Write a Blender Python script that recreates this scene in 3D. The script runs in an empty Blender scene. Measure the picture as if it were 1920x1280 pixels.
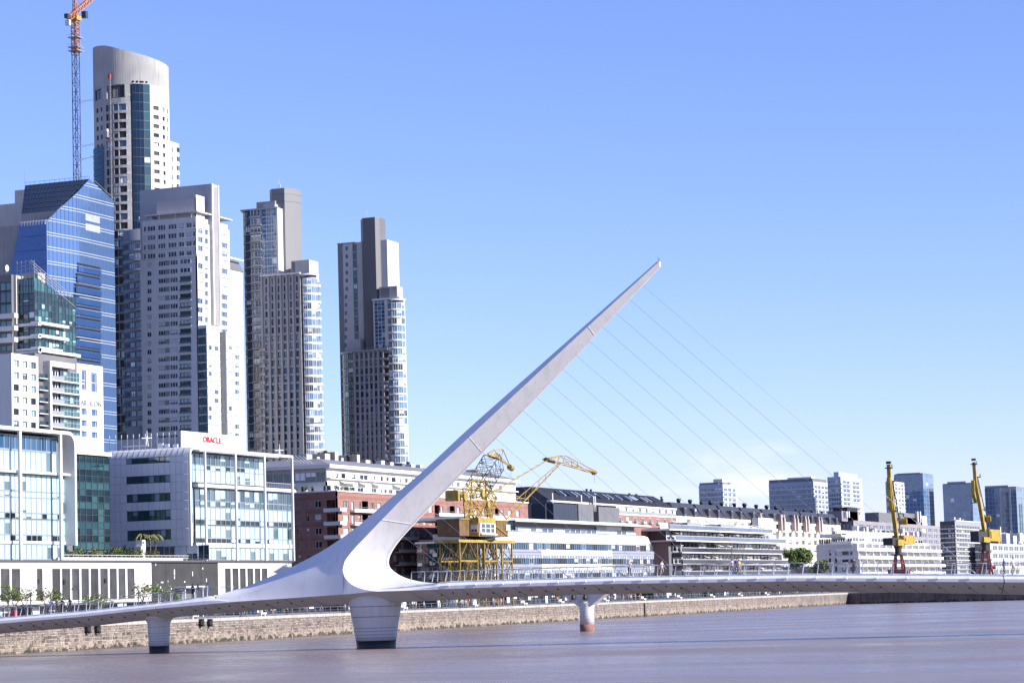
import bpy, math, random
from math import sin, cos, tan, atan, radians, pi, sqrt, floor, ceil
from mathutils import Vector, Matrix
random.seed(7)
sc = bpy.context.scene
col = sc.collection

# ------------------------------------------------------------------ camera
# World: X runs from the far quay towards the near quay, Y along the dock, Z up, water at z = 0.
FPX = 4800.0
CAM = Vector((0.0, 0.0, 5.38))
HEAD, PITCH, ROLL = radians(21.6), atan(477.3/FPX), radians(1.69)
fh = Vector((-sin(HEAD), cos(HEAD), 0)); r0 = Vector((cos(HEAD), sin(HEAD), 0)); zz = Vector((0, 0, 1))
FW = fh*cos(PITCH) + zz*sin(PITCH); u0 = zz*cos(PITCH) - fh*sin(PITCH)
RT = r0*cos(ROLL) - u0*sin(ROLL); UP = u0*cos(ROLL) + r0*sin(ROLL)
cd = bpy.data.cameras.new('camera'); cam = bpy.data.objects.new('camera', cd); col.objects.link(cam)
cd.sensor_width = 36; cd.lens = FPX/1920*36; cd.clip_start = 1; cd.clip_end = 60000
m = Matrix((RT, UP, -FW)).transposed().to_4x4(); m.translation = CAM
cam.matrix_world = m
sc.camera = cam

# ------------------------------------------------------------------ light
SUN_EL, SUN_AZ = radians(24.5), radians(0.5)          # azimuth measured from +X towards +Y
wd = bpy.data.worlds.new('World'); sc.world = wd; wd.use_nodes = True
nt = wd.node_tree; bg = nt.nodes['Background']
sky = nt.nodes.new('ShaderNodeTexSky'); sky.sky_type = 'NISHITA'; sky.sun_disc = False
sky.sun_elevation = SUN_EL; sky.sun_rotation = pi/2 - SUN_AZ
sky.altitude = 1000; sky.air_density = 1.0; sky.dust_density = 0.3; sky.ozone_density = 6.0
tint = nt.nodes.new('ShaderNodeMix'); tint.data_type = 'RGBA'; tint.blend_type = 'MULTIPLY'; tint.inputs['Factor'].default_value = 1; tint.inputs['B'].default_value = (1.17,.94,1.12,1)
nt.links.new(sky.outputs['Color'], tint.inputs['A']); 
# thin fair-weather clouds low over the horizon
wg = nt.nodes.new('ShaderNodeTexCoord'); wm = nt.nodes.new('ShaderNodeMapping'); wm.inputs['Scale'].default_value = (9, 9, 34); wm.inputs['Location'].default_value = (3.1, 1.7, .4)
nt.links.new(wg.outputs['Generated'], wm.inputs['Vector'])
wn = nt.nodes.new('ShaderNodeTexNoise'); wn.inputs['Scale'].default_value = 1.0; wn.inputs['Detail'].default_value = 6; wn.inputs['Roughness'].default_value = .55; nt.links.new(wm.outputs['Vector'], wn.inputs['Vector'])
wr = nt.nodes.new('ShaderNodeMapRange'); wr.interpolation_type = 'SMOOTHSTEP'; wr.inputs['From Min'].default_value = .52; wr.inputs['From Max'].default_value = .72; nt.links.new(wn.outputs['Fac'], wr.inputs['Value'])
ws = nt.nodes.new('ShaderNodeSeparateXYZ'); nt.links.new(wg.outputs['Generated'], ws.inputs[0])
wb1 = nt.nodes.new('ShaderNodeMapRange'); wb1.interpolation_type = 'SMOOTHSTEP'; wb1.inputs['From Min'].default_value = .02; wb1.inputs['From Max'].default_value = .035; nt.links.new(ws.outputs['Z'], wb1.inputs['Value'])
wb2 = nt.nodes.new('ShaderNodeMapRange'); wb2.interpolation_type = 'SMOOTHSTEP'; wb2.inputs['From Min'].default_value = .045; wb2.inputs['From Max'].default_value = .07; wb2.inputs['To Min'].default_value = 1; wb2.inputs['To Max'].default_value = 0; nt.links.new(ws.outputs['Z'], wb2.inputs['Value'])
w1 = nt.nodes.new('ShaderNodeMath'); w1.operation = 'MULTIPLY'; nt.links.new(wb1.outputs[0], w1.inputs[0]); nt.links.new(wb2.outputs[0], w1.inputs[1])
w2 = nt.nodes.new('ShaderNodeMath'); w2.operation = 'MULTIPLY'; nt.links.new(w1.outputs[0], w2.inputs[0]); nt.links.new(wr.outputs[0], w2.inputs[1])
w3 = nt.nodes.new('ShaderNodeMath'); w3.operation = 'MULTIPLY'; nt.links.new(w2.outputs[0], w3.inputs[0]); w3.inputs[1].default_value = .7
wc = nt.nodes.new('ShaderNodeMix'); wc.data_type = 'RGBA'; nt.links.new(w3.outputs[0], wc.inputs['Factor']); nt.links.new(tint.outputs['Result'], wc.inputs['A']); wc.inputs['B'].default_value = (6.2, 5.9, 6.6, 1)
nt.links.new(wc.outputs['Result'], bg.inputs['Color']); bg.inputs['Strength'].default_value = 0.109
sd = bpy.data.lights.new('sun', 'SUN'); sd.energy = 5.0; sd.angle = radians(0.53); sd.color = (1, .95, .88)
so = bpy.data.objects.new('sun', sd); col.objects.link(so)
sdir = Vector((cos(SUN_EL)*cos(SUN_AZ), cos(SUN_EL)*sin(SUN_AZ), sin(SUN_EL)))
so.rotation_euler = sdir.to_track_quat('Z', 'Y').to_euler(); so.location = (0, -50, 300)
vs = sc.view_settings; vs.view_transform = 'Standard'; vs.look = 'None'; vs.exposure = 0.88; vs.gamma = 1
sc.cycles.max_bounces = 6; sc.cycles.glossy_bounces = 3; sc.cycles.diffuse_bounces = 3
sc.cycles.caustics_reflective = False; sc.cycles.caustics_refractive = False

# ------------------------------------------------------------------ helpers
def P(u, v, x=None, y=None, z=None):
    """point of the place that the survey photograph (1920x1280) shows at u, v, on a plane of known x, y or z"""
    d = FW + RT*((u-960)/FPX) - UP*((v-640)/FPX)
    if x is not None: k = (x-CAM.x)/d.x
    elif y is not None: k = (y-CAM.y)/d.y
    else: k = (z-CAM.z)/d.z
    return CAM + d*k
def tag(o, label=None, cat=None, group=None, kind=None):
    if label: o['label'] = label
    if cat: o['category'] = cat
    if group: o['group'] = group
    if kind: o['kind'] = kind
    return o
def thing(name, label, cat, loc, group=None):
    o = bpy.data.objects.new(name, None); col.objects.link(o); o.location = loc; o.empty_display_size = 2
    return tag(o, label, cat, group)
def attach(o, parent):
    o.parent = parent
    p = parent; off = Vector((0, 0, 0))
    mw = Matrix.Identity(4)
    chain = []
    while p: chain.append(p); p = p.parent
    for q in reversed(chain): mw = mw @ q.matrix_parent_inverse @ q.matrix_basis
    o.matrix_parent_inverse = mw.inverted()
def link_mesh(name, me, parent=None, loc=None, rotz=0):
    o = bpy.data.objects.new(name, me); col.objects.link(o)
    if loc is not None: o.location = loc
    if rotz: o.rotation_euler = (0, 0, rotz)
    if parent: attach(o, parent)
    return o
class Fac:
    """a vertical plane: a runs along it, d outwards, z up"""
    def __init__(s, O, th): s.O = Vector((O[0], O[1], 0)); s.th = th; s.A = Vector((cos(th), sin(th), 0)); s.N = Vector((sin(th), -cos(th), 0))
    def p(s, a, d, z): return s.O + s.A*a + s.N*d + zz*z
def FX(x): return Fac((x, 0), pi/2)     # facade facing the water (+X); a = world y
def FY(y): return Fac((0, y), 0.0)      # facade facing -Y; a = world x
class MB:
    def __init__(s): s.v = []; s.f = []; s.m = []; s.sm = []
    def face(s, pts, m=0, smooth=False):
        n = len(s.v); s.v += [tuple(p) for p in pts]; s.f.append(tuple(range(n, n+len(pts)))); s.m.append(m); s.sm.append(smooth)
    def hexa(s, c, m=0):   # c: 8 corners, bottom 4 then top 4
        n = len(s.v); s.v += [tuple(p) for p in c]
        for f in ((0,3,2,1),(4,5,6,7),(0,1,5,4),(1,2,6,5),(2,3,7,6),(3,0,4,7)):
            s.f.append(tuple(n+i for i in f)); s.m.append(m); s.sm.append(False)
    def box(s, x0, x1, y0, y1, z0, z1, m=0):
        s.hexa([(x0,y0,z0),(x1,y0,z0),(x1,y1,z0),(x0,y1,z0),(x0,y0,z1),(x1,y0,z1),(x1,y1,z1),(x0,y1,z1)], m)
    def fbox(s, fc, a0, a1, d0, d1, z0, z1, m=0):
        s.hexa([fc.p(a0,d0,z0),fc.p(a1,d0,z0),fc.p(a1,d1,z0),fc.p(a0,d1,z0),fc.p(a0,d0,z1),fc.p(a1,d0,z1),fc.p(a1,d1,z1),fc.p(a0,d1,z1)], m)
    def prism(s, poly, z0, z1, m=0, mtop=None):
        n = len(poly)
        zt = z1 if callable(z1) else (lambda x, y: z1)
        b = [(p[0],p[1],z0) for p in poly]; t = [(p[0],p[1],zt(p[0],p[1])) for p in poly]
        for i in range(n):
            j = (i+1) % n; s.face([b[i], b[j], t[j], t[i]], m)
        s.face(b[::-1], m); s.face(t, m if mtop is None else mtop)
    def loft(s, rings, m=0, closed=True, caps=True, smooth=False):
        n = len(rings[0]); base = len(s.v)
        for r in rings: s.v += [tuple(p) for p in r]
        for i in range(len(rings)-1):
            for j in range(n if closed else n-1):
                k = (j+1) % n
                s.f.append((base+i*n+j, base+i*n+k, base+(i+1)*n+k, base+(i+1)*n+j)); s.m.append(m); s.sm.append(smooth)
        if caps and closed:
            s.f.append(tuple(base+j for j in range(n))[::-1]); s.m.append(m); s.sm.append(False)
            e = base+(len(rings)-1)*n
            s.f.append(tuple(e+j for j in range(n))); s.m.append(m); s.sm.append(False)
    def tube(s, p0, p1, r, n=5, m=0, r1=None):
        p0 = Vector(p0); p1 = Vector(p1); d = (p1-p0)
        if d.length < 1e-6: return
        d.normalize(); a = d.orthogonal().normalized(); b = d.cross(a)
        r1 = r if r1 is None else r1
        s.loft([[p0+(a*cos(2*pi*i/n)+b*sin(2*pi*i/n))*r for i in range(n)], [p1+(a*cos(2*pi*i/n)+b*sin(2*pi*i/n))*r1 for i in range(n)]], m, smooth=n > 5)
    def path(s, pts, r, n=5, m=0):
        for i in range(len(pts)-1): s.tube(pts[i], pts[i+1], r, n, m)
    def lathe(s, cx, cy, prof, n=32, m=0, a0=0, sx=1, sy=1, smooth=True):   # prof: (r, z)
        s.loft([[(cx+sx*r*cos(2*pi*i/n), cy+sy*r*sin(2*pi*i/n), z) for i in range(n)] for r, z in prof], m, smooth=smooth)
    def mesh(s, name, mats):
        me = bpy.data.meshes.new(name); me.from_pydata(s.v, [], s.f)
        for q in (mats if isinstance(mats, (list, tuple)) else [mats]): me.materials.append(q)
        me.polygons.foreach_set('material_index', s.m); me.polygons.foreach_set('use_smooth', s.sm)
        me.update(); return me
    def build(s, name, mats, parent=None):
        return link_mesh(name, s.mesh(name, mats), parent)
def smooth_line(pts, n):
    """Catmull-Rom through tuples, n samples per span"""
    out = []
    for i in range(len(pts)-1):
        p0 = pts[max(i-1,0)]; p1 = pts[i]; p2 = pts[i+1]; p3 = pts[min(i+2,len(pts)-1)]
        for k in range(n):
            t = k/n
            out.append(tuple(.5*(2*b+(c-a)*t+(2*a-5*b+4*c-d)*t*t+(3*b-a-3*c+d)*t**3) for a, b, c, d in zip(p0, p1, p2, p3)))
    out.append(tuple(pts[-1])); return out
def interp(tab, x):
    if x <= tab[0][0]: return tab[0][1] + (tab[1][1]-tab[0][1])*(x-tab[0][0])/(tab[1][0]-tab[0][0])
    for (a, b), (c, d) in zip(tab, tab[1:]):
        if x <= c: return b+(d-b)*(x-a)/(c-a)
    (a, b), (c, d) = tab[-2:]
    return b+(d-b)*(x-a)/(c-a)

# ------------------------------------------------------------------ materials
MT = {}
def mat(name, c, rough=.6, metal=0.0, var=.12, scale=.25, streak=0.0, tide=None, bump=0.0, bscale=3.0, spec=.5, ior=1.5, coat=0.0, rnd=0.0):
    """base colour with a soft stain pattern, optional vertical rain streaks, bump and per-object variation"""
    if name in MT: return MT[name]
    c = tuple(q*.82 for q in c[:3]); tide = tide and tuple(q*.82 for q in tide)     # every base colour lowered alike, to deepen the shade
    M = bpy.data.materials.new(name); M.use_nodes = True; t = M.node_tree; N = t.nodes; L = t.links
    b = N['Principled BSDF']; b.inputs['Roughness'].default_value = rough; b.inputs['Metallic'].default_value = metal
    b.inputs['IOR'].default_value = ior; b.inputs['Coat Weight'].default_value = coat; b.inputs['Coat Roughness'].default_value = .04
    b.inputs['Specular IOR Level'].default_value = spec
    geo = N.new('ShaderNodeNewGeometry')
    colr = None
    def noise(sc_, vec, det=4.0):
        n = N.new('ShaderNodeTexNoise'); n.inputs['Scale'].default_value = sc_; n.inputs['Detail'].default_value = det
        L.new(vec, n.inputs['Vector']); return n.outputs['Fac']
    def ramp(fac, lo, hi, a, bb):
        r = N.new('ShaderNodeMapRange'); r.inputs['From Min'].default_value = lo; r.inputs['From Max'].default_value = hi
        r.inputs['To Min'].default_value = a; r.inputs['To Max'].default_value = bb; L.new(fac, r.inputs['Value']); return r.outputs['Result']
    mult = ramp(noise(scale, geo.outputs['Position']), .3, .7, 1-var, 1+var*.6)
    def mul(a, bb):
        q = N.new('ShaderNodeMath'); q.operation = 'MULTIPLY'; L.new(a, q.inputs[0]); L.new(bb, q.inputs[1]); return q.outputs[0]
    if streak:
        mp = N.new('ShaderNodeMapping'); mp.inputs['Scale'].default_value = (1.6, 1.6, .09); L.new(geo.outputs['Position'], mp.inputs['Vector'])
        mult = mul(mult, ramp(noise(1.0, mp.outputs['Vector'], 5), .5, .72, 1, 1-streak))
    if rnd:
        oi = N.new('ShaderNodeObjectInfo'); mult = mul(mult, ramp(oi.outputs['Random'], 0, 1, 1-rnd, 1+rnd))
    vm = N.new('ShaderNodeVectorMath'); vm.operation = 'SCALE'; vm.inputs[0].default_value = c[:3]; L.new(mult, vm.inputs['Scale'])
    if tide:      # silt and algae left by the water: ragged tan band above the waterline, dark weed at it
        sp = N.new('ShaderNodeSeparateXYZ'); L.new(geo.outputs['Position'], sp.inputs[0])
        ad = N.new('ShaderNodeMath'); ad.operation = 'ADD'; L.new(sp.outputs['Z'], ad.inputs[0]); L.new(ramp(noise(.9, geo.outputs['Position'], 5), .3, .7, -.6, .6), ad.inputs[1])
        cr = N.new('ShaderNodeValToRGB'); els = cr.color_ramp.elements
        els[0].position = .0; els[0].color = (.05,.045,.03,1); els[1].position = 1; els[1].color = (*c, 1)
        for pos, cc in ((.07,(.06,.055,.04)),(.13,tide),(.3,tide),(.42,c)):
            el = els.new(pos); el.color = (*cc, 1)
        L.new(ramp(ad.outputs[0], 0, 3.4, 0, 1), cr.inputs['Fac']); L.new(cr.outputs['Color'], vm.inputs[0])
    L.new(vm.outputs['Vector'], b.inputs['Base Color'])
    if bump:
        bp = N.new('ShaderNodeBump'); bp.inputs['Strength'].default_value = bump; bp.inputs['Distance'].default_value = .1
        L.new(noise(bscale, geo.outputs['Position'], 6), bp.inputs['Height']); L.new(bp.outputs['Normal'], b.inputs['Normal'])
    MT[name] = M; return M
def glass(name, c, c2=None, blind=(.75,.8,.85), pblind=.3, metal=.0, ior=1.9, rough=.03, wob=.02, full=.0):
    """window glass: dark tinted pane, per-pane tint, and on some panes a pale blind let down to a different height behind the glass"""
    if name in MT: return MT[name]
    M = bpy.data.materials.new(name); M.use_nodes = True; t = M.node_tree; N = t.nodes; L = t.links
    b = N['Principled BSDF']; b.inputs['Roughness'].default_value = rough; b.inputs['IOR'].default_value = ior; b.inputs['Metallic'].default_value = metal
    oi = N.new('ShaderNodeObjectInfo'); tc = N.new('ShaderNodeTexCoord'); sp = N.new('ShaderNodeSeparateXYZ'); L.new(tc.outputs['Generated'], sp.inputs[0])
    def math_(op, a, bb):
        q = N.new('ShaderNodeMath'); q.operation = op
        for i, k in enumerate((a, bb)):
            if isinstance(k, (int, float)): q.inputs[i].default_value = k
            else: L.new(k, q.inputs[i])
        return q.outputs[0]
    r1 = oi.outputs['Random']; r2 = math_('FRACT', math_('MULTIPLY', r1, 37.31), 0); r3 = math_('FRACT', math_('MULTIPLY', r1, 91.7), 0)
    has = math_('LESS_THAN', r1, pblind)
    low = math_('GREATER_THAN', sp.outputs['Z'], math_('MULTIPLY', math_('SUBTRACT', 1, math_('LESS_THAN', r3, full)), math_('MULTIPLY', r2, .8)))
    msk = math_('MULTIPLY', has, low)
    mx = N.new('ShaderNodeMix'); mx.data_type = 'RGBA'
    c2 = c2 or tuple(q*1.9 for q in c); blind = tuple(q*.85 for q in blind); c = tuple(q*.8 for q in c); c2 = tuple(q*.8 for q in c2)
    mx.inputs['A'].default_value = (*c, 1); mx.inputs['B'].default_value = (*c2, 1); L.new(r2, mx.inputs['Factor'])
    my = N.new('ShaderNodeMix'); my.data_type = 'RGBA'; L.new(msk, my.inputs['Factor']); L.new(mx.outputs['Result'], my.inputs['A']); my.inputs['B'].default_value = (*blind, 1)
    L.new(my.outputs['Result'], b.inputs['Base Color'])
    if metal: L.new(math_('MULTIPLY', math_('SUBTRACT', 1, msk), metal), b.inputs['Metallic'])
    if wob:
        geo = N.new('ShaderNodeNewGeometry'); n = N.new('ShaderNodeTexNoise'); n.inputs['Scale'].default_value = .35; n.inputs['Detail'].default_value = 1
        L.new(geo.outputs['Position'], n.inputs['Vector'])
        bp = N.new('ShaderNodeBump'); bp.inputs['Strength'].default_value = wob*8; bp.inputs['Distance'].default_value = .2
        L.new(n.outputs['Fac'], bp.inputs['Height']); L.new(bp.outputs['Normal'], b.inputs['Normal'])
    MT[name] = M; return M

white = mat('white_render', (.78,.77,.75), .7, var=.06, scale=.12, streak=.06)
offwhite = mat('off_white_render', (.66,.65,.63), .75, var=.08, scale=.15, streak=.1)
cream = mat('cream_render', (.68,.62,.52), .8, var=.08, scale=.2, streak=.12)
conc = mat('grey_concrete', (.36,.36,.37), .85, var=.15, scale=.08, streak=.18)
lconc = mat('light_concrete', (.52,.51,.5), .85, var=.13, scale=.08, streak=.16)
dconc = mat('dark_grey_cladding', (.17,.17,.18), .55, var=.1, scale=.1)
brown = mat('taupe_concrete', (.4,.385,.39), .8, var=.1, scale=.1, streak=.1)
brick = mat('red_brick', (.31,.155,.13), .85, var=.18, scale=.5, bump=.2, bscale=6)
brickband = mat('dark_brick_band', (.27,.12,.095), .85, var=.15, scale=.5)
alu = mat('white_aluminium', (.74,.75,.78), .4, 0.1, var=.04, scale=.2, streak=.05)
alud = mat('grey_aluminium', (.4,.41,.43), .4, .3, var=.05)
framew = mat('white_window_frame', (.7,.71,.72), .5, var=.05)
framed = mat('dark_window_frame', (.05,.055,.06), .45, var=.1)
black = mat('black_paint', (.015,.015,.017), .5, var=.2)
steel = mat('stainless_steel', (.55,.55,.56), .3, .9, var=.05)
bridgew = mat('white_bridge_steel', (.93,.92,.92), .42, var=.05, scale=.5, streak=.1, bump=.03, bscale=1.2)
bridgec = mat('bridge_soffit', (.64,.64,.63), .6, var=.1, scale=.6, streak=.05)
pierm = mat('white_pier_paint', (.7,.7,.71), .6, var=.08, scale=.5, streak=.12)
g_dark = glass('dark_glass', (.01,.017,.022), pblind=.25, ior=1.52)
g_blue = glass('blue_glass', (.015,.06,.13), (.035,.12,.24), pblind=.08, ior=1.85)
g_teal = glass('teal_glass', (.01,.045,.055), (.03,.1,.12), pblind=.1, ior=1.7)
g_res = glass('residential_glass', (.02,.035,.045), (.08,.11,.14), blind=(.55,.58,.61), pblind=.42, full=.3, ior=1.55)
g_white = glass('blind_lined_glass', (.05,.09,.11), (.12,.19,.22), blind=(.46,.64,.7), pblind=.95, full=.8, ior=1.9)
# ------------------------------------------------------------------ water and ground
GZ = 3.48
def qx(y): return -178.6 - (y-262)*.0362            # far quay edge
QEND = 771.0
def water_mat():
    M = bpy.data.materials.new('river_water'); M.use_nodes = True; t = M.node_tree; N = t.nodes; L = t.links
    b = N['Principled BSDF']; b.inputs['Roughness'].default_value = .16; b.inputs['IOR'].default_value = 1.33; b.inputs['Specular IOR Level'].default_value = .38
    geo = N.new('ShaderNodeNewGeometry')
    def noise(scale, sx, sy, det, rot=0):
        mp = N.new('ShaderNodeMapping'); mp.inputs['Scale'].default_value = (sx, sy, 1); mp.inputs['Rotation'].default_value = (0, 0, rot)
        L.new(geo.outputs['Position'], mp.inputs['Vector'])
        n = N.new('ShaderNodeTexNoise'); n.inputs['Scale'].default_value = scale; n.inputs['Detail'].default_value = det; n.inputs['Roughness'].default_value = .6
        L.new(mp.outputs['Vector'], n.inputs['Vector']); return n.outputs['Fac']
    cr = N.new('ShaderNodeValToRGB'); cr.color_ramp.elements[0].position = .35; cr.color_ramp.elements[1].position = .65
    cr.color_ramp.elements[0].color = (.21,.16,.14,1); cr.color_ramp.elements[1].color = (.255,.197,.175,1)
    L.new(noise(.03, .5, 1, 4, .38), cr.inputs['Fac']); L.new(cr.outputs['Color'], b.inputs['Base Color'])
    # gusts: patches where the ripples are rougher
    mr = N.new('ShaderNodeMapRange'); mr.inputs['From Min'].default_value = .38; mr.inputs['From Max'].default_value = .62
    mr.inputs['To Min'].default_value = .2; mr.inputs['To Max'].default_value = .34
    L.new(noise(.05, .6, 1, 4, .38), mr.inputs['Value']); L.new(mr.outputs['Result'], b.inputs['Roughness'])
    b1 = N.new('ShaderNodeBump'); b1.inputs['Strength'].default_value = .5; b1.inputs['Distance'].default_value = .25
    L.new(noise(.9, 1, 1.4, 5, .5), b1.inputs['Height'])
    b2 = N.new('ShaderNodeBump'); b2.inputs['Strength'].default_value = .35; b2.inputs['Distance'].default_value = .06
    L.new(noise(2.2, 1, 1, 4, -.3), b2.inputs['Height']); L.new(b1.outputs['Normal'], b2.inputs['Normal'])
    L.new(b2.outputs['Normal'], b.inputs['Normal'])
    return M
w = MB(); w.face([(-215,-300,0),(12,-300,0),(12,790,0),(-215,790,0)])
tag(w.build('water', water_mat()), kind='structure')
paving = mat('promenade_paving', (.3,.28,.26), .85, var=.15, scale=.3)
g = MB()
FAR = 30000
g.face([(qx(-2000)-.7,-2000,GZ),(qx(QEND)-.7,QEND+.6,GZ),(-FAR,QEND+.6,GZ),(-FAR,-2000,GZ)])
ye = lambda x: QEND - (x-qx(QEND))*.44 + .6
g.face([(-FAR,QEND+.6,GZ),(qx(QEND)-.7,QEND+.6,GZ),(16,ye(16),GZ),(FAR,ye(16),GZ),(FAR,FAR,GZ),(-FAR,FAR,GZ)])
g.face([(5,-2000,GZ-.05),(FAR,-2000,GZ-.05),(FAR,ye(16)-.1,GZ-.05),(5,ye(16)-.1,GZ-.05)])
tag(g.build('ground', paving), kind='structure')
g = MB(); g.box(4,5.2,-1500,ye(16),-3,GZ); tag(g.build('near_quay_edge', lconc), kind='structure')

# ------------------------------------------------------------------ quay walls
mortar = mat('pale_mortar', (.42,.375,.335), .95, var=.25, scale=.5, streak=.3, tide=(.4,.34,.29))
def stone_mat():
    M = mat('quay_stone', (.16,.13,.112), .9, var=.3, scale=.6, streak=.3, bump=.5, bscale=4, rnd=.5, tide=(.25,.205,.17)); return M
stone = stone_mat()
def quay_far_mat():
    """masonry too far to tell stones apart: stains and rain streaks"""
    M = mat('weathered_masonry', (.21,.18,.16), .92, var=.35, scale=.35, streak=.45, bump=.5, bscale=2, tide=(.27,.22,.185)); return M
coping = mat('granite_coping', (.46,.42,.38), .85, var=.2, scale=.4, streak=.2)
qw = thing('quay_wall', 'long sunlit stone quay wall behind the bridge, rising from the brown water', 'wall', (qx(262), 262, 0))
def qy(y, d, z): return Vector((qx(y)+d, y, z))
Y0, Y1, Y2 = 235.0, 700.0, QEND
b = MB(); b.hexa([qy(Y0-600,-1.2,-3),qy(Y0-600,0,-3),qy(Y2,0,-3),qy(Y2,-1.2,-3),qy(Y0-600,-1.2,GZ-.42),qy(Y0-600,0,GZ-.42),qy(Y2,0,GZ-.42),qy(Y2,-1.2,GZ-.42)])
b.build('wall_core', mortar, qw)
b = MB(); b.hexa([qy(Y1,.005,-2),qy(Y1,.05,-2),qy(Y2+.05,.05,-2),qy(Y2,.005,-2),qy(Y1,.005,GZ-.42),qy(Y1,.05,GZ-.42),qy(Y2+.05,.05,GZ-.42),qy(Y2,.005,GZ-.42)])
b.build('wall_face', quay_far_mat(), qw)
# coping blocks
y = Y0
while y < Y2-3:
    L_ = 3.2 if y < 480 else 12
    b = MB(); e = min(y+L_-.05, Y2)
    b.hexa([qy(y,-1.4,GZ-.42),qy(y,.14,GZ-.42),qy(e,.14,GZ-.42),qy(e,-1.4,GZ-.42),qy(y,-1.4,GZ+.02),qy(y,.14,GZ+.02),qy(e,.14,GZ+.02),qy(e,-1.4,GZ+.02)])
    b.build('coping_stone', coping, qw); y += L_
# rubble courses, irregular stones proud of the mortar
stones = []
z = -.15; rng = random.Random(3)
rows = []
while z < GZ-.6:
    h = rng.uniform(.32,.6); h = min(h, GZ-.46-z); rows.append((z, h)); z += h
for zi, h in rows:
    y = Y0 + rng.uniform(0, .8)
    while y < Y1:
        wd_ = rng.choice((.35,.5,.7,.9,1.2))*rng.uniform(.8,1.25)
        split = h > .42 and rng.random() < .25
        for zz0, hh in (((zi, h*.5), (zi+h*.5, h*.5)) if split else ((zi, h),)):
            stones.append((y, wd_, zz0, hh))
        y += wd_
def stone_into(b, y, wd_, z, h, r):
    g_ = .035; j = lambda: r.uniform(-.05,.05)
    dp = r.uniform(.03,.11)
    B = [(y+g_+j()*.6, z+g_+j()), (y+wd_-g_+j()*.6, z+g_+j()), (y+wd_-g_+j()*.6, z+h-g_+j()), (y+g_+j()*.6, z+h-g_+j())]
    ins = .05
    cyy = sum(p[0] for p in B)/4; czz = sum(p[1] for p in B)/4
    T = [(cyy+(p[0]-cyy)*.86, czz+(p[1]-czz)*.84) for p in B]
    lo = [qy(p[0], .0, p[1]) for p in B]; hi = [qy(p[0], dp+r.uniform(-.02,.02), p[1]) for p in T]
    for i in range(4):
        k = (i+1) % 4; b.face([lo[i], lo[k], hi[k], hi[i]])
    b.face(hi)
vis = [s for s in stones if 268 < s[0] < 400 and s[2] > -.1]
vis.sort(key=lambda s: -(s[1]*s[3])/(s[0]**2)); near = set(id(s) for s in vis[:300])
rest = MB(); rr = random.Random(5)
for s in stones:
    if id(s) in near:
        b = MB(); stone_into(b, *s, rr); b.build('stone', stone, qw)
    else: stone_into(rest, *s, rr)
tag(rest.build('smaller_stones', stone, qw), kind='stuff')
# ladder fenders on the wall
def on_quay(u, v):
    p = P(u, v, x=qx(300))
    for _ in range(5): p = P(u, v, x=qx(p.y))
    return p
for u, v in ((161,1178),(179,1178),(374,1166),(390,1166)):
    p = on_quay(u, v); b = MB()
    b.box(p.x-.2,p.x+.55,p.y-.45,p.y+.45,p.z-.35,p.z+.35); b.box(p.x+.1,p.x+.7,p.y-.25,p.y+.3,p.z-.62,p.z-.32); b.box(p.x+.2,p.x+.75,p.y-.55,p.y+.1,p.z+.3,p.z+.5)
    b.build('rubber_fender', black, qw)
p = on_quay(1207, 1140); b = MB(); b.box(p.x, p.x+.35, p.y-.2, p.y+.2, -.5, GZ-.5); b.build('timber_fender', mat('old_timber', (.06,.05,.04), .9), qw)
ew = thing('dock_end_wall', 'shaded dark stone wall closing the far end of the dock', 'wall', (qx(QEND), QEND, 0))
b = MB(); x0 = qx(QEND)+.05
b.hexa([(x0,QEND,-3),(16,ye(16)-.6,-3),(16,ye(16)+.6,-3),(x0,QEND+1.2,-3),(x0,QEND,GZ-.3),(16,ye(16)-.6,GZ-.3),(16,ye(16)+.6,GZ-.3),(x0,QEND+1.2,GZ-.3)])
b.build('wall_face', quay_far_mat(), ew)
b = MB()
b.hexa([(x0+.2,QEND-.2,GZ-.3),(16,ye(16)-.8,GZ-.3),(16,ye(16)+.8,GZ-.3),(x0,QEND+1.2,GZ-.3),(x0+.2,QEND-.2,GZ+.05),(16,ye(16)-.8,GZ+.05),(16,ye(16)+.8,GZ+.05),(x0,QEND+1.2,GZ+.05)])
b.build('coping', coping, ew)

# ------------------------------------------------------------------ the bridge
YB = 264.8
br = thing('footbridge', 'white cable-stayed footbridge with a single leaning needle pylon over the dock', 'bridge', (-122.4, YB, 0))
top_px = [(0,1156.7),(150,1144.5),(290,1129.5),(385,1117.5),(440,1111),(600,1099),(750,1091.5),(900,1087),(1140,1080.5),(1300,1077.5),(1480,1075),(1700,1075.3),(1915,1077)]
fb_px = [(0,1168),(150,1155.5),(290,1140.5),(440,1127.3),(560,1119.5),(656,1112.7),(705,1107.8),(760,1106.5),(900,1101),(1140,1094),(1300,1091.5),(1500,1088.6),(1732,1089.8),(1915,1091)]
sb_px = [(0,1186),(145,1174.5),(290,1157.5),(440,1145.5),(630,1133),(745,1128.5),(900,1121),(1100,1113.6),(1300,1110),(1500,1108.4),(1732,1110.4),(1915,1113.8)]
QT, QF, QS = 2.95, 3.72, 1.5
def prof(px, q):
    t = []
    for u, v in px:
        p = P(u, v, y=YB-q); t.append((p.x, p.z))
    return t
tT, tF, tS = prof(top_px, QT), prof(fb_px, QF), prof(sb_px, QS)
zT = lambda x: interp(tT, x); zF = lambda x: interp(tF, x); zS = lambda x: interp(tS, x)
XL = P(290, 1140, y=YB-QF).x; XR = P(1883, 1091, y=YB-QF).x
xd = [P(u,1100,y=YB-3).x for u in (400,450,770,832)]
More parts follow.
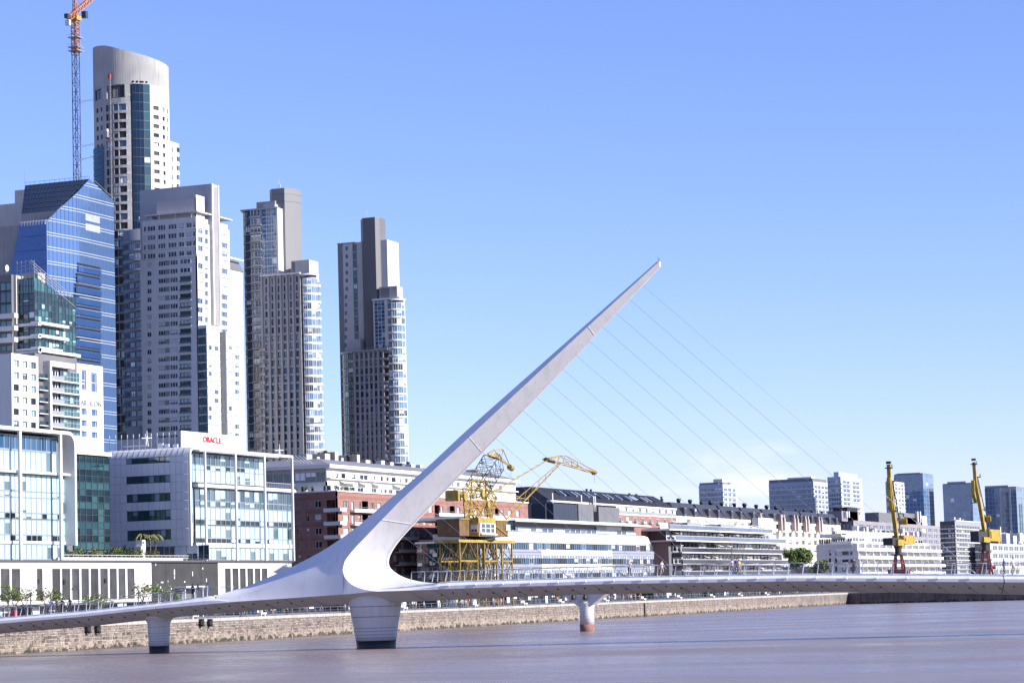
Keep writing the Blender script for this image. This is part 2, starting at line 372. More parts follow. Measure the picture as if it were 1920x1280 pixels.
def zDk(x):
    "deck edge: sinks into the pylon's foot where the pylon wraps around it"
    k = interp([(xd[0]-1,0),(xd[0],0),(xd[1],1),(xd[2],1),(xd[3],0),(xd[3]+1,0)], x); k = max(0,min(1,k))
    return zT(x)*(1-k) + (zF(x)+.06)*k
JS = 1.4   # the joints are cut at a slant
def section(x, sk=0.0):
    a, f, s_ = zDk(x), zF(x), zS(x); fold = f+(a-f)*.42; X = lambda q: x + sk*(QF-abs(q))
    near = [(-1, QT-.18, a-.02), (-1, QT, a), (-1, QF-.07, fold), (-1, QF, f), (-1, QF-.05, f-.04), (-1, QS, s_), ]
    pts = [(x+sk*(QF-q), YB-q, zq) for _, q, zq in near] + [(x+sk*(QF-q), YB+q, zq) for _, q, zq in near[::-1]]
    return pts
def deck_piece(name, xa, xb, ska=0, skb=0):
    n = max(2, int((xb-xa)/1.6)); b = MB()
    rings = []
    for i in range(n+1):
        t = i/n; x = xa+(xb-xa)*t; sk = ska*(1-t)**6 + skb*t**6
        rings.append(section(x, sk))
    b.loft(rings, 0)
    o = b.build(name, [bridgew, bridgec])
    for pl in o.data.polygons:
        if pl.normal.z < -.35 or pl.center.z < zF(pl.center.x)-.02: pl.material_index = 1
    attach(o, br); return o
deck_piece('fixed_deck', qx(262)-2, XL-.06, 0, .55)
dk = deck_piece('swing_deck', XL+.06, XR-.06, .55, -.35)
deck_piece('fixed_deck', XR+.06, 4.5, -.35, 0)
b = MB()
for xa, xb in ((qx(262)-2, XL-.1), (XL+.1, xd[0]), (xd[3], XR-.1), (XR+.1, 4.4)):
    n = 30
    b.loft([[(x, YB-2.8, zT(x)-.12), (x, YB+2.8, zT(x)-.12), (x, YB+2.8, zT(x)+.03), (x, YB-2.8, zT(x)+.03)] for x in [xa+(xb-xa)*i/n for i in range(n+1)]])
b.build('walkway', mat('deck_paving', (.45,.44,.43), .8), br)
# soffit seams and downlights
x = qx(262)
k = 0
while x < -40:
    f, s_ = zF(x), zS(x)
    if k % 2 == 0 and abs(x+122) > 4:
        pa = Vector((x, YB-QF+.08, f-.05)); pb = Vector((x+1.1, YB-QS, zS(x+1.1)-.012)); nrm = Vector((0,-.45,-.9))*.012
        b = MB(); b.tube(pa+nrm, pb+nrm, .022, 4); b.build('soffit_seam', dconc, br)
    if abs(x+122) > 7:
        t = .32 if k % 2 else .5
        p = Vector((x+.4, YB-QF+.1, f-.05)).lerp(Vector((x+.4, YB-QS, s_)), t)
        b = MB(); b.lathe(p.x, p.y, [(.11,p.z+.1),(.11,p.z-.06),(.07,p.z-.09)], 8, smooth=False); b.build('soffit_light', black, br)
    x += 1.55; k += 1
# anchor plates at the cable feet
anch_px = [1819,1758,1698,1639,1581,1523,1463.6,1408,1353,1298,1246,1194,1142,1092,1042,992,942,893,845]
xa0 = P(anch_px[0], 1083, y=YB-QT).x; xa1 = P(anch_px[-1], 1090, y=YB-QT).x
anch = [xa0+(xa1-xa0)*i/18 for i in range(19)]
for i, x in enumerate(anch):
    for sgn in (-1, 1):
        a, f = zT(x), zF(x); fold = f+(a-f)*.42
        q = lambda y_, z_, dx: (x+dx, YB+sgn*y_, z_)
        b = MB()
        A0 = q(QF-.05, fold-.01, -.95); A1 = q(QT+.1, fold+(a-fold)*.8, -.05); A2 = q(QF+.02, fold-.08, .22); A3 = q(QT-.1, a+.02, .05); A4 = q(QF+.04, fold+.0, .1)
        b.face([A0, A4, A1]); b.face([A4, A2, A1]); b.face([A1, A2, A3]); b.face([A0, A1, A3])
        b.build('anchor_plate', bridgew, br)
# pylon ----------------------------------------------------------
def spread_(a, c, k): return [a+(c-a)*i/k for i in range(k+1)]
def Q(u, v, q): return P(u, v, y=YB-q)
# station tuples: back edge, ridge, front edge (pixel u, v and half width)
st_U = [(1232.5,489.7,.12),(1100,607,.14),(1000,695.5,.16),(880,802,.2),(797,879,.22),(731,934.7,.25),(697,964,.27),(665.6,990,.3),(632,1014,.35),(600,1034.5,.45),(548,1061.5,.7),(491.6,1086.5,1.3),(455,1101,2.0),(408,1114.8,3.0)]
st_T = [(1234,492,.35),(1103,611.5,.9),(1004,703,1.25),(880,818.8,1.65),(814,880,1.85),(756,933,2.0),(716,973.8,2.1),(683,1004,2.12),(645,1033,2.27),(610,1053,2.45),(556,1077,2.75),(495,1101,3.0),(455,1113.3,3.1),(405,1121,3.35)]
st_R = [(1234,492,.35),(1103,611.5,.9),(1004,703,1.25),(880,818.8,1.65),(814,880,1.85),(756,933,2.0),(716,973.8,2.1),(689,1002,2.35),(662.5,1030,2.7),(646.5,1052,3.05),(643,1067.5,3.33),(646,1080,3.48),(659,1094.5,3.6),(680,1103.6,3.68),(705,1107.9,3.74),(760,1106.4,3.74),(830,1103.5,3.74)]
st_L = [(1237,501,.1),(1115,628,.2),(1020,727,.25),(903,846,.32),(865.6,884,.34),(809,943,.38),(772,982,.4),(748,1008,.4),(733,1028,.4),(724,1045,.45),(722.3,1060,.55),(727,1070,.8),(736,1079.5,1.2),(749.4,1086.8,1.75),(770,1092,2.4),(800,1093.5,2.95),(830,1091.5,3.06)]
n = 5
U3 = [Q(*p) for p in smooth_line(st_U, n)]; T3 = [Q(*p) for p in smooth_line(st_T, n)]
R3 = [Q(*p) for p in smooth_line(st_R, n)]; L3 = [Q(*p) for p in smooth_line(st_L, n)]
def by_u(pts):
    d = sorted(smooth_line(pts, 8)); return (lambda u: interp([(p[0],p[1]) for p in d], u)), (lambda u: interp([(p[0],p[2]) for p in d], u))
TLv, TLq = by_u(st_T[6:]); SUv, SUq = by_u(st_R[6:11]); SLv, SLq = by_u(st_R[10:15]); FBv = lambda u: interp(fb_px, u)
mir = lambda p: Vector((p.x, 2*YB-p.y, p.z))
b = MB()
def strip(A, B, sub=4):
    cols = [[a.lerp(c, j/sub) for j in range(sub+1)] for a, c in zip(A, B)]
    b.loft(cols, 0, closed=False, caps=False, smooth=True)
    b.loft([[mir(p) for p in c] for c in cols], 0, closed=False, caps=False, smooth=True)
strip(U3, T3, 3)
def sheet(us, top, bot, bulge=None):
    cols_ = []
    for u in us:
        (v0, q0), (v1, q1) = top(u), bot(u); c_ = []
        for j in range(8):
            t = j/7; c_.append(Q(u, v0+(v1-v0)*t, q0+(q1-q0)*t+(bulge(u)*sin(pi*t) if bulge else 0)))
        cols_.append(c_)
    b.loft(cols_, 0, closed=False, caps=False, smooth=True); b.loft([[mir(p) for p in c_] for c_ in cols_], 0, closed=False, caps=False, smooth=True)
TLf = lambda u: (TLv(u), TLq(u)); FBf = lambda u: (FBv(u), 3.74)
sheet(spread_(643.1, 716, 20), TLf, lambda u: (SUv(u), SUq(u)))
sheet(spread_(405, 643.1, 30), TLf, FBf, lambda u: .42*max(0, (u-520)/123)**1.5)
sheet(spread_(643.1, 705, 16), lambda u: (SLv(u), SLq(u)), FBf)
Rp, Lp = smooth_line(st_R, n), smooth_line(st_L, n)
rows_ = []
for i, (a, c) in enumerate(zip(Rp, Lp)):     # hollow, spoon-like front: straight across the mast, dished at the foot
    e = 1-.35*max(0, min(1, (i-30)/20)); r_ = []
    for j in range(9):
        t = j/8; r_.append(Q(a[0]+(c[0]-a[0])*t, a[1]+(c[1]-a[1])*t, a[2]+(c[2]-a[2])*t**e))
    rows_.append(r_)
b.loft(rows_, 0, closed=False, caps=False, smooth=True); b.loft([[mir(p) for p in r_] for r_ in rows_], 0, closed=False, caps=False, smooth=True)
b.loft([[p, mir(p)] for p in U3], 0, closed=False, caps=False, smooth=True)
b.loft([[p, mir(p)] for p in L3], 0, closed=False, caps=False, smooth=True)
py = b.build('pylon', mat('white_pylon_steel', (.9,.885,.885), .4, var=.05, scale=.35, streak=.1, bump=.04, bscale=.7), br)
# weld seams across the mast
for ia in (30, 15, 5):
    for sgn in (0, 1):
        pts = [R3[ia].lerp(L3[ia], t/6) + Vector((.02*0, -.012, 0)) for t in range(7)]
        if sgn: pts = [mir(p) for p in pts]
        s_ = MB(); s_.path(pts, .035 if ia == 30 else (.018 if ia in (15,5) else .007), 5); s_.build('weld_seam', bridgew, py)
tip = Q(1235, 493, 0); s_ = MB(); s_.lathe(tip.x+.05, tip.y, [(.05,tip.z-.55),(.17,tip.z-.4),(.2,tip.z),(.12,tip.z+.12)], 10); s_.build('tip_cap', bridgew, py)
s_ = MB(); s_.tube(tip+Vector((0,0,.1)), tip+Vector((-.1,0,.75)), .025); s_.tube(tip+Vector((.05,0,.1)), tip+Vector((.1,0,.6)), .02); s_.tube(tip+Vector((-.05,0,.4)), tip+Vector((.15,0,.45)), .015); s_.build('lightning_rod', dconc, py)
# stay cables
cab = mat('steel_cable', (.5,.54,.6), .4, .2)
for i, x in enumerate(anch):
    u = 1205-25.2*i; v = 535+25.92*i
    a = Q(u, v, 0); c = Vector((x, YB, zT(x)+.05))
    s_ = MB(); s_.tube(a+Vector((-.15,0,.15)), c, .016, 6); cb_ = s_.build('stay_cable', cab, br)
    s_ = MB(); s_.tube(c, c+(a-c).normalized()*.9, .05, 6); s_.build('cable_socket', alud, cb_)
# railings
post_m = MB(); post_m.hexa([(-.035,-.03,0),(.035,-.03,0),(.035,.05,0),(-.035,.05,0),(.17,-.22,1.12),(.23,-.22,1.12),(.23,-.16,1.12),(.17,-.16,1.12)]); post_me = post_m.mesh('rail_post', alu)
sp_ = (anch[0]-anch[1])/2
xs = []
x = anch[0]+sp_*9
while x > qx(262)+1: xs.append(x); x -= sp_
skip = (P(425,1110,y=YB).x, P(772,1090,y=YB).x)
for x in xs:
    if skip[0] < x < skip[1]: continue
    for sgn in (-1, 1):
        o = link_mesh('rail_post', post_me, br, (x, YB+sgn*2.95, zT(x)), 0)
        if sgn > 0: o.scale = (1,-1,1)
for sgn in (-1, 1):
    for seg in ([x for x in xs if x >= skip[1]], [x for x in xs if x <= skip[0]]):
        b = MB(); b.path([(x+.2, YB+sgn*3.13, zT(x)+1.13) for x in seg], .04, 6); b.build('handrail', alud, br)
        b = MB()
        for hz in (.28,.5,.72,.93):
            b.path([(x+.2*hz, YB+sgn*(2.95+.16*hz), zT(x)+hz) for x in seg], .009, 3)
        b.build('rail_wires', alud, br)
# piers
def pier_rings(name, parent, cx, cy, prof, m=0, sx=1, sy=1):
    b = MB(); b.lathe(cx, cy, prof, 40, 0, 0, sx, sy); return b.build(name, m, parent)
mp_ = P(688, 1216, z=0); MPX, MPY = mp_.x, YB
sc_ = 0.0602  # metres per pixel at the main pier
pr = lambda tab: [(r*sc_/1.0, z) for r, z in tab]
zz_ = lambda v: P(688, v, y=YB-2.5).z
ps_ = pier_rings('pier_shaft', br, MPX, MPY, [(2.28,zz_(1201)),(2.36,zz_(1192)),(2.62,zz_(1166)),(2.95,zz_(1136)),(3.06,zz_(1128)),(3.06,zz_(1116)),(2.4,zz_(1108))], pierm)
for v, w_ in ((1136.5,.035),(1156,.035),(1177,.05),(1183,.05),(1189.5,.05),(1195,.05)):
    r = interp([(1108,3.06),(1128,3.06),(1136,2.95),(1166,2.62),(1192,2.36),(1201,2.28)], v); z = zz_(v)
    pier_rings('pier_band', ps_, MPX, MPY, [(r-.02,z-w_),(r+.022,z-w_*.7),(r+.03,z+w_*.7),(r-.02,z+w_)], dconc if v < 1160 else alud)
pier_rings('pier_base', ps_, MPX, MPY, [(2.16,-2),(2.2,0),(2.27,zz_(1201))], black)
lp = P(278, 1225, z=0); LX, LY = lp.x, YB
zl = lambda v: P(278, v, y=YB-1.2).z
ps_ = pier_rings('pier_shaft', br, LX, LY, [(1.17,zl(1211)),(1.2,zl(1200)),(1.27,zl(1176)),(1.32,zl(1168)),(1.5,zl(1162)),(1.8,zl(1158)),(1.9,zl(1152))], pierm, 1, 1.1)
for v in (1175,1187,1192,1197,1202):
    z = zl(v); r = interp([(1168,1.32),(1176,1.27),(1200,1.2),(1211,1.17)], v)
    pier_rings('pier_band', ps_, LX, LY, [(r-.02,z-.035),(r+.02,z-.02),(r+.02,z+.02),(r-.02,z+.035)], alud, 1, 1.1)
pier_rings('pier_base', ps_, LX, LY, [(1.15,-2),(1.15,0),(1.17,zl(1211))], black, 1, 1.1)
# resting pier that receives the open bridge
rp_ = P(1097, 1183, z=0)
rp = thing('resting_pier', 'small white column pier with a flared head, standing alone behind the bridge', 'pier', (rp_.x, rp_.y, 0))
RX, RY = rp_.x, rp_.y+1.0
zr = lambda v: P(1097, v, y=RY-1).z
b = MB(); b.lathe(RX, RY, [(1.06,zr(1170)),(1.05,zr(1150)),(1.08,zr(1140)),(1.2,zr(1133)),(1.4,zr(1127))], 32); rc_ = b.build('column', pierm, rp)
b = MB(); b.lathe(RX, RY, [(1.08,-2),(1.08,0),(1.1,zr(1170))], 32); b.build('base_ring', mat('rusty_red_paint', (.28,.13,.11), .8, var=.3, scale=1.5), rp)
for v in (1146,1150,1155,1160,1165):
    b = MB(); z = zr(v); b.lathe(RX, RY, [(1.04,z-.03),(1.09,z),(1.04,z+.03)], 32); b.build('column_band', alud, rc_)
b = MB(); z0, z1, z2 = zr(1136), zr(1121), zr(1113)
b.loft([[(RX-.95*a, RY-.9, z0), (RX+.95*a, RY-.9, z0), (RX+.95*a, RY+.9, z0), (RX-.95*a, RY+.9, z0)] for a in (1,)] +
       [[(RX-3.3, RY-1.1, z2-.1), (RX+3.3, RY-1.1, z2-.1), (RX+3.3, RY+1.1, z2-.1), (RX-3.3, RY+1.1, z2-.1)],
        [(RX-3.5, RY-1.2, z2), (RX+3.5, RY-1.2, z2), (RX+3.5, RY+1.2, z2), (RX-3.5, RY+1.2, z2)],
        [(RX-3.5, RY-1.2, z2+.5), (RX+3.5, RY-1.2, z2+.5), (RX+3.5, RY+1.2, z2+.5), (RX-3.5, RY+1.2, z2+.5)]])
fh_ = b.build('flared_head', pierm, rp)
for u in (1076, 1098):
    p = P(u, 1119, y=RY-1.1); b = MB(); b.lathe(p.x, p.y-.3, [(.05,p.z+.5),(.2,p.z+.3),(.32,p.z-.1),(.3,p.z-.35)], 10); b.build('dock_lamp', black, fh_)
# ------------------------------------------------------------------ building helpers
def at(fc, u, v):
    p = P(u, v, x=fc.O.x) if abs(fc.th-pi/2) < 1e-6 else P(u, v, y=fc.O.y)
    return (p.y if abs(fc.th-pi/2) < 1e-6 else p.x), p.z
def az(fc, u, v): return at(fc, u, v)[1]
def aa(fc, u, v=900): return at(fc, u, v)[0]
WC = {}
def wmesh(nx, nz, fm, gm, fw, proud=.05):
    key = (nx, nz, fm.name, gm.name, fw, proud)
    if key in WC: return WC[key]
    b = MB(); fz = fw
    b.face([(-.5+fw*.5,.04,fz*.5),(.5-fw*.5,.04,fz*.5),(.5-fw*.5,.04,1-fz*.5),(-.5+fw*.5,.04,1-fz*.5)], 1)
    def bar(x0,x1,z0,z1):
        b.face([(x0,-proud,z0),(x1,-proud,z0),(x1,-proud,z1),(x0,-proud,z1)]); b.face([(x0,-proud,z0),(x0,.04,z0),(x0,.04,z1),(x0,-proud,z1)])
        b.face([(x1,-proud,z0),(x1,.04,z0),(x1,.04,z1),(x1,-proud,z1)]); b.face([(x0,-proud,z1),(x1,-proud,z1),(x1,.04,z1),(x0,.04,z1)]); b.face([(x0,-proud,z0),(x1,-proud,z0),(x1,.04,z0),(x0,.04,z0)])
    bar(-.5,-.5+fw,0,1); bar(.5-fw,.5,0,1); bar(-.5+fw,.5-fw,0,fz); bar(-.5+fw,.5-fw,1-fz,1)
    for i in range(1, nx): x = -.5+i/nx; bar(x-fw*.4,x+fw*.4,fz,1-fz)
    for i in range(1, nz): q = i/nz; b.face([(-.5+fw,-proud*.8,q-fz*.4),(.5-fw,-proud*.8,q-fz*.4),(.5-fw,-proud*.8,q+fz*.4),(-.5+fw,-proud*.8,q+fz*.4)])
    WC[key] = b.mesh('window', [fm, gm]); return WC[key]
def window(th, fc, a0, a1, z0, z1, d=0.0, nx=2, nz=1, fm=None, gm=None, name='window', fw=.07, proud=.05):
    o = bpy.data.objects.new(name, wmesh(nx, nz, fm or framew, gm or g_dark, fw, proud)); col.objects.link(o)
    o.location = fc.p((a0+a1)/2, d, z0); o.rotation_euler = (0, 0, fc.th); o.scale = (a1-a0, 1, z1-z0); attach(o, th); return o
def wall(th, fc, a0, a1, z0, z1, holes, depth, m, name='wall'):
    """a facade sheet with real openings cut through it and reveals behind them"""
    A = sorted({round(q, 4) for q in [a0, a1]+[h[0] for h in holes]+[h[1] for h in holes] if a0-1e-6 <= q <= a1+1e-6})
    Z = sorted({round(q, 4) for q in [z0, z1]+[h[2] for h in holes]+[h[3] for h in holes] if z0-1e-6 <= q <= z1+1e-6})
    b = MB()
    for j in range(len(Z)-1):
        zm = (Z[j]+Z[j+1])/2; row = [h for h in holes if h[2] < zm < h[3]]; run = None
        for i in range(len(A)):
            last = i == len(A)-1
            solid = (not last) and not any(h[0] < (A[i]+A[i+1])/2 < h[1] for h in row)
            if solid and run is None: run = A[i]
            if not solid and run is not None:
                b.face([fc.p(run,0,Z[j]),fc.p(A[i],0,Z[j]),fc.p(A[i],0,Z[j+1]),fc.p(run,0,Z[j+1])]); run = None
    for h in holes:
        c = [(h[0],h[2]),(h[1],h[2]),(h[1],h[3]),(h[0],h[3])]
        for i in range(4):
            p, q = c[i], c[(i+1)%4]; b.face([fc.p(p[0],0,p[1]),fc.p(q[0],0,q[1]),fc.p(q[0],-depth,q[1]),fc.p(p[0],-depth,p[1])])
    for p, q in (((a0,z0),(a0,z1)),((a1,z0),(a1,z1)),((a0,z1),(a1,z1))):
        b.face([fc.p(p[0],0,p[1]),fc.p(q[0],0,q[1]),fc.p(q[0],-depth,q[1]),fc.p(p[0],-depth,p[1])])
    return b.build(name, m, th)
def fslab(th, fc, a0, a1, d0, d1, z0, z1, m, name='slab'):
    b = MB(); b.fbox(fc, a0, a1, d0, d1, z0, z1); return b.build(name, m, th)
def bodybox(th, x0, x1, y0, y1, z0, z1, m, name='core'):
    b = MB(); b.box(x0, x1, y0, y1, z0, z1); return b.build(name, m, th)
def text(th, fc, s, a, d, z, size, m, name, ext=.08, sx=1.0, bold=0.0):
    cu = bpy.data.curves.new(name, 'FONT'); cu.body = s; cu.size = size; cu.extrude = ext; cu.offset = bold
    o = bpy.data.objects.new(name, cu); col.objects.link(o)
    me = bpy.data.meshes.new_from_object(o.evaluated_get(bpy.context.evaluated_depsgraph_get())); me.name = name
    bpy.data.objects.remove(o); me.materials.clear(); me.materials.append(m)
    o = bpy.data.objects.new(name, me); col.objects.link(o); o.location = fc.p(a, d, z); o.rotation_euler = (pi/2, 0, fc.th); o.scale = (sx, 1, 1)
    attach(o, th); return o
def frame_shell(th, name, path, xa, xb, t, m):
    """a bent plate: path of (y, z) in the facade plane, thickness t towards the inside, from xa (front) back to xb"""
    rings = []
    for i, (y, z) in enumerate(path):
        p0 = Vector(path[max(i-1,0)]); p1 = Vector(path[min(i+1,len(path)-1)]); d = (p1-p0).normalized(); nn = Vector((d.y, -d.x))
        yi, zi = y+nn.x*t, z+nn.y*t
        rings.append([(xa,y,z),(xb,y,z),(xb,yi,zi),(xa,yi,zi)])
    b = MB(); b.loft(rings, smooth=False); return b.build(name, m, th)
def arc(cy, cz, r, a0, a1, n=10): return [(cy+r*cos(a0+(a1-a0)*i/n), cz+r*sin(a0+(a1-a0)*i/n)) for i in range(n+1)]
def spread(a, b, n): return [a+(b-a)*i/n for i in range(n+1)]

XF = -250.0
fP = FX(XF)
# ------------------------------------------------------------------ long white podium on the quayside
ZP = az(fP, 280, 1050)
pa0, pa1 = aa(fP, -330, 1060), aa(fP, 547, 1060)
pod = thing('warehouse_podium', 'long low white podium building with tall dark panels along the promenade', 'building', (XF, (pa0+pa1)/2, GZ))
db0, db1 = aa(fP, 284, 1080), aa(fP, 409, 1080)
zt0, zb0 = az(fP, 150, 1065.5), az(fP, 150, 1124)
pan = [(6,73),(87,152),(277,320),(392,453),(465,527),(540,597),(610,668),(680,740),(752,810),(822,877),(888,942),(955,1010)]
pan = [(a/4, b_/4) for a, b_ in pan] + [(422,433),(436,447.5),(450,461),(464,475),(478,488.5),(491,501.5)] + [(-60+i*16, -47+i*16) for i in (0,1,2)]
holes = [(aa(fP,a,1090), aa(fP,b_,1090), zb0, zt0) for a, b_ in pan]
bodybox(pod, XF-60, XF-.62, pa0, pa1, GZ-.1, ZP-.35, offwhite)
wall(pod, fP, pa0, db0, GZ, ZP-.35, [h for h in holes if h[1] < db0], .6, white)
wall(pod, fP, db1, pa1, GZ, ZP-.35, [h for h in holes if h[0] > db1], .6, white)
panm = mat('charcoal_panel', (.055,.055,.058), .6, var=.35, scale=.5, streak=.25, rnd=.25)
for h in holes:
    fslab(pod, fP, h[0]+.01, h[1]-.01, -.55, -.3, h[2], h[3], panm, 'infill_panel')
fslab(pod, fP, db0+.01, db1-.01, -.5, -.12, GZ, ZP-.4, mat('charcoal_wall', (.045,.045,.048), .7, var=.3, scale=.3, streak=.2), 'dark_wall')
for u in (312,346,378): 
    a = aa(fP,u,1080); fslab(pod, fP, a-.03, a+.03, -.12, -.09, GZ, ZP-.4, black, 'wall_joint')
rr = random.Random(11)
for u, v, w_, h_ in ((293,1058,.25,.4),(328,1073,.35,1.3),(328,1081,.3,.8),(362,1075,.25,.9),(381,1065,.35,.35),(305,1091,.9,.25),(316,1089,.2,.3),(347,1090,.5,.3),(388,1087,.3,.7),(302,1101,.35,.5),(297,1097,.2,.5),(322,1103,.35,.35),(291,1103,.2,.6),(305,1105,.2,.4),(368,1103,.2,.3)):
    a, z = at(fP, u, v); fslab(pod, fP, a-w_*.5, a+w_*.5, -.12, -.1, z-h_*.5, z+h_*.5, white, 'torn_poster')
fslab(pod, fP, pa0, pa1+.3, -60, .35, ZP-.35, ZP, mat('podium_coping', (.09,.09,.1), .6), 'coping')
for u, v in ((73,1089),(122,1090),(199,1088)):
    a, z = at(fP, u, v); fslab(pod, fP, a-.35, a+.35, -.3, -.1, z-.4, z+.4, black, 'wall_vent')

# ------------------------------------------------------------------ office with red sign
fO = FX(XF-.6)
ora = None
yO0 = aa(FX(XF+.8), 357.5, 950); yO1 = aa(fO, 547, 950); ZR = az(FX(XF+.8), 380, 838.5); ZRe = ZR
ora = thing('sign_office', 'white office block with rounded roof edge and red lettering on its rooftop screen', 'building', (XF, (yO0+yO1)/2, ZP))
xO0 = P(200, 940, y=yO0).x
RAD = 1.7; TH = .55
path = [(yO0, ZR-RAD)] + arc(yO0+RAD, ZR-RAD, RAD, pi, pi/2, 10)[1:] + [(aa(FX(XF+.8),548,850)+.4, ZR)]
frame_shell(ora, 'roof_shell', path, XF+.8, xO0, TH, alu)
frame_shell(ora, 'frame_edge', [(yO0, ZP+2.9), (yO0, ZR-RAD)], XF+.8, XF+.35, TH, white)
# long side wall: panels and window strips
fS = FY(yO0-.01)
rows = [(835.5,841.5)]
zw = []
for vt, vb in ((857.5,868.5),(891.5,905.5),(925,940.5),(956.5,975.5),(993,1012)):
    zw.append((az(fS, 278, vb), az(fS, 278, vt)))
wa0, wa1 = aa(fS, 237, 930), aa(fS, 319.5, 930)
cols_ = spread(aa(fO, 366, 950), yO1-.2, 20)
bodybox(ora, xO0+.3, XF-2.8, yO0+.35, yO1-.2, ZP, az(fO,450,914), dconc, 'core'); bodybox(ora, xO0+.3, XF-2.9, yO0+.35, cols_[15]-.05, az(fO,450,914)+.01, ZR-.62, dconc, 'upper_core')
xs_ = [xO0] + [wa0+(wa1-wa0)*i/8 for i in range(-3, 12)]
xs_ = sorted({round(q,3) for q in xs_ if xO0-.01 <= q <= XF-.2}) + [XF+.33]
zr = [ZP+3.0]
for (a, b_) in zw[::-1]: zr += [a, b_]
zr += [ZR-RAD]
zsplit = [ZP+3.0] + [zw[i][1]+.0 for i in (4,3,2,1,0)]
panel_m = mat('silver_panel', (.82,.83,.86), .5, .05, var=.05, scale=.3, streak=.1, rnd=.03)
for i in range(len(xs_)-1):
    for j in range(len(zr)-1):
        x0, x1, z0, z1 = xs_[i], xs_[i+1], zr[j], zr[j+1]
        is_win = any(abs(z0-a) < 1e-6 and abs(z1-b_) < 1e-6 for a, b_ in zw) and x0 >= wa0-.05 and x1 <= wa1+.05
        if is_win: continue
        b = MB(); b.fbox(fS, x0+.02, x1-.02, -.25, .02, z0+.02, z1-.02); b.build('cladding_panel', panel_m, ora)
for z0, z1 in zw:
    for i in range(8):
        window(ora, fS, wa0+(wa1-wa0)*i/8, wa0+(wa1-wa0)*(i+1)/8, z0, z1, -.22, 1, 1, framed, glass('office_teal_glass', (.015,.06,.07), (.06,.14,.16), blind=(.25,.38,.42), pblind=.3, ior=1.9), 'strip_window', .04)
for i in range(1, 15):   # standing seams on the rounded edge
    x = xO0 + (XF+.6-xO0)*i/15; s_ = MB(); s_.path([(x, y, z) for y, z in [(q[0]-.03, q[1]+.03) for q in path[:11]]], .035, 4); s_.build('roof_seam', alud, ora)
# low glazed base under the side wall
for i in range(4):
    a0 = aa(fS, 306, 1035)+i*2.6; window(ora, FY(yO0+.3), a0, a0+2.5, ZP, ZP+3.0, .03, 2, 1, framew, g_teal, 'base_window', .04)
# glazed water front
cols_ = spread(aa(fO, 366, 950), yO1-.2, 20)
lv = lambda v: az(fO, 450, v)
bands = [(1026.5,1050,'blind'),(1018.5,1026.5,'sp'),(1010,1018,'low'),(986,1010,'blind'),(976,985,'low'),(953,976,'blind'),(942,953,'tall0'),(919,942,'tall'),(884,908,'blind'),(876,884,'low'),(855,876,'tall')]
mull = mat('blue_grey_mullion', (.3,.37,.43), .4, .2)
for vt, vb in ((855,908),(919,950),(950,985),(985,1018)):
    window(ora, FX(XF-1.0), yO0+.6, cols_[0]-.1, lv(vb), lv(vt), 0, 1, 2, mull, g_white, 'strip_pane', .06)
g_sky = glass('clear_curtain_glass', (.03,.06,.08), (.1,.16,.2), blind=(.46,.64,.7), pblind=.3, ior=1.8)
for vt, vb, kind in bands:
    z0, z1 = lv(vb), lv(vt)
    upper = vb <= 908
    for i in range(20):
        if upper and i > 14: continue
        if kind == 'sp': continue
        gm = {'blind': g_white, 'low': g_dark if rr.random() < .6 else g_white, 'tall': g_sky, 'tall0': g_sky}[kind]
        window(ora, FX(XF-1.6) if upper else fO, cols_[i], cols_[i+1], z0, z1, -.05, 1, 1, mull, gm, 'curtain_pane', .055)
fslab(ora, fO, cols_[0]-.2, yO1+.15, -.5, .25, lv(1026.5), lv(1018.5), alu, 'floor_band')
fslab(ora, fO, cols_[0]-.2, yO1+.15, -1.5, .9, lv(917.5), lv(911.5), white, 'balcony_slab')
fslab(ora, FX(XF-1.65), cols_[0]-.5, cols_[15], -.9, -.3, lv(912), lv(855), framed, 'upper_core')
b = MB(); za = lv(911)
b.path([fO.p(cols_[0]-.2,.8,za+1.05), fO.p(yO1+.1,.8,za+1.05)], .05, 5)
for i in range(41): a = cols_[0]-.2+(yO1+.3-cols_[0])*i/40; b.tube(fO.p(a,.8,za), fO.p(a,.8,za+1.05), .025, 4)
b.build('balcony_railing', alu, ora)
for u in (376, 433.5, 488, 540):
    a = aa(fO, u, 950); fslab(ora, fO, a-.22, a+.22, .95, 1.35, ZP, ZR-.5, white, 'column')
b = MB(); b.fbox(fO, cols_[0], cols_[15]+3, -2.2, 1.2, ZR-.75, ZR-TH-.01); b.build('roof_soffit', alu, ora)
# rooftop screen with lettering
fR = FX(XF-5.5); ys = aa(fR, 340, 825)
zs0, zs1 = ZR-.1, az(fR, 345, 807.5)
for i in range(12):
    a0 = ys+i*(aa(fR,456,825)-ys)/12; a1 = ys+(i+1)*(aa(fR,456,825)-ys)/12
    fslab(ora, fR, a0+.02, a1-.02, -.25, 0, zs0, zs1, white, 'screen_panel')
red = mat('red_letters', (.75,.02,.03), .4, var=.05)
ta, tz = at(fR, 379.5, 828); te = aa(fR, 413.5, 828)
t_ = text(ora, fR, 'ORACLE', ta, .12, tz, 1.55, red, 'sign_letters', .05, bold=.025)
bb = [v_.co.x for v_ in t_.data.vertices]; t_.scale.x = (te-ta)/(max(bb)-min(bb)); t_.scale.y = 1.05
fN = FY(ys)
for i in range(13):
    x = P(205+i*11.2, 830, y=ys).x; fslab(ora, fN, x-.06, x+.06, -.1, 0, zs0-.3, zs1-.2, white, 'screen_post')
fslab(ora, fN, P(205,830,y=ys).x, fR.O.x-.3, -4.0, -3.0, zs0-.3, zs1-1.0, alud, 'plant_housing')
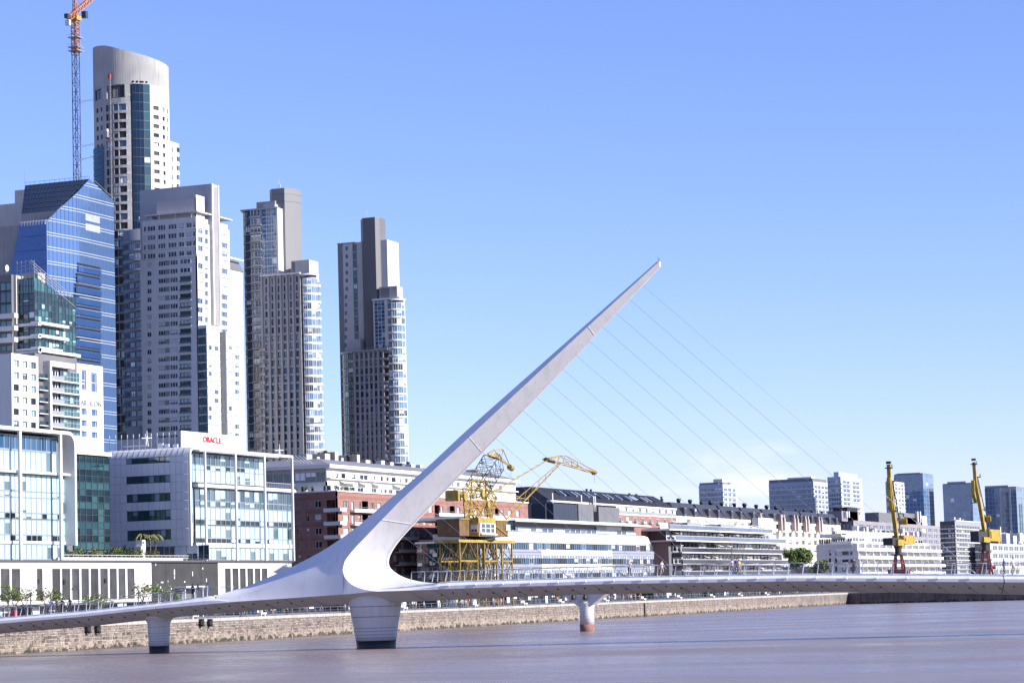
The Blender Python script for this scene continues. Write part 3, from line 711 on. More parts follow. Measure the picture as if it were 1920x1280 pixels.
for u, w_, h_ in ((253,6,.25),(300,1.2,1.2),(312,1.0,.9),(328,1.1,.8)):
    p = P(u, 836, y=ys-.6); bodybox(ora, p.x-w_*.5, p.x+w_*.5, ys-.5, ys-.2, p.z-h_*.5, p.z+h_*.5, white, 'plant_unit')
for (u0_, v0_, L_) in ((276,836,1),(524,840,1)):     # window-cleaning davits
    p = P(u0_, v0_, x=XF-2); b = MB()
    b.tube((p.x,p.y-.4,ZR-.2),(p.x,p.y,ZR+1.7),.09); b.tube((p.x,p.y+.4,ZR-.2),(p.x,p.y,ZR+1.7),.09); b.tube((p.x,p.y-2.2,ZR+1.1),(p.x,p.y+1.8,ZR+1.35),.1); b.tube((p.x,p.y,ZR+1.2),(p.x,p.y,ZR+2.6),.07)
    b.build('roof_davit', white, ora)

# ------------------------------------------------------------------ left office in a white bent frame
fL = FX(XF-2.2); fLf = FX(XF)
lof = thing('framed_office', 'glazed office at the left edge wrapped in a white bent frame', 'building', (XF, aa(fLf,60,900), ZP))
yL1 = aa(fLf, 143, 900); yL0 = aa(fLf, -330, 900); zLt = az(fLf, 60, 802.5); zLb = az(fLf, 143, 1022)
path = [(yL0, zLt), (yL1-2.6, zLt)] + arc(yL1-2.6, zLt-2.6, 2.6, pi/2, 0, 10)[1:] + [(yL1, zLb)]
frame_shell(lof, 'bent_frame', path, XF+.1, XF-26, .6, white)
gr1 = aa(fL, 126, 950); gr2 = aa(fL, 110, 850)
bodybox(lof, XF-24, XF-2.6, yL0, gr1-.3, ZP, zLt-1.9, dconc)
lv = lambda v: az(fL, 60, v)
for vt, vb, kind in ((817,845,'t'),(845,884,'b'),(889,922,'b'),(922,932,'m'),(932,962,'b'),(962,972,'l'),(973,1003,'b'),(1003,1014,'l'),(1019,1049,'b')):
    n = 34; e = gr2 if vt < 885 else gr1; c_ = spread(gr1-n*1.75, gr1, n)
    for i in range(8, n):
        if c_[i+1] > e+.6: continue
        if c_[i+1] < aa(fL, -40, 900): continue
        gm = {'t': g_blue, 'b': g_white, 'm': g_white, 'l': g_dark if rr.random() < .5 else g_white}[kind]
        window(lof, fL, c_[i], min(c_[i+1], e), lv(vb), lv(vt), 0, 1, 1, mull, gm, 'curtain_pane', .06)
fslab(lof, fL, yL0, gr1+.15, -.4, 1.3, lv(888.5), lv(884.5), white, 'balcony_slab')
fslab(lof, fL, yL0, gr1+.15, -.4, .2, lv(1019), lv(1014), alu, 'floor_band')
for u in (-36, 40, 116):
    a = aa(fLf, u, 900); fslab(lof, fLf, a-.32, a+.32, -.5, -.05, ZP, zLt-.4, white, 'column')
# dark glazed link between the two offices
fK = FX(XF-13); g_link = glass('link_ink_glass', (.008,.02,.03), (.015,.045,.06), pblind=0, ior=1.8); g_link2 = glass('link_teal_glass', (.02,.07,.09), (.05,.13,.15), pblind=0, ior=1.8)
lk = thing('glazed_link', 'dark glazed link set back between the two white offices', 'building', (XF-13, aa(fK,170,950), ZP))
k0, k1 = aa(fK, 138, 950), aa(fK, 206, 950)
bodybox(lk, XF-26, XF-13.3, k0-4, k1, ZP, az(fK,170,852), dconc)
c_ = spread(k0, k1, 6); vv = [855,868,880,892,904,917,929,941,953,965,978,990,1003,1016,1030]
for j in range(len(vv)-1):
    for i in range(6): window(lk, fK, c_[i], c_[i+1], az(fK,170,vv[j+1]), az(fK,170,vv[j]), 0, 1, 1, framed, g_link2 if (j % 3 == 1 or rr.random() < .2) else g_link, 'curtain_pane', .05)
fslab(lk, fK, k0-6, k1, -12, .6, az(fK,170,853), az(fK,170,846), white, 'roof_slab')
bodybox(lk, XF-28, XF-16, k0-2, aa(fK,200,830), az(fK,170,846), az(fK,170,816), white, 'penthouse')
# ------------------------------------------------------------------ blue faceted glass tower
XB_ = -485.0
fB = FX(XB_)
yC = aa(fB, 97, 413); zC = az(fB, 97, 413); pB = at(fB, 168, 335.5); pRr = at(fB, 213, 377)
xA = P(47, 347, y=pB[0]).x
bt = thing('blue_glass_tower', 'blue mirror-glass tower with a slanted dark roof and thin white floor lines', 'building', (XB_, yC+15, GZ))
s1 = (pB[1]-zC)/(pB[0]-yC); s2 = (pRr[1]-pB[1])/(pRr[0]-pB[0])
top = lambda y: pB[1]-s1*(pB[0]-y) if y <= pB[0] else pB[1]+s2*(y-pB[0])
g_tow = glass('blue_mirror_glass', (.1,.185,.37), (.125,.22,.42), pblind=.0, metal=.3, ior=1.9, rough=.1, wob=.03)
g_tow2 = glass('deep_blue_glass', (.045,.11,.29), (.055,.13,.33), pblind=0, metal=.35, ior=1.8, rough=.06, wob=.03)
roofm = mat('dark_roof_glass', (.018,.04,.085), .12, .2, var=.2, scale=.06)
CH = 5.0                       # chamfer: set back on the -Y side
yF = yC; yCh = aa(fB, 150, 600); xCh = XB_-2.2
# plan: left wall at y=yF from xA to xCh..., chamfer to (XB_, yCh), front to the right end
yE = pRr[0]
floors = spread(GZ, zC, 27)
step = floors[1]-floors[0]
nfl = int((pB[1]-GZ)/step)
def seg_glass(name, p0, p1, z0, z1, m):
    b = MB(); b.face([(p0[0],p0[1],z0[0]),(p1[0],p1[1],z0[1]),(p1[0],p1[1],z1[1]),(p0[0],p0[1],z1[0])]); return b.build(name, m, bt)
c0 = (xCh, yF); c1 = (XB_, yCh); c2 = (XB_, pB[0]); c3 = (XB_, yE)
wl = mat('white_floor_line', (.6,.64,.72), .4)
chd = Vector((c1[0]-c0[0], c1[1]-c0[1])); 
for k in range(nfl+1):
    z0 = GZ+k*step; z1 = z0+step
    for (p, q, nm) in ((c0, c1, 'chamfer_glazing'), (c1, c2, 'front_glazing'), (c2, c3, 'front_glazing')):
        ta_, tb = top(p[1]), top(q[1])
        if z0 >= max(ta_, tb): continue
        pts = [(p[0],p[1],z0),(q[0],q[1],z0),(q[0],q[1],min(z1,tb)),(p[0],p[1],min(z1,ta_))]
        if z0 > ta_:
            t = (z0-ta_)/(tb-ta_); pts[0] = (p[0]+(q[0]-p[0])*t, p[1]+(q[1]-p[1])*t, z0); pts[3] = pts[0]
            if z1 < tb: t = (z1-ta_)/(tb-ta_); pts[3] = (p[0]+(q[0]-p[0])*t, p[1]+(q[1]-p[1])*t, z1)
        elif z1 > ta_ and z1 < tb:
            t = (z1-ta_)/(tb-ta_); pts.insert(3, (p[0]+(q[0]-p[0])*t, p[1]+(q[1]-p[1])*t, z1)); pts[4] = (p[0],p[1],ta_)
        if z0 > tb:
            t = (z0-ta_)/(tb-ta_); pts[1] = (p[0]+(q[0]-p[0])*t, p[1]+(q[1]-p[1])*t, z0); pts[2] = pts[1]
        elif z1 > tb and z1 < ta_:
            t = (z1-ta_)/(tb-ta_); pts = [pts[0], pts[1], (q[0],q[1],tb), (p[0]+(q[0]-p[0])*t, p[1]+(q[1]-p[1])*t, z1), (p[0],p[1],z1)]
        nd = []
        for w_ in pts:
            if not nd or (Vector(w_)-Vector(nd[-1])).length > 1e-4: nd.append(w_)
        b = MB(); b.face(nd); o = b.build(nm, g_tow, bt)
        # pair of white lines at each floor
        for dz in (0.0, .95):
            zl = z0+dz+.1; P0, P1 = Vector((p[0],p[1],zl)), Vector((q[0],q[1],zl))
            tp = [t for t in [i/40 for i in range(41)] if top((P0.lerp(P1,t)).y) > zl]
            if len(tp) < 2: continue
            a, c = P0.lerp(P1,tp[0]), P0.lerp(P1,tp[-1]); d = (c-a).normalized(); n_ = Vector((d.y,-d.x,0))*.12
            l = MB(); l.hexa([a-n_,a+n_,c+n_,c-n_,a-n_+zz*.17,a+n_+zz*.17,c+n_+zz*.17,c-n_+zz*.17]); l.build('floor_line', wl, bt)
# terraces: dark slots on the front
for k, v in enumerate((493.5,513,532.5,552.5,572,592,611.5,631.5,651,671)):
    a0, z0 = at(fB, max(133, 145-k*2), v+2); a1 = aa(fB, 188, v); fslab(bt, fB, a0, a1, -.3, .08, z0-.15, z0+.6, black, 'terrace_slot')
    fslab(bt, fB, a0, a1, .05, .45, z0-2.6, z0-.5, g_tow2, 'terrace_front')
for vt, vb in ((403,416),(421,434)):
    a0, a1 = aa(fB,160,410), aa(fB,187,410); fslab(bt, fB, a0, a1, -.1, .06, az(fB,172,vb), az(fB,172,vt), mat('louvre_grille', (.4,.42,.47), .6), 'louvre')
# vertical mullions, fine
b = MB(); n = 26
for i in range(n+1):
    y = yCh+(yE-yCh)*i/n; b.box(XB_, XB_+.07, y-.06, y+.06, GZ, top(y))
for i in range(8):
    t = (i+.5)/8; x = c0[0]+(c1[0]-c0[0])*t; y = c0[1]+(c1[1]-c0[1])*t; b.box(x-.02, x+.1, y-.06, y+.06, GZ, top(y))
b.build('mullions', mat('blue_mullion', (.12,.2,.4), .4, .4), bt)
# left wall: leans outwards towards its foot at the back
xA2 = P(38, 418, y=yF).x; xA3 = P(0, 600, y=yF).x
zk = az(FY(yF), 30, 470); zq = az(FY(yF), 0, 600)
for k in range(27):
    z0, z1 = floors[k], floors[k+1]
    xl = lambda z: interp([(GZ, xA3-4), (zq, xA3), (zC, xA2)], z)
    b = MB(); b.face([(xl(z0),yF,z0+.1),(xCh,yF,z0+.1),(xCh,yF,z1),(xl(z1),yF,z1)]); b.build('side_glazing', g_tow2, bt)
zt_ = az(FY(yF),60,452)
b = MB()
RL = lambda x0_, x1_: Vector((x0_,pB[0],pB[1])).lerp(Vector((x1_,yF,zC)), .76)
r0_, r1_ = RL(xA,xA2), RL(XB_,xCh)
b.face([(xA,pB[0],pB[1]),(XB_,pB[0],pB[1]),tuple(r1_),tuple(r0_)])
b.face([(xA,pB[0],pB[1]),(XB_,pB[0],pB[1]),(XB_,yE,pRr[1]),(xA,yE,pRr[1])])
b.build('slanted_roof', roofm, bt)
for i in range(1, 6):
    t = i/6*.76; a = Vector((xA,pB[0],pB[1])).lerp(Vector((xA2,yF,zC)),t); c = Vector((XB_,pB[0],pB[1])).lerp(Vector((xCh,yF,zC)),t)
    l = MB(); l.tube(a+Vector((0,-.1,.1)), c+Vector((0,-.1,.1)), .13, 4); l.build('roof_bar', mat('roof_bar_grey', (.2,.22,.26), .5), bt)
for i in range(1, 16):
    t = i/16; a = Vector((xA,pB[0],pB[1])).lerp(Vector((XB_,pB[0],pB[1])),t); c = r0_.lerp(r1_,t)
    l = MB(); l.tube(a+Vector((0,-.05,.05)), c+Vector((0,-.05,.05)), .06, 4); l.build('roof_mullion', framed, bt)
# open terrace under the roof
b = MB(); b.box(xA3-3, xCh-.6, yF+1.5, yE-.2, GZ, zC-.4); b.build('core', conc, bt)
b = MB(); b.face([(r0_.x,r0_.y,r0_.z),(r1_.x,r1_.y,r1_.z),(r1_.x,r1_.y+.5,zC-1),(r0_.x,r0_.y+.5,zC-1)]); b.build('terrace_back', conc, bt)
fslab(bt, FY(yF), xA2, xCh, -3, .05, zC-.35, zC, conc, 'roof_beam')
fslab(bt, FY(yF), xA2, xCh, -.1, .08, zC, zC+.5, MT['white_floor_line'], 'terrace_ledge')
for i in range(9):
    x = xA2+(xCh-xA2)*(i+.5)/9; fslab(bt, FY(yF), x-.25, x+.25, -.6, .15, zC-1.2, zC+.4, white, 'beam_bracket')
b = MB(); b.path([(xA,pB[0],pB[1]+1),(XB_,pB[0],pB[1]+1),(XB_,yE,pRr[1]+1)], .08, 4)
for i in range(14): t = i/13; b.tube(Vector((xA,pB[0],pB[1])).lerp(Vector((XB_,pB[0],pB[1])),t), Vector((xA,pB[0],pB[1]+1)).lerp(Vector((XB_,pB[0],pB[1]+1)),t), .06, 4)
b.build('ridge_rail', alud, bt)
b = MB(); q = P(47, 348, y=pB[0]); b.tube(q, q+zz*5.5, .09, 4); b.build('antenna', alud, bt)

# ------------------------------------------------------------------ grey residential slab behind it
fG = FX(-560.0)
gt = thing('grey_rear_tower', 'grey concrete tower cut off at the left edge behind the blue tower', 'building', (-575, P(20,400,x=-560).y, GZ))
fGy = FY(aa(fG, 46, 400)); x0 = aa(fGy, -30, 400); x1 = aa(fGy, 46, 400)
holes = []
vv = [(425,440),(443,457),(461,475),(479,493),(498,512)]
for vt, vb in vv:
    for ua, ub in ((-14,-4),(1,7),(12,26),(29,34)):
        holes.append((aa(fGy,ua,430), aa(fGy,ub,430), az(fGy,20,vb-3), az(fGy,20,vt)))
wall(gt, fGy, x0, x1, GZ, az(fGy,20,382), holes, .4, lconc)
for h in holes: window(gt, fGy, *h, -.35, 2, 1, framed, g_dark)
bodybox(gt, x0-6, x1-.2, fGy.O.y+.42, fGy.O.y+25, GZ, az(fGy,20,382)-.05, conc)
for vt, vb in vv: fslab(gt, fGy, x0, x1, 0.01, .5, az(fGy,20,vb+1), az(fGy,20,vb-1), offwhite, 'floor_slab')
bodybox(gt, aa(fGy,20,360), x1-.5, fGy.O.y+3, fGy.O.y+16, az(fGy,20,382), az(fGy,30,354.5), lconc, 'penthouse')

# ------------------------------------------------------------------ tall round concrete tower under construction
XA = -520.0
rt = None
cA = P(248, 300, x=XA); rad = None
kA = (cA-CAM).dot(FW)
rad = 70.5*kA/FPX
rt = thing('round_concrete_tower', 'tallest tower, round raw concrete with a slanted hollow crown and a blue glass strip', 'building', (cA.x, cA.y, GZ))
face = math.atan2(CAM.y-cA.y, CAM.x-cA.x)            # direction back to the viewer
def ang(u):                                            # tower-surface angle seen at pixel column u
    return face + math.asin(max(-1, min(1, (u-248)/70.5)))
def ring(a, r, z): return Vector((cA.x+r*cos(a), cA.y+r*sin(a), z))
zA = lambda v: P(248, v, x=XA).z - 0
# levels at the surface nearest to the viewer
pf = ring(face, rad, 0)
def zs_(v):
    d = FW + RT*((248-960)/FPX) - UP*((v-640)/FPX); k = ((pf-CAM).dot(fh))/d.dot(fh); return (CAM+d*k).z
craw = mat('raw_concrete', (.43,.425,.425), .85, var=.22, scale=.06, streak=.25)
# crown: a shell cut by a slanted plane
ncr = 96
zcut = lambda a: zs_(interp([(177,77),(200,81.5),(230,92),(260,100),(290,107),(318,113)], 248+70.5*sin(a-face)))
b = MB(); zlow = zs_(157)
ringo = [ring(2*pi*i/ncr, rad, 0) for i in range(ncr)]
for i in range(ncr):
    a, a2 = 2*pi*i/ncr, 2*pi*(i+1)/ncr
    za, zb_ = zcut(a), zcut(a2)
    b.face([ring(a,rad,zlow),ring(a2,rad,zlow),ring(a2,rad,zb_),ring(a,rad,za)], smooth=True)
    b.face([ring(a,rad-.6,zlow),ring(a2,rad-.6,zlow),ring(a2,rad-.6,zb_),ring(a,rad-.6,za)], smooth=True)
    b.face([ring(a,rad,za),ring(a2,rad,zb_),ring(a2,rad-.6,zb_),ring(a,rad-.6,za)])
b.build('crown', craw, rt)
b = MB(); b.lathe(cA.x, cA.y, [(rad-.9,GZ),(rad-.9,zlow-.3)], 96); b.build('core', dconc, rt)
b = MB(); b.lathe(cA.x, cA.y, [(rad-.2,zlow-.4),(rad-.2,zlow)], 64); b.build('crown_floor', craw, rt)
# curved wall with window openings in degrees
lev = [157] + [191+17.15*i for i in range(0, 40)]
def arcwall(name, u0_, u1_, levels, wins, m, r=rad, gm=g_dark, fm=framed):
    """levels: list of floor pixel rows; wins: list of (ua, ub, top fraction, bottom fraction)"""
    a0, a1 = ang(u0_), ang(u1_)
    for k in range(len(levels)-1):
        zt, zb_ = zs_(levels[k]), zs_(levels[k+1]); h = zt-zb_
        cuts = sorted({a0, a1} | {ang(w_[0]) for w_ in wins} | {ang(w_[1]) for w_ in wins} | {a0+(a1-a0)*i/6 for i in range(7)})
        b = MB()
        for c, d in zip(cuts, cuts[1:]):
            if d-c < 1e-5: continue
            w_ = [q for q in wins if ang(q[0])-1e-6 <= c and d <= ang(q[1])+1e-6]
            if w_:
                t0 = zt-h*w_[0][2]; t1 = zt-h*w_[0][3]
                for (p, q) in ((zb_, t1), (t0, zt)):
                    if q-p > .02: b.face([ring(c,r,p),ring(d,r,p),ring(d,r,q),ring(c,r,q)])
                b.face([ring(c,r,t1),ring(d,r,t1),ring(d,r-.7,t1),ring(c,r-.7,t1)]); b.face([ring(c,r,t0),ring(d,r,t0),ring(d,r-.7,t0),ring(c,r-.7,t0)])
            else: b.face([ring(c,r,zb_),ring(d,r,zb_),ring(d,r,zt),ring(c,r,zt)])
        for w_ in wins:
            t0 = zt-h*w_[2]; t1 = zt-h*w_[3]
            for q in (ang(w_[0]), ang(w_[1])): b.face([ring(q,r,t1),ring(q,r,t0),ring(q,r-.7,t0),ring(q,r-.7,t1)])
        b.build('wall_storey', m, rt)
        for w_ in wins:
            t0 = zt-h*w_[2]; t1 = zt-h*w_[3]; am = (ang(w_[0])+ang(w_[1]))/2; p0, p1 = ring(ang(w_[0]),r-.45,0), ring(ang(w_[1]),r-.45,0)
            fc = Fac(((p0.x+p1.x)/2,(p0.y+p1.y)/2), math.atan2(p1.y-p0.y, p1.x-p0.x)); wl_ = (p1-p0).length
            window(rt, fc, -wl_/2, wl_/2, t1, t0, 0, 2 if wl_ > 1.6 else 1, 1, fm, rr.choice((gm, black, black, g_blue)))
L0 = [157,191]
arcwall('w', 177.6, 246, L0, [(180.5,193,.1,.7),(203,236,.02,.75)], craw)
arcwall('w', 282, 318.4, L0, [], lconc)
up = [191+17.1*i for i in range(15)]
arcwall('w', 178, 246.5, up, [(183,187,.3,.8),(191,194,.3,.8),(201,212,.18,.9),(215,223,.18,.9),(224.5,238,.18,.88)], craw)
arcwall('w', 282, 318.4, up, [(288,298,.3,.72),(305,309,.3,.75),(313.5,315.5,.3,.75)], mat('pale_concrete', (.58,.57,.555), .85, var=.1, scale=.1, streak=.12))
dn = [191+17.1*14+17.3*i for i in range(0, 23)]
arcwall('w', 205, 246.5, dn, [(213,220,.08,.9),(221,239,.08,.85)], conc)  # dark glazing, enlarged so that it also stands in for shadow here
# glass strip
for k in range(24):
    v0, v1 = 157+17.1*k, 157+17.1*(k+1)
    for ua, ub, gm in ((249,256,g_tow2),(256,263,g_tow2),(263,270,g_tow2),(270.5,281.5,g_teal)):
        p0, p1 = ring(ang(ua),rad-.1,0), ring(ang(ub),rad-.1,0); fc = Fac(((p0.x+p1.x)/2,(p0.y+p1.y)/2), math.atan2(p1.y-p0.y,p1.x-p0.x)); wl_ = (p1-p0).length
        window(rt, fc, -wl_/2, wl_/2, zs_(v1), zs_(v0), 0, 1, 1, framed, glass('deep_strip_glass', (.004,.014,.04), (.008,.025,.06), pblind=0, ior=1.45) if gm is g_tow2 else gm, 'strip_pane', .03)
# blue netting panel on the left flank
for k in range(14):
    b = MB(); v0, v1 = 268+11*k, 268+11*(k+1)
    cs = spread(ang(177.7), ang(196), 5)
    b.loft([[ring(a,rad+.35,zs_(v1)) for a in cs],[ring(a,rad+.35,zs_(v0)-.15) for a in cs]], closed=False, caps=False); b.build('safety_net', mat('blue_safety_net', (.05,.16,.27), .7, var=.2, scale=.3), rt)
# side wing at the right
fW_ = FX(ring(ang(318),rad,0).x); p = ring(ang(316), rad, 0)
w0, w1 = P(316,400,x=p.x).y, P(338,400,x=p.x).y
fW_ = FX(p.x); holes = []
for k in range(16):
    v = 277+17.1*k
    holes.append((aa(fW_,331,v), aa(fW_,336.5,v), az(fW_,334,v+9), az(fW_,334,v))); holes.append((aa(fW_,322,v), aa(fW_,324,v), az(fW_,323,v+9), az(fW_,323,v)))
wall(rt, fW_, w0, w1, GZ, az(fW_,330,268), holes, .4, MT['pale_concrete'], 'wing_wall')
for h in holes: window(rt, fW_, *h, -.35, 1, 1, framew, g_blue)
bodybox(rt, p.x-12, p.x-.42, w0-3, w1, GZ, az(fW_,330,268)-.1, lconc, 'wing_core')
# storey numerals, five small holes under the crown
for i, n_ in enumerate(('54','53','52','51','50','49','48','47','46','45','44','43','42','41')):
    v = 181+ (0 if i == 0 else 26+17.1*(i-1)); q = ring(ang(240.5), rad+.03, zs_(v)); a_ = ang(240.5)+pi/2
    text(rt, Fac((q.x,q.y), a_), n_, -.7, 0, q.z, 2.0, mat('pale_numeral', (.72,.72,.72), .8), 'storey_number', .02)
for u in (252,259.5,266,269.5,276.5):
    q = ring(ang(u), rad-.1, zs_(153)); b = MB(); b.box(q.x-.2,q.x+.35,q.y-.5,q.y+.3,q.z-.3,q.z+.3); b.build('wall_opening', black, rt)
# hoist mast on the facade
hm = thing('builders_hoist', 'thin lattice hoist mast with a red tip climbing the round concrete tower', 'hoist', ring(ang(211.5), rad+1.2, GZ))
b = MB(); q = ring(ang(211.5), rad+1.3, 0); t1 = zs_(146)
for dx, dy in ((-.35,-.35),(.35,-.35),(.35,.35),(-.35,.35)): b.tube((q.x+dx,q.y+dy,GZ),(q.x+dx,q.y+dy,t1),.09,4)
z = GZ+90; s = 1
while z < t1-1:
    b.tube((q.x-.35*s,q.y-.35,z),(q.x+.35*s,q.y-.35,z+1.2),.05,3); b.tube((q.x+.35,q.y-.35*s,z),(q.x+.35,q.y+.35*s,z+1.2),.05,3); z += 1.2; s = -s
b.build('mast', mat('galvanised_steel', (.42,.42,.43), .5, .4), hm)
b = MB(); b.box(q.x-.5,q.x+.5,q.y-.5,q.y+.5,t1,t1+1.6); b.build('mast_tip', mat('hoist_red', (.5,.08,.08), .5), hm)
b = MB(); b.box(q.x-1.6,q.x-.5,q.y-1.5,q.y+.6,zs_(257),zs_(246)); b.build('cage', MT['galvanised_steel'], hm)
b = MB(); b.box(q.x-1.4,q.x-.7,q.y-1.3,q.y,zs_(246),zs_(241)); b.build('cage_roof', white, hm)
# ------------------------------------------------------------------ tower crane
XC = -560.0
tcb = P(147, 500, x=XC); tc_ = thing('tower_crane', 'orange and blue lattice tower crane behind the blue tower', 'crane', (tcb.x, tcb.y, GZ))
orange = mat('crane_orange', (.55,.22,.08), .5, var=.15); cblue = mat('crane_blue_steel', (.07,.1,.2), .5, var=.15)
def lattice(b, p0, p1, w_, bays, r, side=None, m=0, taper=1.0):
    p0, p1 = Vector(p0), Vector(p1); d = (p1-p0).normalized()
    s_ = (Vector((0,0,1)) if abs(d.z) < .8 else Vector((0,1,0))); a = d.cross(s_).normalized(); c = d.cross(a).normalized()
    cs = [(-1,-1),(1,-1),(1,1),(-1,1)]
    pt = lambda t, i: p0.lerp(p1,t)+(a*cs[i][0]+c*cs[i][1])*w_*.5*(1+(taper-1)*t)
    for i in range(4): b.tube(pt(0,i), pt(1,i), r, 4, m)
    for k in range(bays):
        t0, t1_ = k/bays, (k+1)/bays
        for i in range(4):
            j = (i+1) % 4
            b.tube(pt(t0,i), pt(t1_,j), r*.6, 3, m) if k % 2 else b.tube(pt(t0,j), pt(t1_,i), r*.6, 3, m)
            b.tube(pt(t1_,i), pt(t1_,j), r*.6, 3, m)
zc = lambda u, v: P(u, v, x=XC)
mid = zc(144.5,105); topm = zc(143,37)
b = MB(); lattice(b, (tcb.x,tcb.y,GZ), (tcb.x,tcb.y,mid.z), 2.3, 60, .18); b.build('lower_mast', cblue, tc_)
b = MB(); lattice(b, (tcb.x,tcb.y,mid.z), (tcb.x,tcb.y,topm.z), 2.5, 12, .2); b.build('upper_mast', orange, tc_)
for v in (72,90,97):
    z = zc(144,v).z; b = MB(); b.box(tcb.x-2.4,tcb.x+2.4,tcb.y-2.4,tcb.y+2.4,z-.2,z+.15); b.path([(tcb.x-2.4,tcb.y-2.4,z+1),(tcb.x+2.4,tcb.y-2.4,z+1),(tcb.x+2.4,tcb.y+2.4,z+1)],.07,4); b.build('platform', alud, tc_)
pz = topm.z
b = MB(); b.box(tcb.x-1.9,tcb.x+1.9,tcb.y-1.9,tcb.y+1.9,pz-.6,pz+1.2); b.build('slewing_ring', mat('crane_yellow_ring', (.6,.33,.06), .5), tc_)
jb = zc(130,34); je = zc(190,-20)
b = MB(); lattice(b, (tcb.x,jb.y-.5,jb.z), (tcb.x,je.y,je.z), 1.9, 22, .17); b.build('jib', orange, tc_)
b = MB(); lattice(b, (tcb.x,tcb.y,pz+1), (tcb.x,tcb.y-.6,zc(142,-16).z), 1.7, 7, .15, taper=.4); b.build('tower_head', orange, tc_)
q = zc(128,42); b = MB(); b.box(tcb.x-1,tcb.x+1,q.y-.9,q.y+.5,zc(128,48).z,zc(128,38).z); b.build('counterweight', white, tc_)
q = zc(126,30); b = MB(); b.box(tcb.x-.9,tcb.x+.9,q.y-1,q.y+1.5,zc(127,35).z,zc(127,27).z); b.build('winch', framed, tc_)
q = zc(153,29); b = MB(); b.box(tcb.x+.5,tcb.x+2.6,q.y-1,q.y+1,zc(153,35).z,zc(153,24).z); b.box(tcb.x+.4,tcb.x+2.7,q.y-1.1,q.y+1.1,zc(153,24).z,zc(153,23).z); b.build('cab', mat('cab_glass', (.05,.09,.1), .15, var=.3), tc_)
for v in (189.5,273,297):
    a = zc(151,v+2); c = zc(178,v-2); b = MB()
    for dz in (0,1.1 if v < 280 else .5): b.tube((a.x,a.y,a.z+dz-.5),(c.x,c.y,c.z-dz+.8),.12,4)
    for i in range(7): t = i/6; p = a.lerp(c,t); b.tube(p-zz*.3,p+zz*.5,.06,3)
    b.build('wall_tie', cblue, tc_)
# ------------------------------------------------------------------ pale residential tower with stepped blocks
def steps(v0, dv, n): return [v0+dv*i for i in range(n+1)]
X4 = -460.0
f4 = FX(X4); y4 = aa(f4, 369, 500); f4y = FY(y4)
rt4 = thing('pale_residential_tower', 'pale grey residential tower of stepped blocks with a tall slab fin on its roof', 'building', (X4, y4, GZ))
pale = mat('pale_grey_render', (.64,.64,.65), .8, var=.07, scale=.08, streak=.1)
wht4 = mat('bright_white_render', (.8,.79,.77), .8, var=.05, scale=.1, streak=.08)
g_bal = mat('balcony_dark_glass', (.1,.15,.17), .1, var=.3, scale=.5)
# main side wall (-Y), lower part
zl4 = lambda v: az(f4y, 320, v)
x_l, x_c = aa(f4y, 264.5, 600), X4
rowsv = steps(486, 16.35, 20)
holes = []; wins = []
for v in rowsv:
    zt, zb_ = zl4(v+2), zl4(v+11)
    wins.append((aa(f4y,275,v), aa(f4y,283.5,v), zl4(v+12), zl4(v+3), 2, g_res))
    for ua, ub in ((296,309.5),(318,333)): wins.append((aa(f4y,ua,v), aa(f4y,ub,v), zb_, zt, 3, g_res))
wall(rt4, f4y, x_l, x_c, GZ, zl4(482), [w_[:4] for w_ in wins]+[(aa(f4y,337,v), aa(f4y,358,v), zl4(v+13), zl4(v+1)) for v in rowsv[2:]], .5, pale)
for w_ in wins: window(rt4, f4y, *w_[:4], -.42, w_[4], 1, framew, w_[5])
for v in rowsv: fslab(rt4, f4y, aa(f4y,309.8,v), aa(f4y,317.7,v), .02, .06, zl4(v+11), zl4(v+2), mat('taupe_infill', (.24,.24,.23), .7), 'infill_panel')
for v in rowsv[2:]:
    window(rt4, f4y, aa(f4y,337,v), aa(f4y,358,v), zl4(v+13), zl4(v+1), -.48, 3, 1, framed, g_res, 'balcony_door', .05)
    sb_ = fslab(rt4, f4y, aa(f4y,336,v), aa(f4y,359,v), -.4, .5, zl4(v+13.6), zl4(v+12.6), offwhite, 'balcony_slab')
    fslab(sb_, f4y, aa(f4y,337,v), aa(f4y,358.5,v), .38, .44, zl4(v+12.6), zl4(v+8.8), g_bal, 'balcony_glass')
for v in rowsv[:2]: window(rt4, f4y, aa(f4y,337,v), aa(f4y,358,v), zl4(v+11), zl4(v+2), .06, 3, 1, framew, g_res)
y4e = aa(f4, 431, 500)
bodybox(rt4, x_l, x_c-.55, y4+.55, y4e-.3, GZ, zl4(482), pale)
# upper storeys
zu = lambda v: az(f4y, 320, v)
holes = []; uh = []
for v in steps(417, 17.2, 3):
    for ua, ub, n_ in ((269,273,1),(275,291,3),(295,310,3),(314,331,3),(334.5,345,2),(348.5,359,2),(361.5,367,1)): uh.append((aa(f4y,ua,v), aa(f4y,ub,v), zu(v+13), zu(v+3.5), n_))
xu = aa(f4y, 267, 440)
wall(rt4, f4y, xu, x_c-.02, zl4(482), zu(410), [h[:4] for h in uh], .45, pale, 'upper_wall')
for h in uh: window(rt4, f4y, *h[:4], -.38, h[4], 1, framew, g_res)
for v in steps(417, 17.2, 3): fslab(rt4, f4y, xu, x_c-.02, .01, .3, zu(v+15.6), zu(v+14.4), offwhite, 'floor_ledge')
bodybox(rt4, xu, x_c-.5, y4+.5, y4e-.3, zl4(482)-.1, zu(410), pale, 'upper_core')
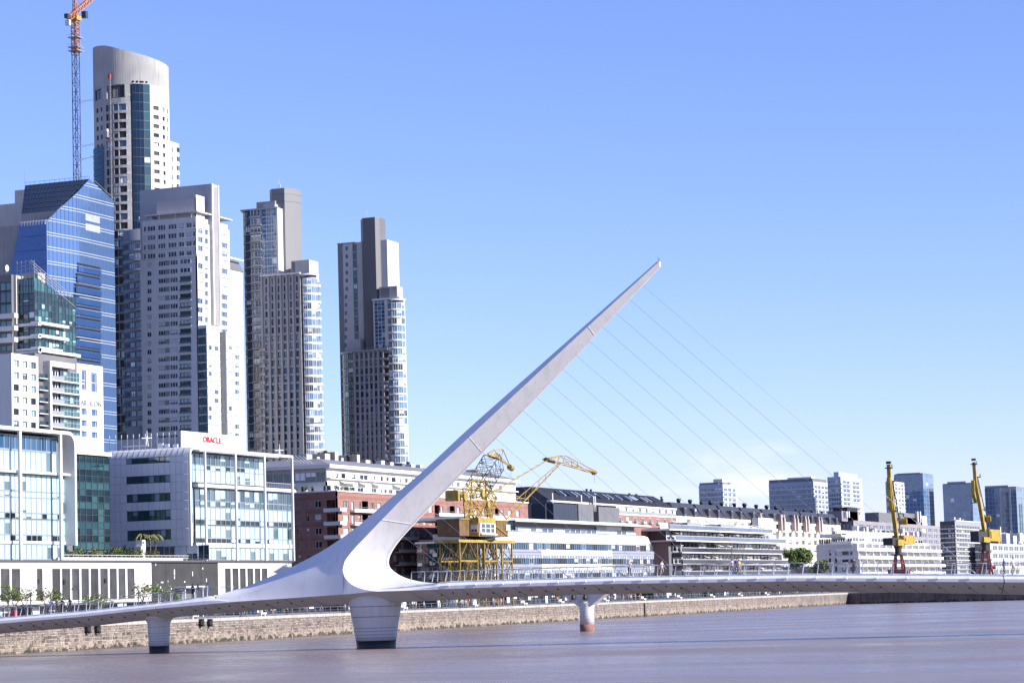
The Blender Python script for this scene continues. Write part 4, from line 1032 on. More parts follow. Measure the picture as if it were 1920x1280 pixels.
# water front of the main block
zf4 = lambda v: az(f4, 400, v)
fh4 = []
for v in steps(434, 16.3, 11):
    for ua, ub, n_ in ((371.5,381.5,2),(384,391,2),(408.5,413.5,1),(415,427.5,3)): fh4.append((aa(f4,ua,v), aa(f4,ub,v), zf4(v+10), zf4(v), n_))
wall(rt4, f4, y4, y4e, GZ, zf4(424), [h[:4] for h in fh4], .45, wht4, 'front_wall')
for h in fh4: window(rt4, f4, *h[:4], -.38, h[4], 1, framew, g_blue if rr.random() < .6 else g_white)
# fin slab and penthouse
fa0, fa1 = aa(f4, 393, 450), aa(f4, 405.5, 450)
fslab(rt4, f4, fa0, fa1, -30, 1.2, zf4(610), zf4(347.5), mat('fin_grey', (.42,.43,.46), .6, var=.06), 'fin')
fslab(rt4, f4, fa0+1.0, fa1-.7, 1.15, 1.3, zf4(610), zf4(352), mat('fin_panel', (.33,.32,.33), .6, var=.1), 'fin_panel')
fslab(rt4, f4, fa0-.1, fa0+.7, 1.0, 1.5, zf4(610), zf4(347.2), white, 'fin_edge'); fslab(rt4, f4, fa1-.5, fa1+.1, 1.0, 1.5, zf4(610), zf4(347.2), white, 'fin_edge')
px0 = aa(f4y, 290, 390); ph1 = aa(f4, 386, 390)
bodybox(rt4, px0, X4-.8, y4+1.5, ph1, zu(416), zu(374), lconc, 'penthouse')
fslab(rt4, f4, y4+1.5, ph1, -1.2, -.6, zf4(424), zf4(373), wht4, 'penthouse_front')
b = MB(); b.box(px0-4, X4+1.2, y4-1.0, y4e+.6, zu(402), zu(400)); b.build('roof_canopy', offwhite, rt4)
for u in (262,284,300,330,360):
    x = aa(f4y,u,405); b = MB(); b.tube((x,y4-.5,zu(411)),(x,y4-.5,zu(401)),.12,4); b.build('canopy_post', white, rt4)
bodybox(rt4, X4-9, X4-2, aa(f4,405.5,400), aa(f4,411,400), zf4(424), zf4(383), wht4, 'lift_head')
# lower front block 2 and 3
def sub_block(Xn, uc, ur, vt, v0, dv, n, cols_, label=None):
    fx = FX(Xn); yc = aa(fx, uc, 700); ye_ = aa(fx, ur, 700); fy = FY(yc)
    zt = az(fx, uc, vt); zf = lambda v: az(fx, (uc+ur)/2, v)
    hs = []
    for v in steps(v0, dv, n):
        for ua, ub, k_ in cols_:
            if rr.random() < .93: hs.append((aa(fx,ua,v), aa(fx,ub,v), zf(v+8.5), zf(v), k_))
    wall(rt4, fx, yc, ye_, GZ, zt, [h[:4] for h in hs], .4, wht4, 'front_wall')
    for h in hs: window(rt4, fx, *h[:4], -.34, h[4], 1, framew, rr.choice((g_white,g_white,g_white,g_blue)))
    for v in steps(v0-4, dv, n): fslab(rt4, fx, yc+.02, ye_-.02, .01, .3, zf(v), zf(v-1), white, 'floor_ledge')
    bodybox(rt4, X4-2, Xn-.42, yc+.35, ye_-.05, GZ, zt-.1, wht4, 'block_core')
    return fx, fy, yc, zt
X42 = -456.1
fx, fy, yc, zt = sub_block(X42, 389, 413, 609, 616, 16.3, 11, ((391,398,2),(402,410.5,2)))
for v in steps(615, 16.3, 12):
    zv = lambda q: az(fy, 380, q)
    window(rt4, fy, X4+.3, X42-.3, zv(v+14.4), zv(v+1), .0, 2, 1, framed, g_teal, 'bay_window', .04)
    fslab(rt4, fy, X4+.2, X42+.3, -.3, .5, zv(v+15.9), zv(v+14.6), offwhite, 'balcony_slab')
X43 = -453.4
fx, fy, yc, zt = sub_block(X43, 425.5, 453, 622, 632, 16.3, 11, ((429,436,2),(440,449.5,3)))
fslab(rt4, fy, X42-2, X43-.4, -.4, -.01, GZ, zt, mat('greenish_grey_wall', (.33,.34,.33), .8, var=.08), 'side_wall')
# rounded dark wing on the left of the tower
cr4 = thing('curved_glass_wing', 'bluish curved apartment block squeezed between the round tower and the pale tower', 'building', (-505, P(290,600,x=-505).y, GZ))
pc = P(292, 600, x=-505); rW = 58*((pc-CAM).dot(FW))/FPX
zW = lambda v: P(250, v, x=-505).z
fac_ = math.atan2(CAM.y-pc.y, CAM.x-pc.x)
wing_m = mat('blue_grey_render', (.26,.29,.34), .7, var=.14, scale=.1, streak=.1)
b = MB(); b.lathe(pc.x, pc.y, [(rW,GZ),(rW,zW(426))], 48); b.build('wall', wing_m, cr4)
for k, v in enumerate(steps(452, 18.5, 18)):
    b = MB(); b.lathe(pc.x, pc.y, [(rW+.35,zW(v)),(rW+.35,zW(v-6))], 48); b.build('floor_band', wing_m, cr4)
    for da in (-1.25,-.95,-.68,-.42):
        a = fac_+da-.15; q = (pc.x+(rW+.02)*cos(a), pc.y+(rW+.02)*sin(a)); window(cr4, Fac(q, a+pi/2), -1.3, 1.3, zW(v+11), zW(v+1), .06, 2, 1, wing_m, g_blue)

# ------------------------------------------------------------------ twin towers with prism shafts
g_sea = glass('sunlit_bay_glass', (.06,.14,.24), (.14,.26,.38), blind=(.5,.62,.7), pblind=.35, ior=1.9)
def slab_ring(th, cx, cy, r, a0, a1, z0, z1, m, name='floor_band', n=10, thick=.5):
    b = MB(); rings = []
    for i in range(n+1):
        a = a0+(a1-a0)*i/n; c, s = cos(a), sin(a)
        rings.append([(cx+r*c,cy+r*s,z0),(cx+(r-thick)*c,cy+(r-thick)*s,z0),(cx+(r-thick)*c,cy+(r-thick)*s,z1),(cx+r*c,cy+r*s,z1)])
    b.loft(rings); return b.build(name, m, th)
def arc_windows(th, cx, cy, r, a0, a1, n, z0, z1, fm, gm, name='bay_window', nx=2):
    for i in range(n):
        p, q = a0+(a1-a0)*i/n, a0+(a1-a0)*(i+1)/n
        A, B = Vector((cx+r*cos(p),cy+r*sin(p))), Vector((cx+r*cos(q),cy+r*sin(q))); d = B-A; w_ = d.length
        window(th, Fac(((A.x+B.x)/2,(A.y+B.y)/2), math.atan2(d.y,d.x)), -w_/2, w_/2, z0, z1, 0, nx, 1, fm, gm, name, .06)
def pilaster_front(th, fy, ul, ur, vt, v0, dv, n, cols_, m, zref):
    zf = lambda v: az(fy, zref, v)
    a0, a1 = aa(fy,ul,700), aa(fy,ur,700)
    hs = []
    for v in steps(v0, dv, n):
        for ua, ub in cols_: hs.append((aa(fy,ua,v), aa(fy,ub,v), zf(v+dv*.72), zf(v)))
    wall(th, fy, a0, a1, GZ, zf(vt), hs, .6, m, 'front_wall')
    for h in hs: window(th, fy, *h, -.5, 2, 1, framed, rr.choice((g_sea,g_sea,g_blue,g_res)))
    ed = [ul]+[(cols_[i][1]+cols_[i+1][0])/2 for i in range(len(cols_)-1)]+[ur]
    for u in ed:
        a = aa(fy,u,700); fslab(th, fy, a-.4, a+.4, .01, .4, GZ, zf(vt-.5), m, 'pilaster')
def tower_5():
    g_vivid = glass('strip_blue_glass', (.03,.13,.28), (.08,.24,.42), pblind=.06, ior=1.9)
    X5 = -432.0; f5 = FX(X5); yc = aa(f5, 566, 700); fy = FY(yc)
    th = thing('prism_shaft_tower', 'glass and taupe tower with a grey prism shaft, left of the two alike towers', 'building', (X5, yc, GZ), 'twin towers with prism shafts')
    z = lambda v: az(fy, 540, v)
    cols_ = [(497.5,504.5),(509,515),(521,527),(532,538.5),(544,550),(555,561)]
    pilaster_front(th, fy, 494, 565.5, 514, 520, 15.45, 24, cols_, brown, 530)
    x0 = aa(fy,494,700); 
    bodybox(th, x0, X5-.65, yc+.65, yc+17, GZ, z(515), brown)
    # right curved bay turning to the water front
    R_ = 4.0; rc = (aa(fy,590,700)-R_, yc+R_-3.2)
    zv = lambda v: az(fy, 584, v)
    A0, A1 = -pi/2-.05, .02
    b = MB(); b.lathe(rc[0], rc[1]+3.2, [(R_-.5,GZ),(R_-.5,zv(512))], 40); b.build('bay_core', dconc, th)
    bodybox(th, X5-1, rc[0]+R_-.6, rc[1]+3.2, yc+6.5, GZ, zv(512), white, 'east_core')
    for v in steps(520, 15.45, 24):
        slab_ring(th, rc[0], rc[1]+3.2, R_+.15, A0, A1, zv(v+15.4), zv(v+12.6), white)
        arc_windows(th, rc[0], rc[1]+3.2, R_, A0, A1, 4, zv(v+12.5), zv(v+.1), framew, rr.choice((g_sea,g_blue,g_sea,g_res)))
    fe = FX(rc[0]+R_+.05)
    for v in steps(520, 15.45, 24):
        fslab(th, fe, rc[1]+3.2, yc+6.4, -.3, .2, zv(v+15.4), zv(v+11), white, 'floor_band')
        window(th, fe, rc[1]+3.4, yc+6.2, zv(v+11), zv(v), -.3, 2, 1, framew, g_sea, 'bay_window', .03)
    slab_ring(th, rc[0], rc[1]+3.2, R_+.6, A0-.1, A1+.1, zv(514.5), zv(511.5), alu, 'roof_rail')
    fslab(th, fy, x0-.3, X5+.3, -.5, .95, z(515), z(512.5), alu, 'cornice')
    # rear part: curved glass, bay windows, glazed strip
    yb = yc+6; fb = FY(yb); zb_ = lambda v: az(fb, 480, v)
    xg0, xg1, xg2, xg3 = aa(fb,452,600), aa(fb,472,600), aa(fb,493,600), aa(fb,519.5,450)
    bodybox(th, xg0+3, xg3-.3, yb+.6, yb+15, GZ, zb_(393), brown, 'rear_core')
    cR = xg1-xg0
    for v in steps(393, 15.45, 32):
        slab_ring(th, xg1, yb+cR, cR+.15, -pi, -pi/2, zb_(v+15.4), zb_(v+14), alud, thick=.9)
        arc_windows(th, xg1, yb+cR, cR, -pi, -pi/2, 3, zb_(v+13.9), zb_(v), framed, glass('bay_blue_glass', (.012,.05,.1), (.03,.09,.17), pblind=.1, ior=1.9), 'curved_pane')
        window(th, fb, xg1+.3, xg2, zb_(v+12), zb_(v+1), .2, 3, 2, framew, rr.choice((g_sea,g_res,g_blue)), 'bay_window')
        fslab(th, fb, xg1, xg2+.2, -.3, .6, zb_(v+15.2), zb_(v+12.6), lconc, 'floor_band')
        if v < 512:
            for i in range(3): window(th, fb, xg2+.3+(xg3-xg2-.4)*i/3, xg2+.3+(xg3-xg2-.4)*(i+1)/3, zb_(v+15.4), zb_(v), .1, 1, 2, alu, g_vivid, 'strip_pane', .05)
    fslab(th, fb, xg0+cR*.2, xg3+.6, -2, .7, zb_(394.5), zb_(391.5), alud, 'cornice')
    slab_ring(th, xg1, yb+cR, cR+.7, -pi-.2, -pi/2, zb_(394.5), zb_(391.5), alud, 'cornice')
    fslab(th, fb, xg3-.1, xg3+.55, -12, .2, GZ, zb_(393), white, 'end_wall')
    bodybox(th, aa(fb,474,380), aa(fb,509,380), yb+3, yb+9, zb_(393), zb_(377), brown, 'roof_house'); bodybox(th, aa(fb,490,380), aa(fb,512,380), yb+1.5, yb+6, zb_(393), zb_(384), lconc, 'roof_house')
    # prism shaft
    ysh = yb+4; fs = FY(ysh); zs2 = lambda v: az(fs, 525, v)
    p0, p1, p2, p3 = aa(fs,501,400), aa(fs,510,400), aa(fs,534,400), aa(fs,545.5,400)
    poly = [(p0,ysh+2.5),(p1,ysh),(p2,ysh),(p3,ysh+3.2),(p3,ysh+9),(p2,ysh+12),(p1,ysh+12),(p0,ysh+9)]
    b = MB(); b.prism(poly, GZ, zs2(353)); b.build('prism_shaft', mat('prism_grey', (.22,.22,.23), .6, var=.06, scale=.05), th)
    for v in (364,378):
        b = MB(); ctr = (sum(p[0] for p in poly)/8, sum(p[1] for p in poly)/8); b.prism([(ctr[0]+(p[0]-ctr[0])*1.012, ctr[1]+(p[1]-ctr[1])*1.012) for p in poly], zs2(v)-.12, zs2(v)+.12); b.build('shaft_joint', dconc, th)
    b = MB(); q = P(523,352,y=ysh+5); b.tube(q, q+zz*3, .08, 4); b.tube(q+Vector((.6,0,0)), q+Vector((.6,0,1.4)), .15, 4); b.build('antenna', white, th)
    # roof box of the lower part
    q0, q1 = aa(fy,537,500), aa(fy,571,500); bodybox(th, q0, q1, yc+4, yc+12, z(515), z(487), lconc, 'roof_house'); bodybox(th, q0+.5, q1-6, yc+3.9, yc+4.2, z(512), z(490), dconc, 'louvre')
    b = MB()
    for i in range(10): x = x0+(X5-x0)*i/9; b.tube((x,yc+.5,z(514)),(x,yc+.5,z(508)),.08,4)
    b.path([(x0,yc+.5,z(508.5)),(X5+3,yc+.5,z(508.5))],.08,4); b.build('roof_railing', alud, th)
    # narrow balconies beside the pilasters
    for v in steps(640, 15.45, 13):
        fslab(th, fy, aa(fy,488,v), aa(fy,496.5,v), -.2, .8, z(v+15), z(v+10.5), brown, 'balcony')
tower_5()
def tower_6():
    X6 = -432.0; f6 = FX(X6); yc = aa(f6, 728, 750); fy = FY(yc)
    th = thing('slim_prism_tower', 'glass and taupe tower with a dark prism shaft, right of the two alike towers', 'building', (X6, yc, GZ), 'twin towers with prism shafts')
    z = lambda v: az(fy, 700, v)
    cols_ = [(667,673),(676,682),(685,690.5),(694,699),(702.5,707.5),(711.5,716)]
    pilaster_front(th, fy, 665, 719, 656, 661, 14.45, 17, cols_, brown, 690)
    x0 = aa(fy,665,700); bodybox(th, x0, X6-.65, yc+.65, yc+14, GZ, z(657), brown)
    # left curved dark glass
    xg0, xg1 = aa(fy,631,760), aa(fy,664,760); cR = (xg1-xg0)
    b = MB(); b.lathe(xg1, yc+cR, [(cR-.5,GZ),(cR-.5,z(657))], 40); b.build('curve_core', dconc, th)
    for v in steps(658, 14.45, 17):
        slab_ring(th, xg1, yc+cR, cR+.12, -pi, -pi/2, z(v+14.4), z(v+13.2), alud)
        arc_windows(th, xg1, yc+cR, cR, -pi, -pi/2, 5, z(v+13.1), z(v), framed, g_blue if v < 670 else glass('smoked_blue_glass', (.008,.025,.045), (.02,.06,.09), pblind=.15), 'curved_pane')
    slab_ring(th, xg1, yc+cR, cR+.5, -pi, -pi/2, z(658.5), z(655.5), alud, 'cornice')
    fslab(th, fy, x0-.2, aa(fy,729,700), -.4, .9, z(657.5), z(655), alud, 'cornice')
    for v in steps(663, 14.45, 17):
        fslab(th, fy, aa(fy,719,v), aa(fy,728,v), -.3, .5, z(v+12.5), z(v+9), brown, 'balcony')
        window(th, fy, aa(fy,719.5,v), aa(fy,727.5,v), z(v+9), z(v), -.4, 2, 1, framed, g_dark)
    bodybox(th, aa(fy,719,700), aa(fy,728,700), yc+.5, yc+14, GZ, z(657), brown, 'side_core')
    # right bay (lower and upper, up to v=560)
    zv = lambda v: az(fy, 746, v); xm = aa(fy,729,700); xe = aa(fy,754,700); R_ = 4.0; cx = xe-R_
    bodybox(th, xm, cx, yc+.4, yc+6, GZ, zv(562), brown, 'bay_core'); b = MB(); b.lathe(cx, yc+R_, [(R_-.5,GZ),(R_-.5,zv(562))], 40); b.build('bay_core', dconc, th)
    bodybox(th, cx, xe-.5, yc+R_, yc+5.6, GZ, zv(562), white, 'east_core')
    for v in steps(566, 14.45, 24):
        slab_ring(th, cx, yc+R_, R_+.2, -pi/2-.05, .05, zv(v+14.4), zv(v+12), white)
        fslab(th, fy, xm, cx, -.3, .2, zv(v+14.4), zv(v+12), white, 'floor_band')
        g_ = rr.choice((g_sea,g_blue,g_res,g_sea))
        window(th, fy, xm+.2, cx-.2, zv(v+12), zv(v), -.1, 4, 1, framew, rr.choice((g_sea,g_blue,g_res)), 'bay_window', .05)
        arc_windows(th, cx, yc+R_, R_, -pi/2, .02, 3, zv(v+12), zv(v), framew, g_)
    slab_ring(th, cx, yc+R_, R_+.6, -pi/2-.1, .1, zv(562), zv(559), alu, 'cornice')
    # glazed strip left of the upper bay
    xs0, xs1 = aa(fy,700,600), aa(fy,722,600)
    bodybox(th, xs0+.3, xm-.1, yc+2, yc+13, z(657), zv(560), dconc, 'strip_core')
    fs = FY(yc+1.6)
    for v in steps(560, 7.2, 13):
        for i in range(3): window(th, fs, aa(fs,702.5,600)+(aa(fs,722,600)-aa(fs,702.5,600))*i/3, aa(fs,702.5,600)+(aa(fs,722,600)-aa(fs,702.5,600))*(i+1)/3, az(fs,710,v+7.2), az(fs,710,v), .05, 1, 1, alu, g_blue if rr.random() < .6 else g_sea, 'strip_pane', .06)
    fslab(th, fs, aa(fs,722,600), aa(fs,728,600), -1, .1, z(657), zv(560), white, 'end_wall'); fslab(th, fs, aa(fs,700.5,600), aa(fs,702.3,600), -1, .15, z(657), zv(557), white, 'end_wall')
    fslab(th, fs, aa(fs,699,600), xe-1, -3, .5, zv(559.5), zv(556), alu, 'cornice')
    bodybox(th, aa(fs,707,550), aa(fs,740,550), yc+4, yc+10, zv(560), zv(533), brown, 'roof_house'); bodybox(th, aa(fs,709,550), aa(fs,726,550), yc+3.9, yc+4.1, zv(556), zv(536), dconc, 'louvre')
    # rear block: white walls with a dark prism shaft between
    yb = yc+7; fb = FY(yb); zb_ = lambda v: az(fb, 655, v)
    a0, a1, a2 = aa(fb,636,600), aa(fb,645.5,600), aa(fb,664,600)
    hs = []
    for v in steps(462, 15.1, 12): hs.append((aa(fb,648 if v < 540 else 646.5,v), aa(fb,652.5 if v < 540 else 651,v), zb_(v+7), zb_(v)))
    fslab(th, fb, a0, a1, -10, .0, GZ, zb_(455), mat('grey_end_wall', (.28,.28,.29), .8, var=.08), 'end_wall')
    wall(th, fb, a1+.01, a2, GZ, zb_(455), hs, .4, offwhite, 'side_wall')
    for h in hs: window(th, fb, *h, -.35, 1, 1, framed, g_blue)
    bodybox(th, a1, aa(fb,728,500)-.5, yb+.45, yb+12, GZ, zb_(455), offwhite, 'rear_core')
    for v in steps(458, 15.1, 13): window(th, fb, a2, aa(fb,671,600), zb_(v+15), zb_(v), -.3, 2, 1, alud, g_teal, 'strip_pane', .06)
    fslab(th, fb, a0, a2+1, -8, .4, zb_(456), zb_(454.5), alud, 'cornice')
    fw = FX(aa(fb,712,500)); 
    ya0, ya1 = yb+1, aa(fw,728,500); hs = []
    for i, v in enumerate((466,482,495,509,523)): hs.append((aa(fw,717.5,v), aa(fw,721,v), az(fw,718,v+6), az(fw,718,v)))
    wall(th, fw, ya0, ya1, z(657), az(fw,720,457), hs, .4, wht4, 'front_wall')
    for h in hs: window(th, fw, *h, -.35, 1, 1, framed, g_blue)
    bodybox(th, fw.O.x-8, fw.O.x-.42, ya0, ya1, GZ, az(fw,720,457)-.05, wht4, 'front_core')
    ysh = yb-2.5; f_s = FY(ysh); zs2 = lambda v: az(f_s, 690, v)
    p0, p1, p2, p3 = aa(f_s,669.5,500), aa(f_s,682,500), aa(f_s,705,500), aa(f_s,709.5,500)
    poly = [(p0,ysh+4.5),(p1,ysh),(p2,ysh),(p3,ysh+2),(p3,ysh+8),(p2,ysh+10),(p1,ysh+10),(p0,ysh+8)]
    b = MB(); b.prism(poly, GZ, zs2(408)); b.build('prism_shaft', mat('dark_prism_grey', (.15,.15,.16), .6, var=.06, scale=.05), th)
    for v in (420,431):
        b = MB(); ctr = (sum(p[0] for p in poly)/8, sum(p[1] for p in poly)/8); b.prism([(ctr[0]+(p[0]-ctr[0])*1.012, ctr[1]+(p[1]-ctr[1])*1.012) for p in poly], zs2(v)-.12, zs2(v)+.12); b.build('shaft_joint', dconc, th)
    b = MB(); q = P(688,408,y=ysh+4); b.tube(q, q+zz*3, .07, 4); b.build('antenna', white, th)
    bodybox(th, aa(fy,653,645), aa(fy,670,645), yc+3, yc+6, z(657), z(632), lconc, 'roof_house')
    b = MB(); b.path([(x0,yc+.5,z(651)),(xm,yc+.5,z(651))],.08,4)
    for i in range(9): x = x0+(xm-x0)*i/8; b.tube((x,yc+.5,z(657)),(x,yc+.5,z(651)),.07,4)
    b.build('roof_railing', alud, th)
tower_6()
# sliver of a building seen between the pale tower and the prism tower
sv = thing('slate_roofed_block', 'sliver of a building with dark slate roof between the pale tower and left prism tower', 'building', (-520, P(440,600,x=-520).y, GZ))
fv = FX(-520); bodybox(sv, -535, -520, aa(fv,424,600), aa(fv,456,600), GZ, az(fv,440,507), white, 'wall')
b = MB(); ya_, yb_ = aa(fv,424,500), aa(fv,456,500); z0, z1 = az(fv,440,507), az(fv,440,482)
b.loft([[(-535.3,ya_,z0),(-519.6,ya_,z0),(-519.6,yb_,z0),(-535.3,yb_,z0)],[(-533,ya_,z1),(-523,ya_,z1),(-523,yb_,z1),(-533,yb_,z1)]]); b.build('roof', dconc, sv)
fslab(sv, fv, ya_, yb_, 0, .5, az(fv,440,487), az(fv,440,484), white, 'roof_trim')

# ------------------------------------------------------------------ green-glass apartment building on the left
X7 = -366.0; f7 = FX(X7)
gb = thing('green_glass_apartments', 'green-glass apartment building with white balcony slabs at the left edge', 'building', (X7, aa(f7,60,700), GZ))
y7 = aa(f7, 65, 600); f7y = FY(y7); y7e = aa(f7, 142, 600)
z7 = lambda v, u=100: az(f7, u, v)
g_grn = glass('green_glass', (.012,.06,.055), (.05,.17,.16), blind=(.35,.55,.53), pblind=.14, ior=2.0)
g_grd = glass('dark_green_glass', (.006,.022,.022), (.015,.05,.05), pblind=.06, ior=1.8)
x7l = aa(f7y, 33, 600)
bodybox(gb, x7l, X7-.4, y7+.4, y7e-.3, GZ, z7(575), dconc)
rowv = [551,562,573,585,597,606,617,632,643,655,668,683]
nc = 12
for j in range(len(rowv)-1):
    for i in range(nc):
        a0, a1 = y7+(y7e-y7)*i/nc, y7+(y7e-y7)*(i+1)/nc
        window(gb, f7, a0, a1, z7(rowv[j+1]), z7(rowv[j]), 0, 1, 1, framed, g_grd if j < 2 or (rr.random() < .35) else g_grn, 'curtain_pane', .06)
    for i in range(3):
        x0, x1 = x7l+(X7-x7l)*i/3, x7l+(X7-x7l)*(i+1)/3
        window(gb, f7y, x0, x1, az(f7y,50,rowv[j+1]), az(f7y,50,rowv[j]), 0, 1, 1, framed, g_grd, 'curtain_pane', .05)
for v, ue in ((609,120),(632.5,120),(656,108),(660,142)):
    fslab(gb, f7, y7-.5, aa(f7,ue,v), -1, 1.6, z7(v+3,90), z7(v-2.2,90), white, 'balcony_slab')
    fslab(gb, f7y, x7l, X7+1.6, -.6, .8, az(f7y,50,v+3), az(f7y,50,v-2.2), white, 'balcony_slab')
# sloping glass screen and rails on the roof
zr0, zr1 = z7(516,66), z7(572,142)
for i in range(nc):
    t0, t1 = i/nc, (i+1)/nc; ya, yb2 = y7+(y7e-y7)*t0, y7+(y7e-y7)*t1; zb = z7(551,100)
    ztop = zr0+(zr1-zr0)*t1
    if ztop > zb+.3: window(gb, f7, ya, yb2, zb, ztop, -.05, 1, 1, framed, g_grn, 'screen_pane', .05)
b = MB()
for k, dz in enumerate((0,1.0,2.0,3.0)):
    b.path([(X7-.3*k,y7,zr0+dz+1),(X7-.3*k,y7e,zr1+dz-.6)],.09,4)
    b.path([(x7l,y7,zr0+dz+.4),(X7-.3*k,y7,zr0+dz+1)],.09,4)
for i in range(10): t = i/9; b.tube((X7,y7+(y7e-y7)*t,zr0+(zr1-zr0)*t-1.5),(X7-1,y7+(y7e-y7)*t,zr0+(zr1-zr0)*t+3.6-t),.09,4)
for i in range(5): t = i/4; b.tube((x7l+(X7-x7l)*t,y7,zr0-1),(x7l+(X7-x7l)*t,y7,zr0+4),.09,4)
b.build('roof_rails', alud, gb)
for i in range(3): window(gb, f7y, x7l+(X7-x7l)*i/3, x7l+(X7-x7l)*(i+1)/3, az(f7y,50,551), az(f7y,50,522), 0, 2, 2, framed, g_grn, 'screen_pane', .05)
bodybox(gb, x7l-1, aa(f7y,60,540), y7+3, y7+6.5, z7(560), az(f7y,50,509), lconc, 'roof_house')
fslab(gb, f7y, x7l-2.2, x7l, -6, .6, GZ, az(f7y,33,516), lconc, 'fin_wall')
# left wing, cut by the picture edge
y7b = y7-2.0; f7b = FY(y7b); xb0 = aa(f7b,-40,600); xb1 = aa(f7b,22,600); zb7 = lambda v: az(f7b, 10, v)
bodybox(gb, xb0, xb1-.2, y7b+.3, y7b+14, GZ, zb7(515), dconc, 'left_wing')
for j, (vt, vb) in enumerate(((530,545),(547,568),(570,590),(602,612),(625,635),(648,658))):
    for i in range(6): window(gb, f7b, xb0+(xb1-xb0)*i/6, xb0+(xb1-xb0)*(i+1)/6, zb7(vb), zb7(vt), .02, 1, 1, framed, g_grn, 'curtain_pane', .06)
for v in (593,616.5,638): fslab(gb, f7b, xb0, aa(f7b,31.5,v), -.6, 1.2, zb7(v+4.5), zb7(v-4), white, 'balcony_slab')
# white lower storeys
yw0, yw1 = aa(f7,22,730), aa(f7,72,730); fw7 = FX(X7+2.2); yw0, yw1 = aa(fw7,22,730), aa(fw7,72,730); zw7 = lambda v: az(fw7, 47, v)
hs = []
for v in steps(677, 22.6, 5):
    for ua, ub in ((25.5,35.5),(42,51.5),(58,67.5)): hs.append((aa(fw7,ua,v), aa(fw7,ub,v), zw7(v+12), zw7(v)))
wall(gb, fw7, yw0, yw1, GZ, zw7(665), hs, .4, white, 'white_wall')
for h in hs: window(gb, fw7, *h, -.35, 2, 1, framed, g_white if rr.random() < .75 else g_dark)
bodybox(gb, X7-9, X7+1.78, yw0, yw1, GZ, zw7(666), white, 'white_core')
yb0, yb1 = aa(fw7,91,730), aa(fw7,152,730)
bodybox(gb, X7-8, X7+1.2, yw1, yb1-.4, GZ, z7(668), dconc, 'balcony_core')
for j, v in enumerate(steps(684, 22.3, 5)):
    fslab(gb, fw7, yb0, yb1, -1.4, 1.0, zw7(v+24), zw7(v+21.5), white, 'balcony_slab')
    fslab(gb, fw7, yw1, yb0, -1.4, .4, zw7(v+22), zw7(v+20.5), white, 'balcony_slab')
    fslab(gb, fw7, yw1+.1, yb0-.4, .25, .32, zw7(v+20.5), zw7(v+13), g_grd, 'balcony_glass')
    fslab(gb, fw7, yb0+.2, aa(fw7,115,v), .85, .95, zw7(v+21.5), zw7(v+14), alud, 'balcony_front')
    for i in range(6):
        a0 = aa(fw7,116,v); window(gb, fw7, a0+(yb1-a0)*i/6, a0+(yb1-a0)*(i+1)/6, zw7(v+21.5), zw7(v+1), -.5, 1, 2, alud, g_grn, 'curtain_pane', .07)
    window(gb, fw7, yb0+.4, aa(fw7,114,v), zw7(v+21), zw7(v+1), -.9, 4, 1, framew, g_dark, 'balcony_door')
fslab(gb, fw7, yb0-1, aa(fw7,133,680), -1.4, 1.2, zw7(681), zw7(671), white, 'balcony_slab')
fslab(gb, fw7, yb0-.9, yb0, -1.5, 1.1, GZ, zw7(671), white, 'fin_wall')
for j, v in enumerate(steps(668, 22.5, 5)):   # leftmost balconies
    fslab(gb, f7b, xb0, aa(f7b,21,v), -.5, 1.6, zb7(v+2.5), zb7(v-.5), white, 'balcony_slab'); fslab(gb, f7b, xb0, aa(f7b,21,v), 1.4, 1.5, zb7(v+22), zb7(v+14), alud, 'balcony_front')
    window(gb, f7b, xb0, aa(f7b,12,v), zb7(v+20), zb7(v+3), .05, 5, 1, framew, g_dark, 'balcony_door')
b = MB(); q = P(11, 503, y=y7+2)
b.lathe(q.x, q.y, [(.1,q.z-1.2),(.15,q.z-.6)], 8); b.loft([[(q.x+.3+r*.1, q.y-.9*r*sin(t), q.z+.9*r*cos(t)) for t in [2*pi*i/14 for i in range(14)]] for r in (.1,1)]); b.build('satellite_dish', white, gb)
# white sign building behind it
X8 = -398.0; f8 = FX(X8)
wb = thing('white_sign_building', 'narrow white building with tall blue windows and ICON lettering', 'building', (X8, aa(f8,170,750), GZ))
y80, y81 = aa(f8,140,750), aa(f8,193.5,750); z8 = lambda v: az(f8,170,v)
hs = [(aa(f8,153,720),aa(f8,161.5,720),z8(733),z8(695)),(aa(f8,171,720),aa(f8,181.5,720),z8(735),z8(698))]
for v in (767,788.5,809):
    for ua, ub in ((152.5,162.5),(171.5,182)): hs.append((aa(f8,ua,v),aa(f8,ub,v),z8(v+11.5),z8(v)))
wall(wb, f8, y80, y81, GZ, z8(684), hs, .6, white)
for h in hs: window(wb, f8, *h, -.55, 1, 2 if h[3]-h[2] > 4 else 1, framew, g_tow, 'window', .05)
bodybox(wb, X8-12, X8-.65, y80, y81-.05, GZ, z8(685), white)
silv = mat('grey_letters', (.3,.3,.32), .4, .3)
ta, tz = at(f8, 151, 759); te = aa(f8, 189.5, 759)
t_ = text(wb, f8, 'AR  ICON', ta, .12, tz, 2.4, silv, 'sign_letters', .06)
bb = [v_.co.x for v_ in t_.data.vertices]; t_.scale.x = (te-ta)/(max(bb)-min(bb))
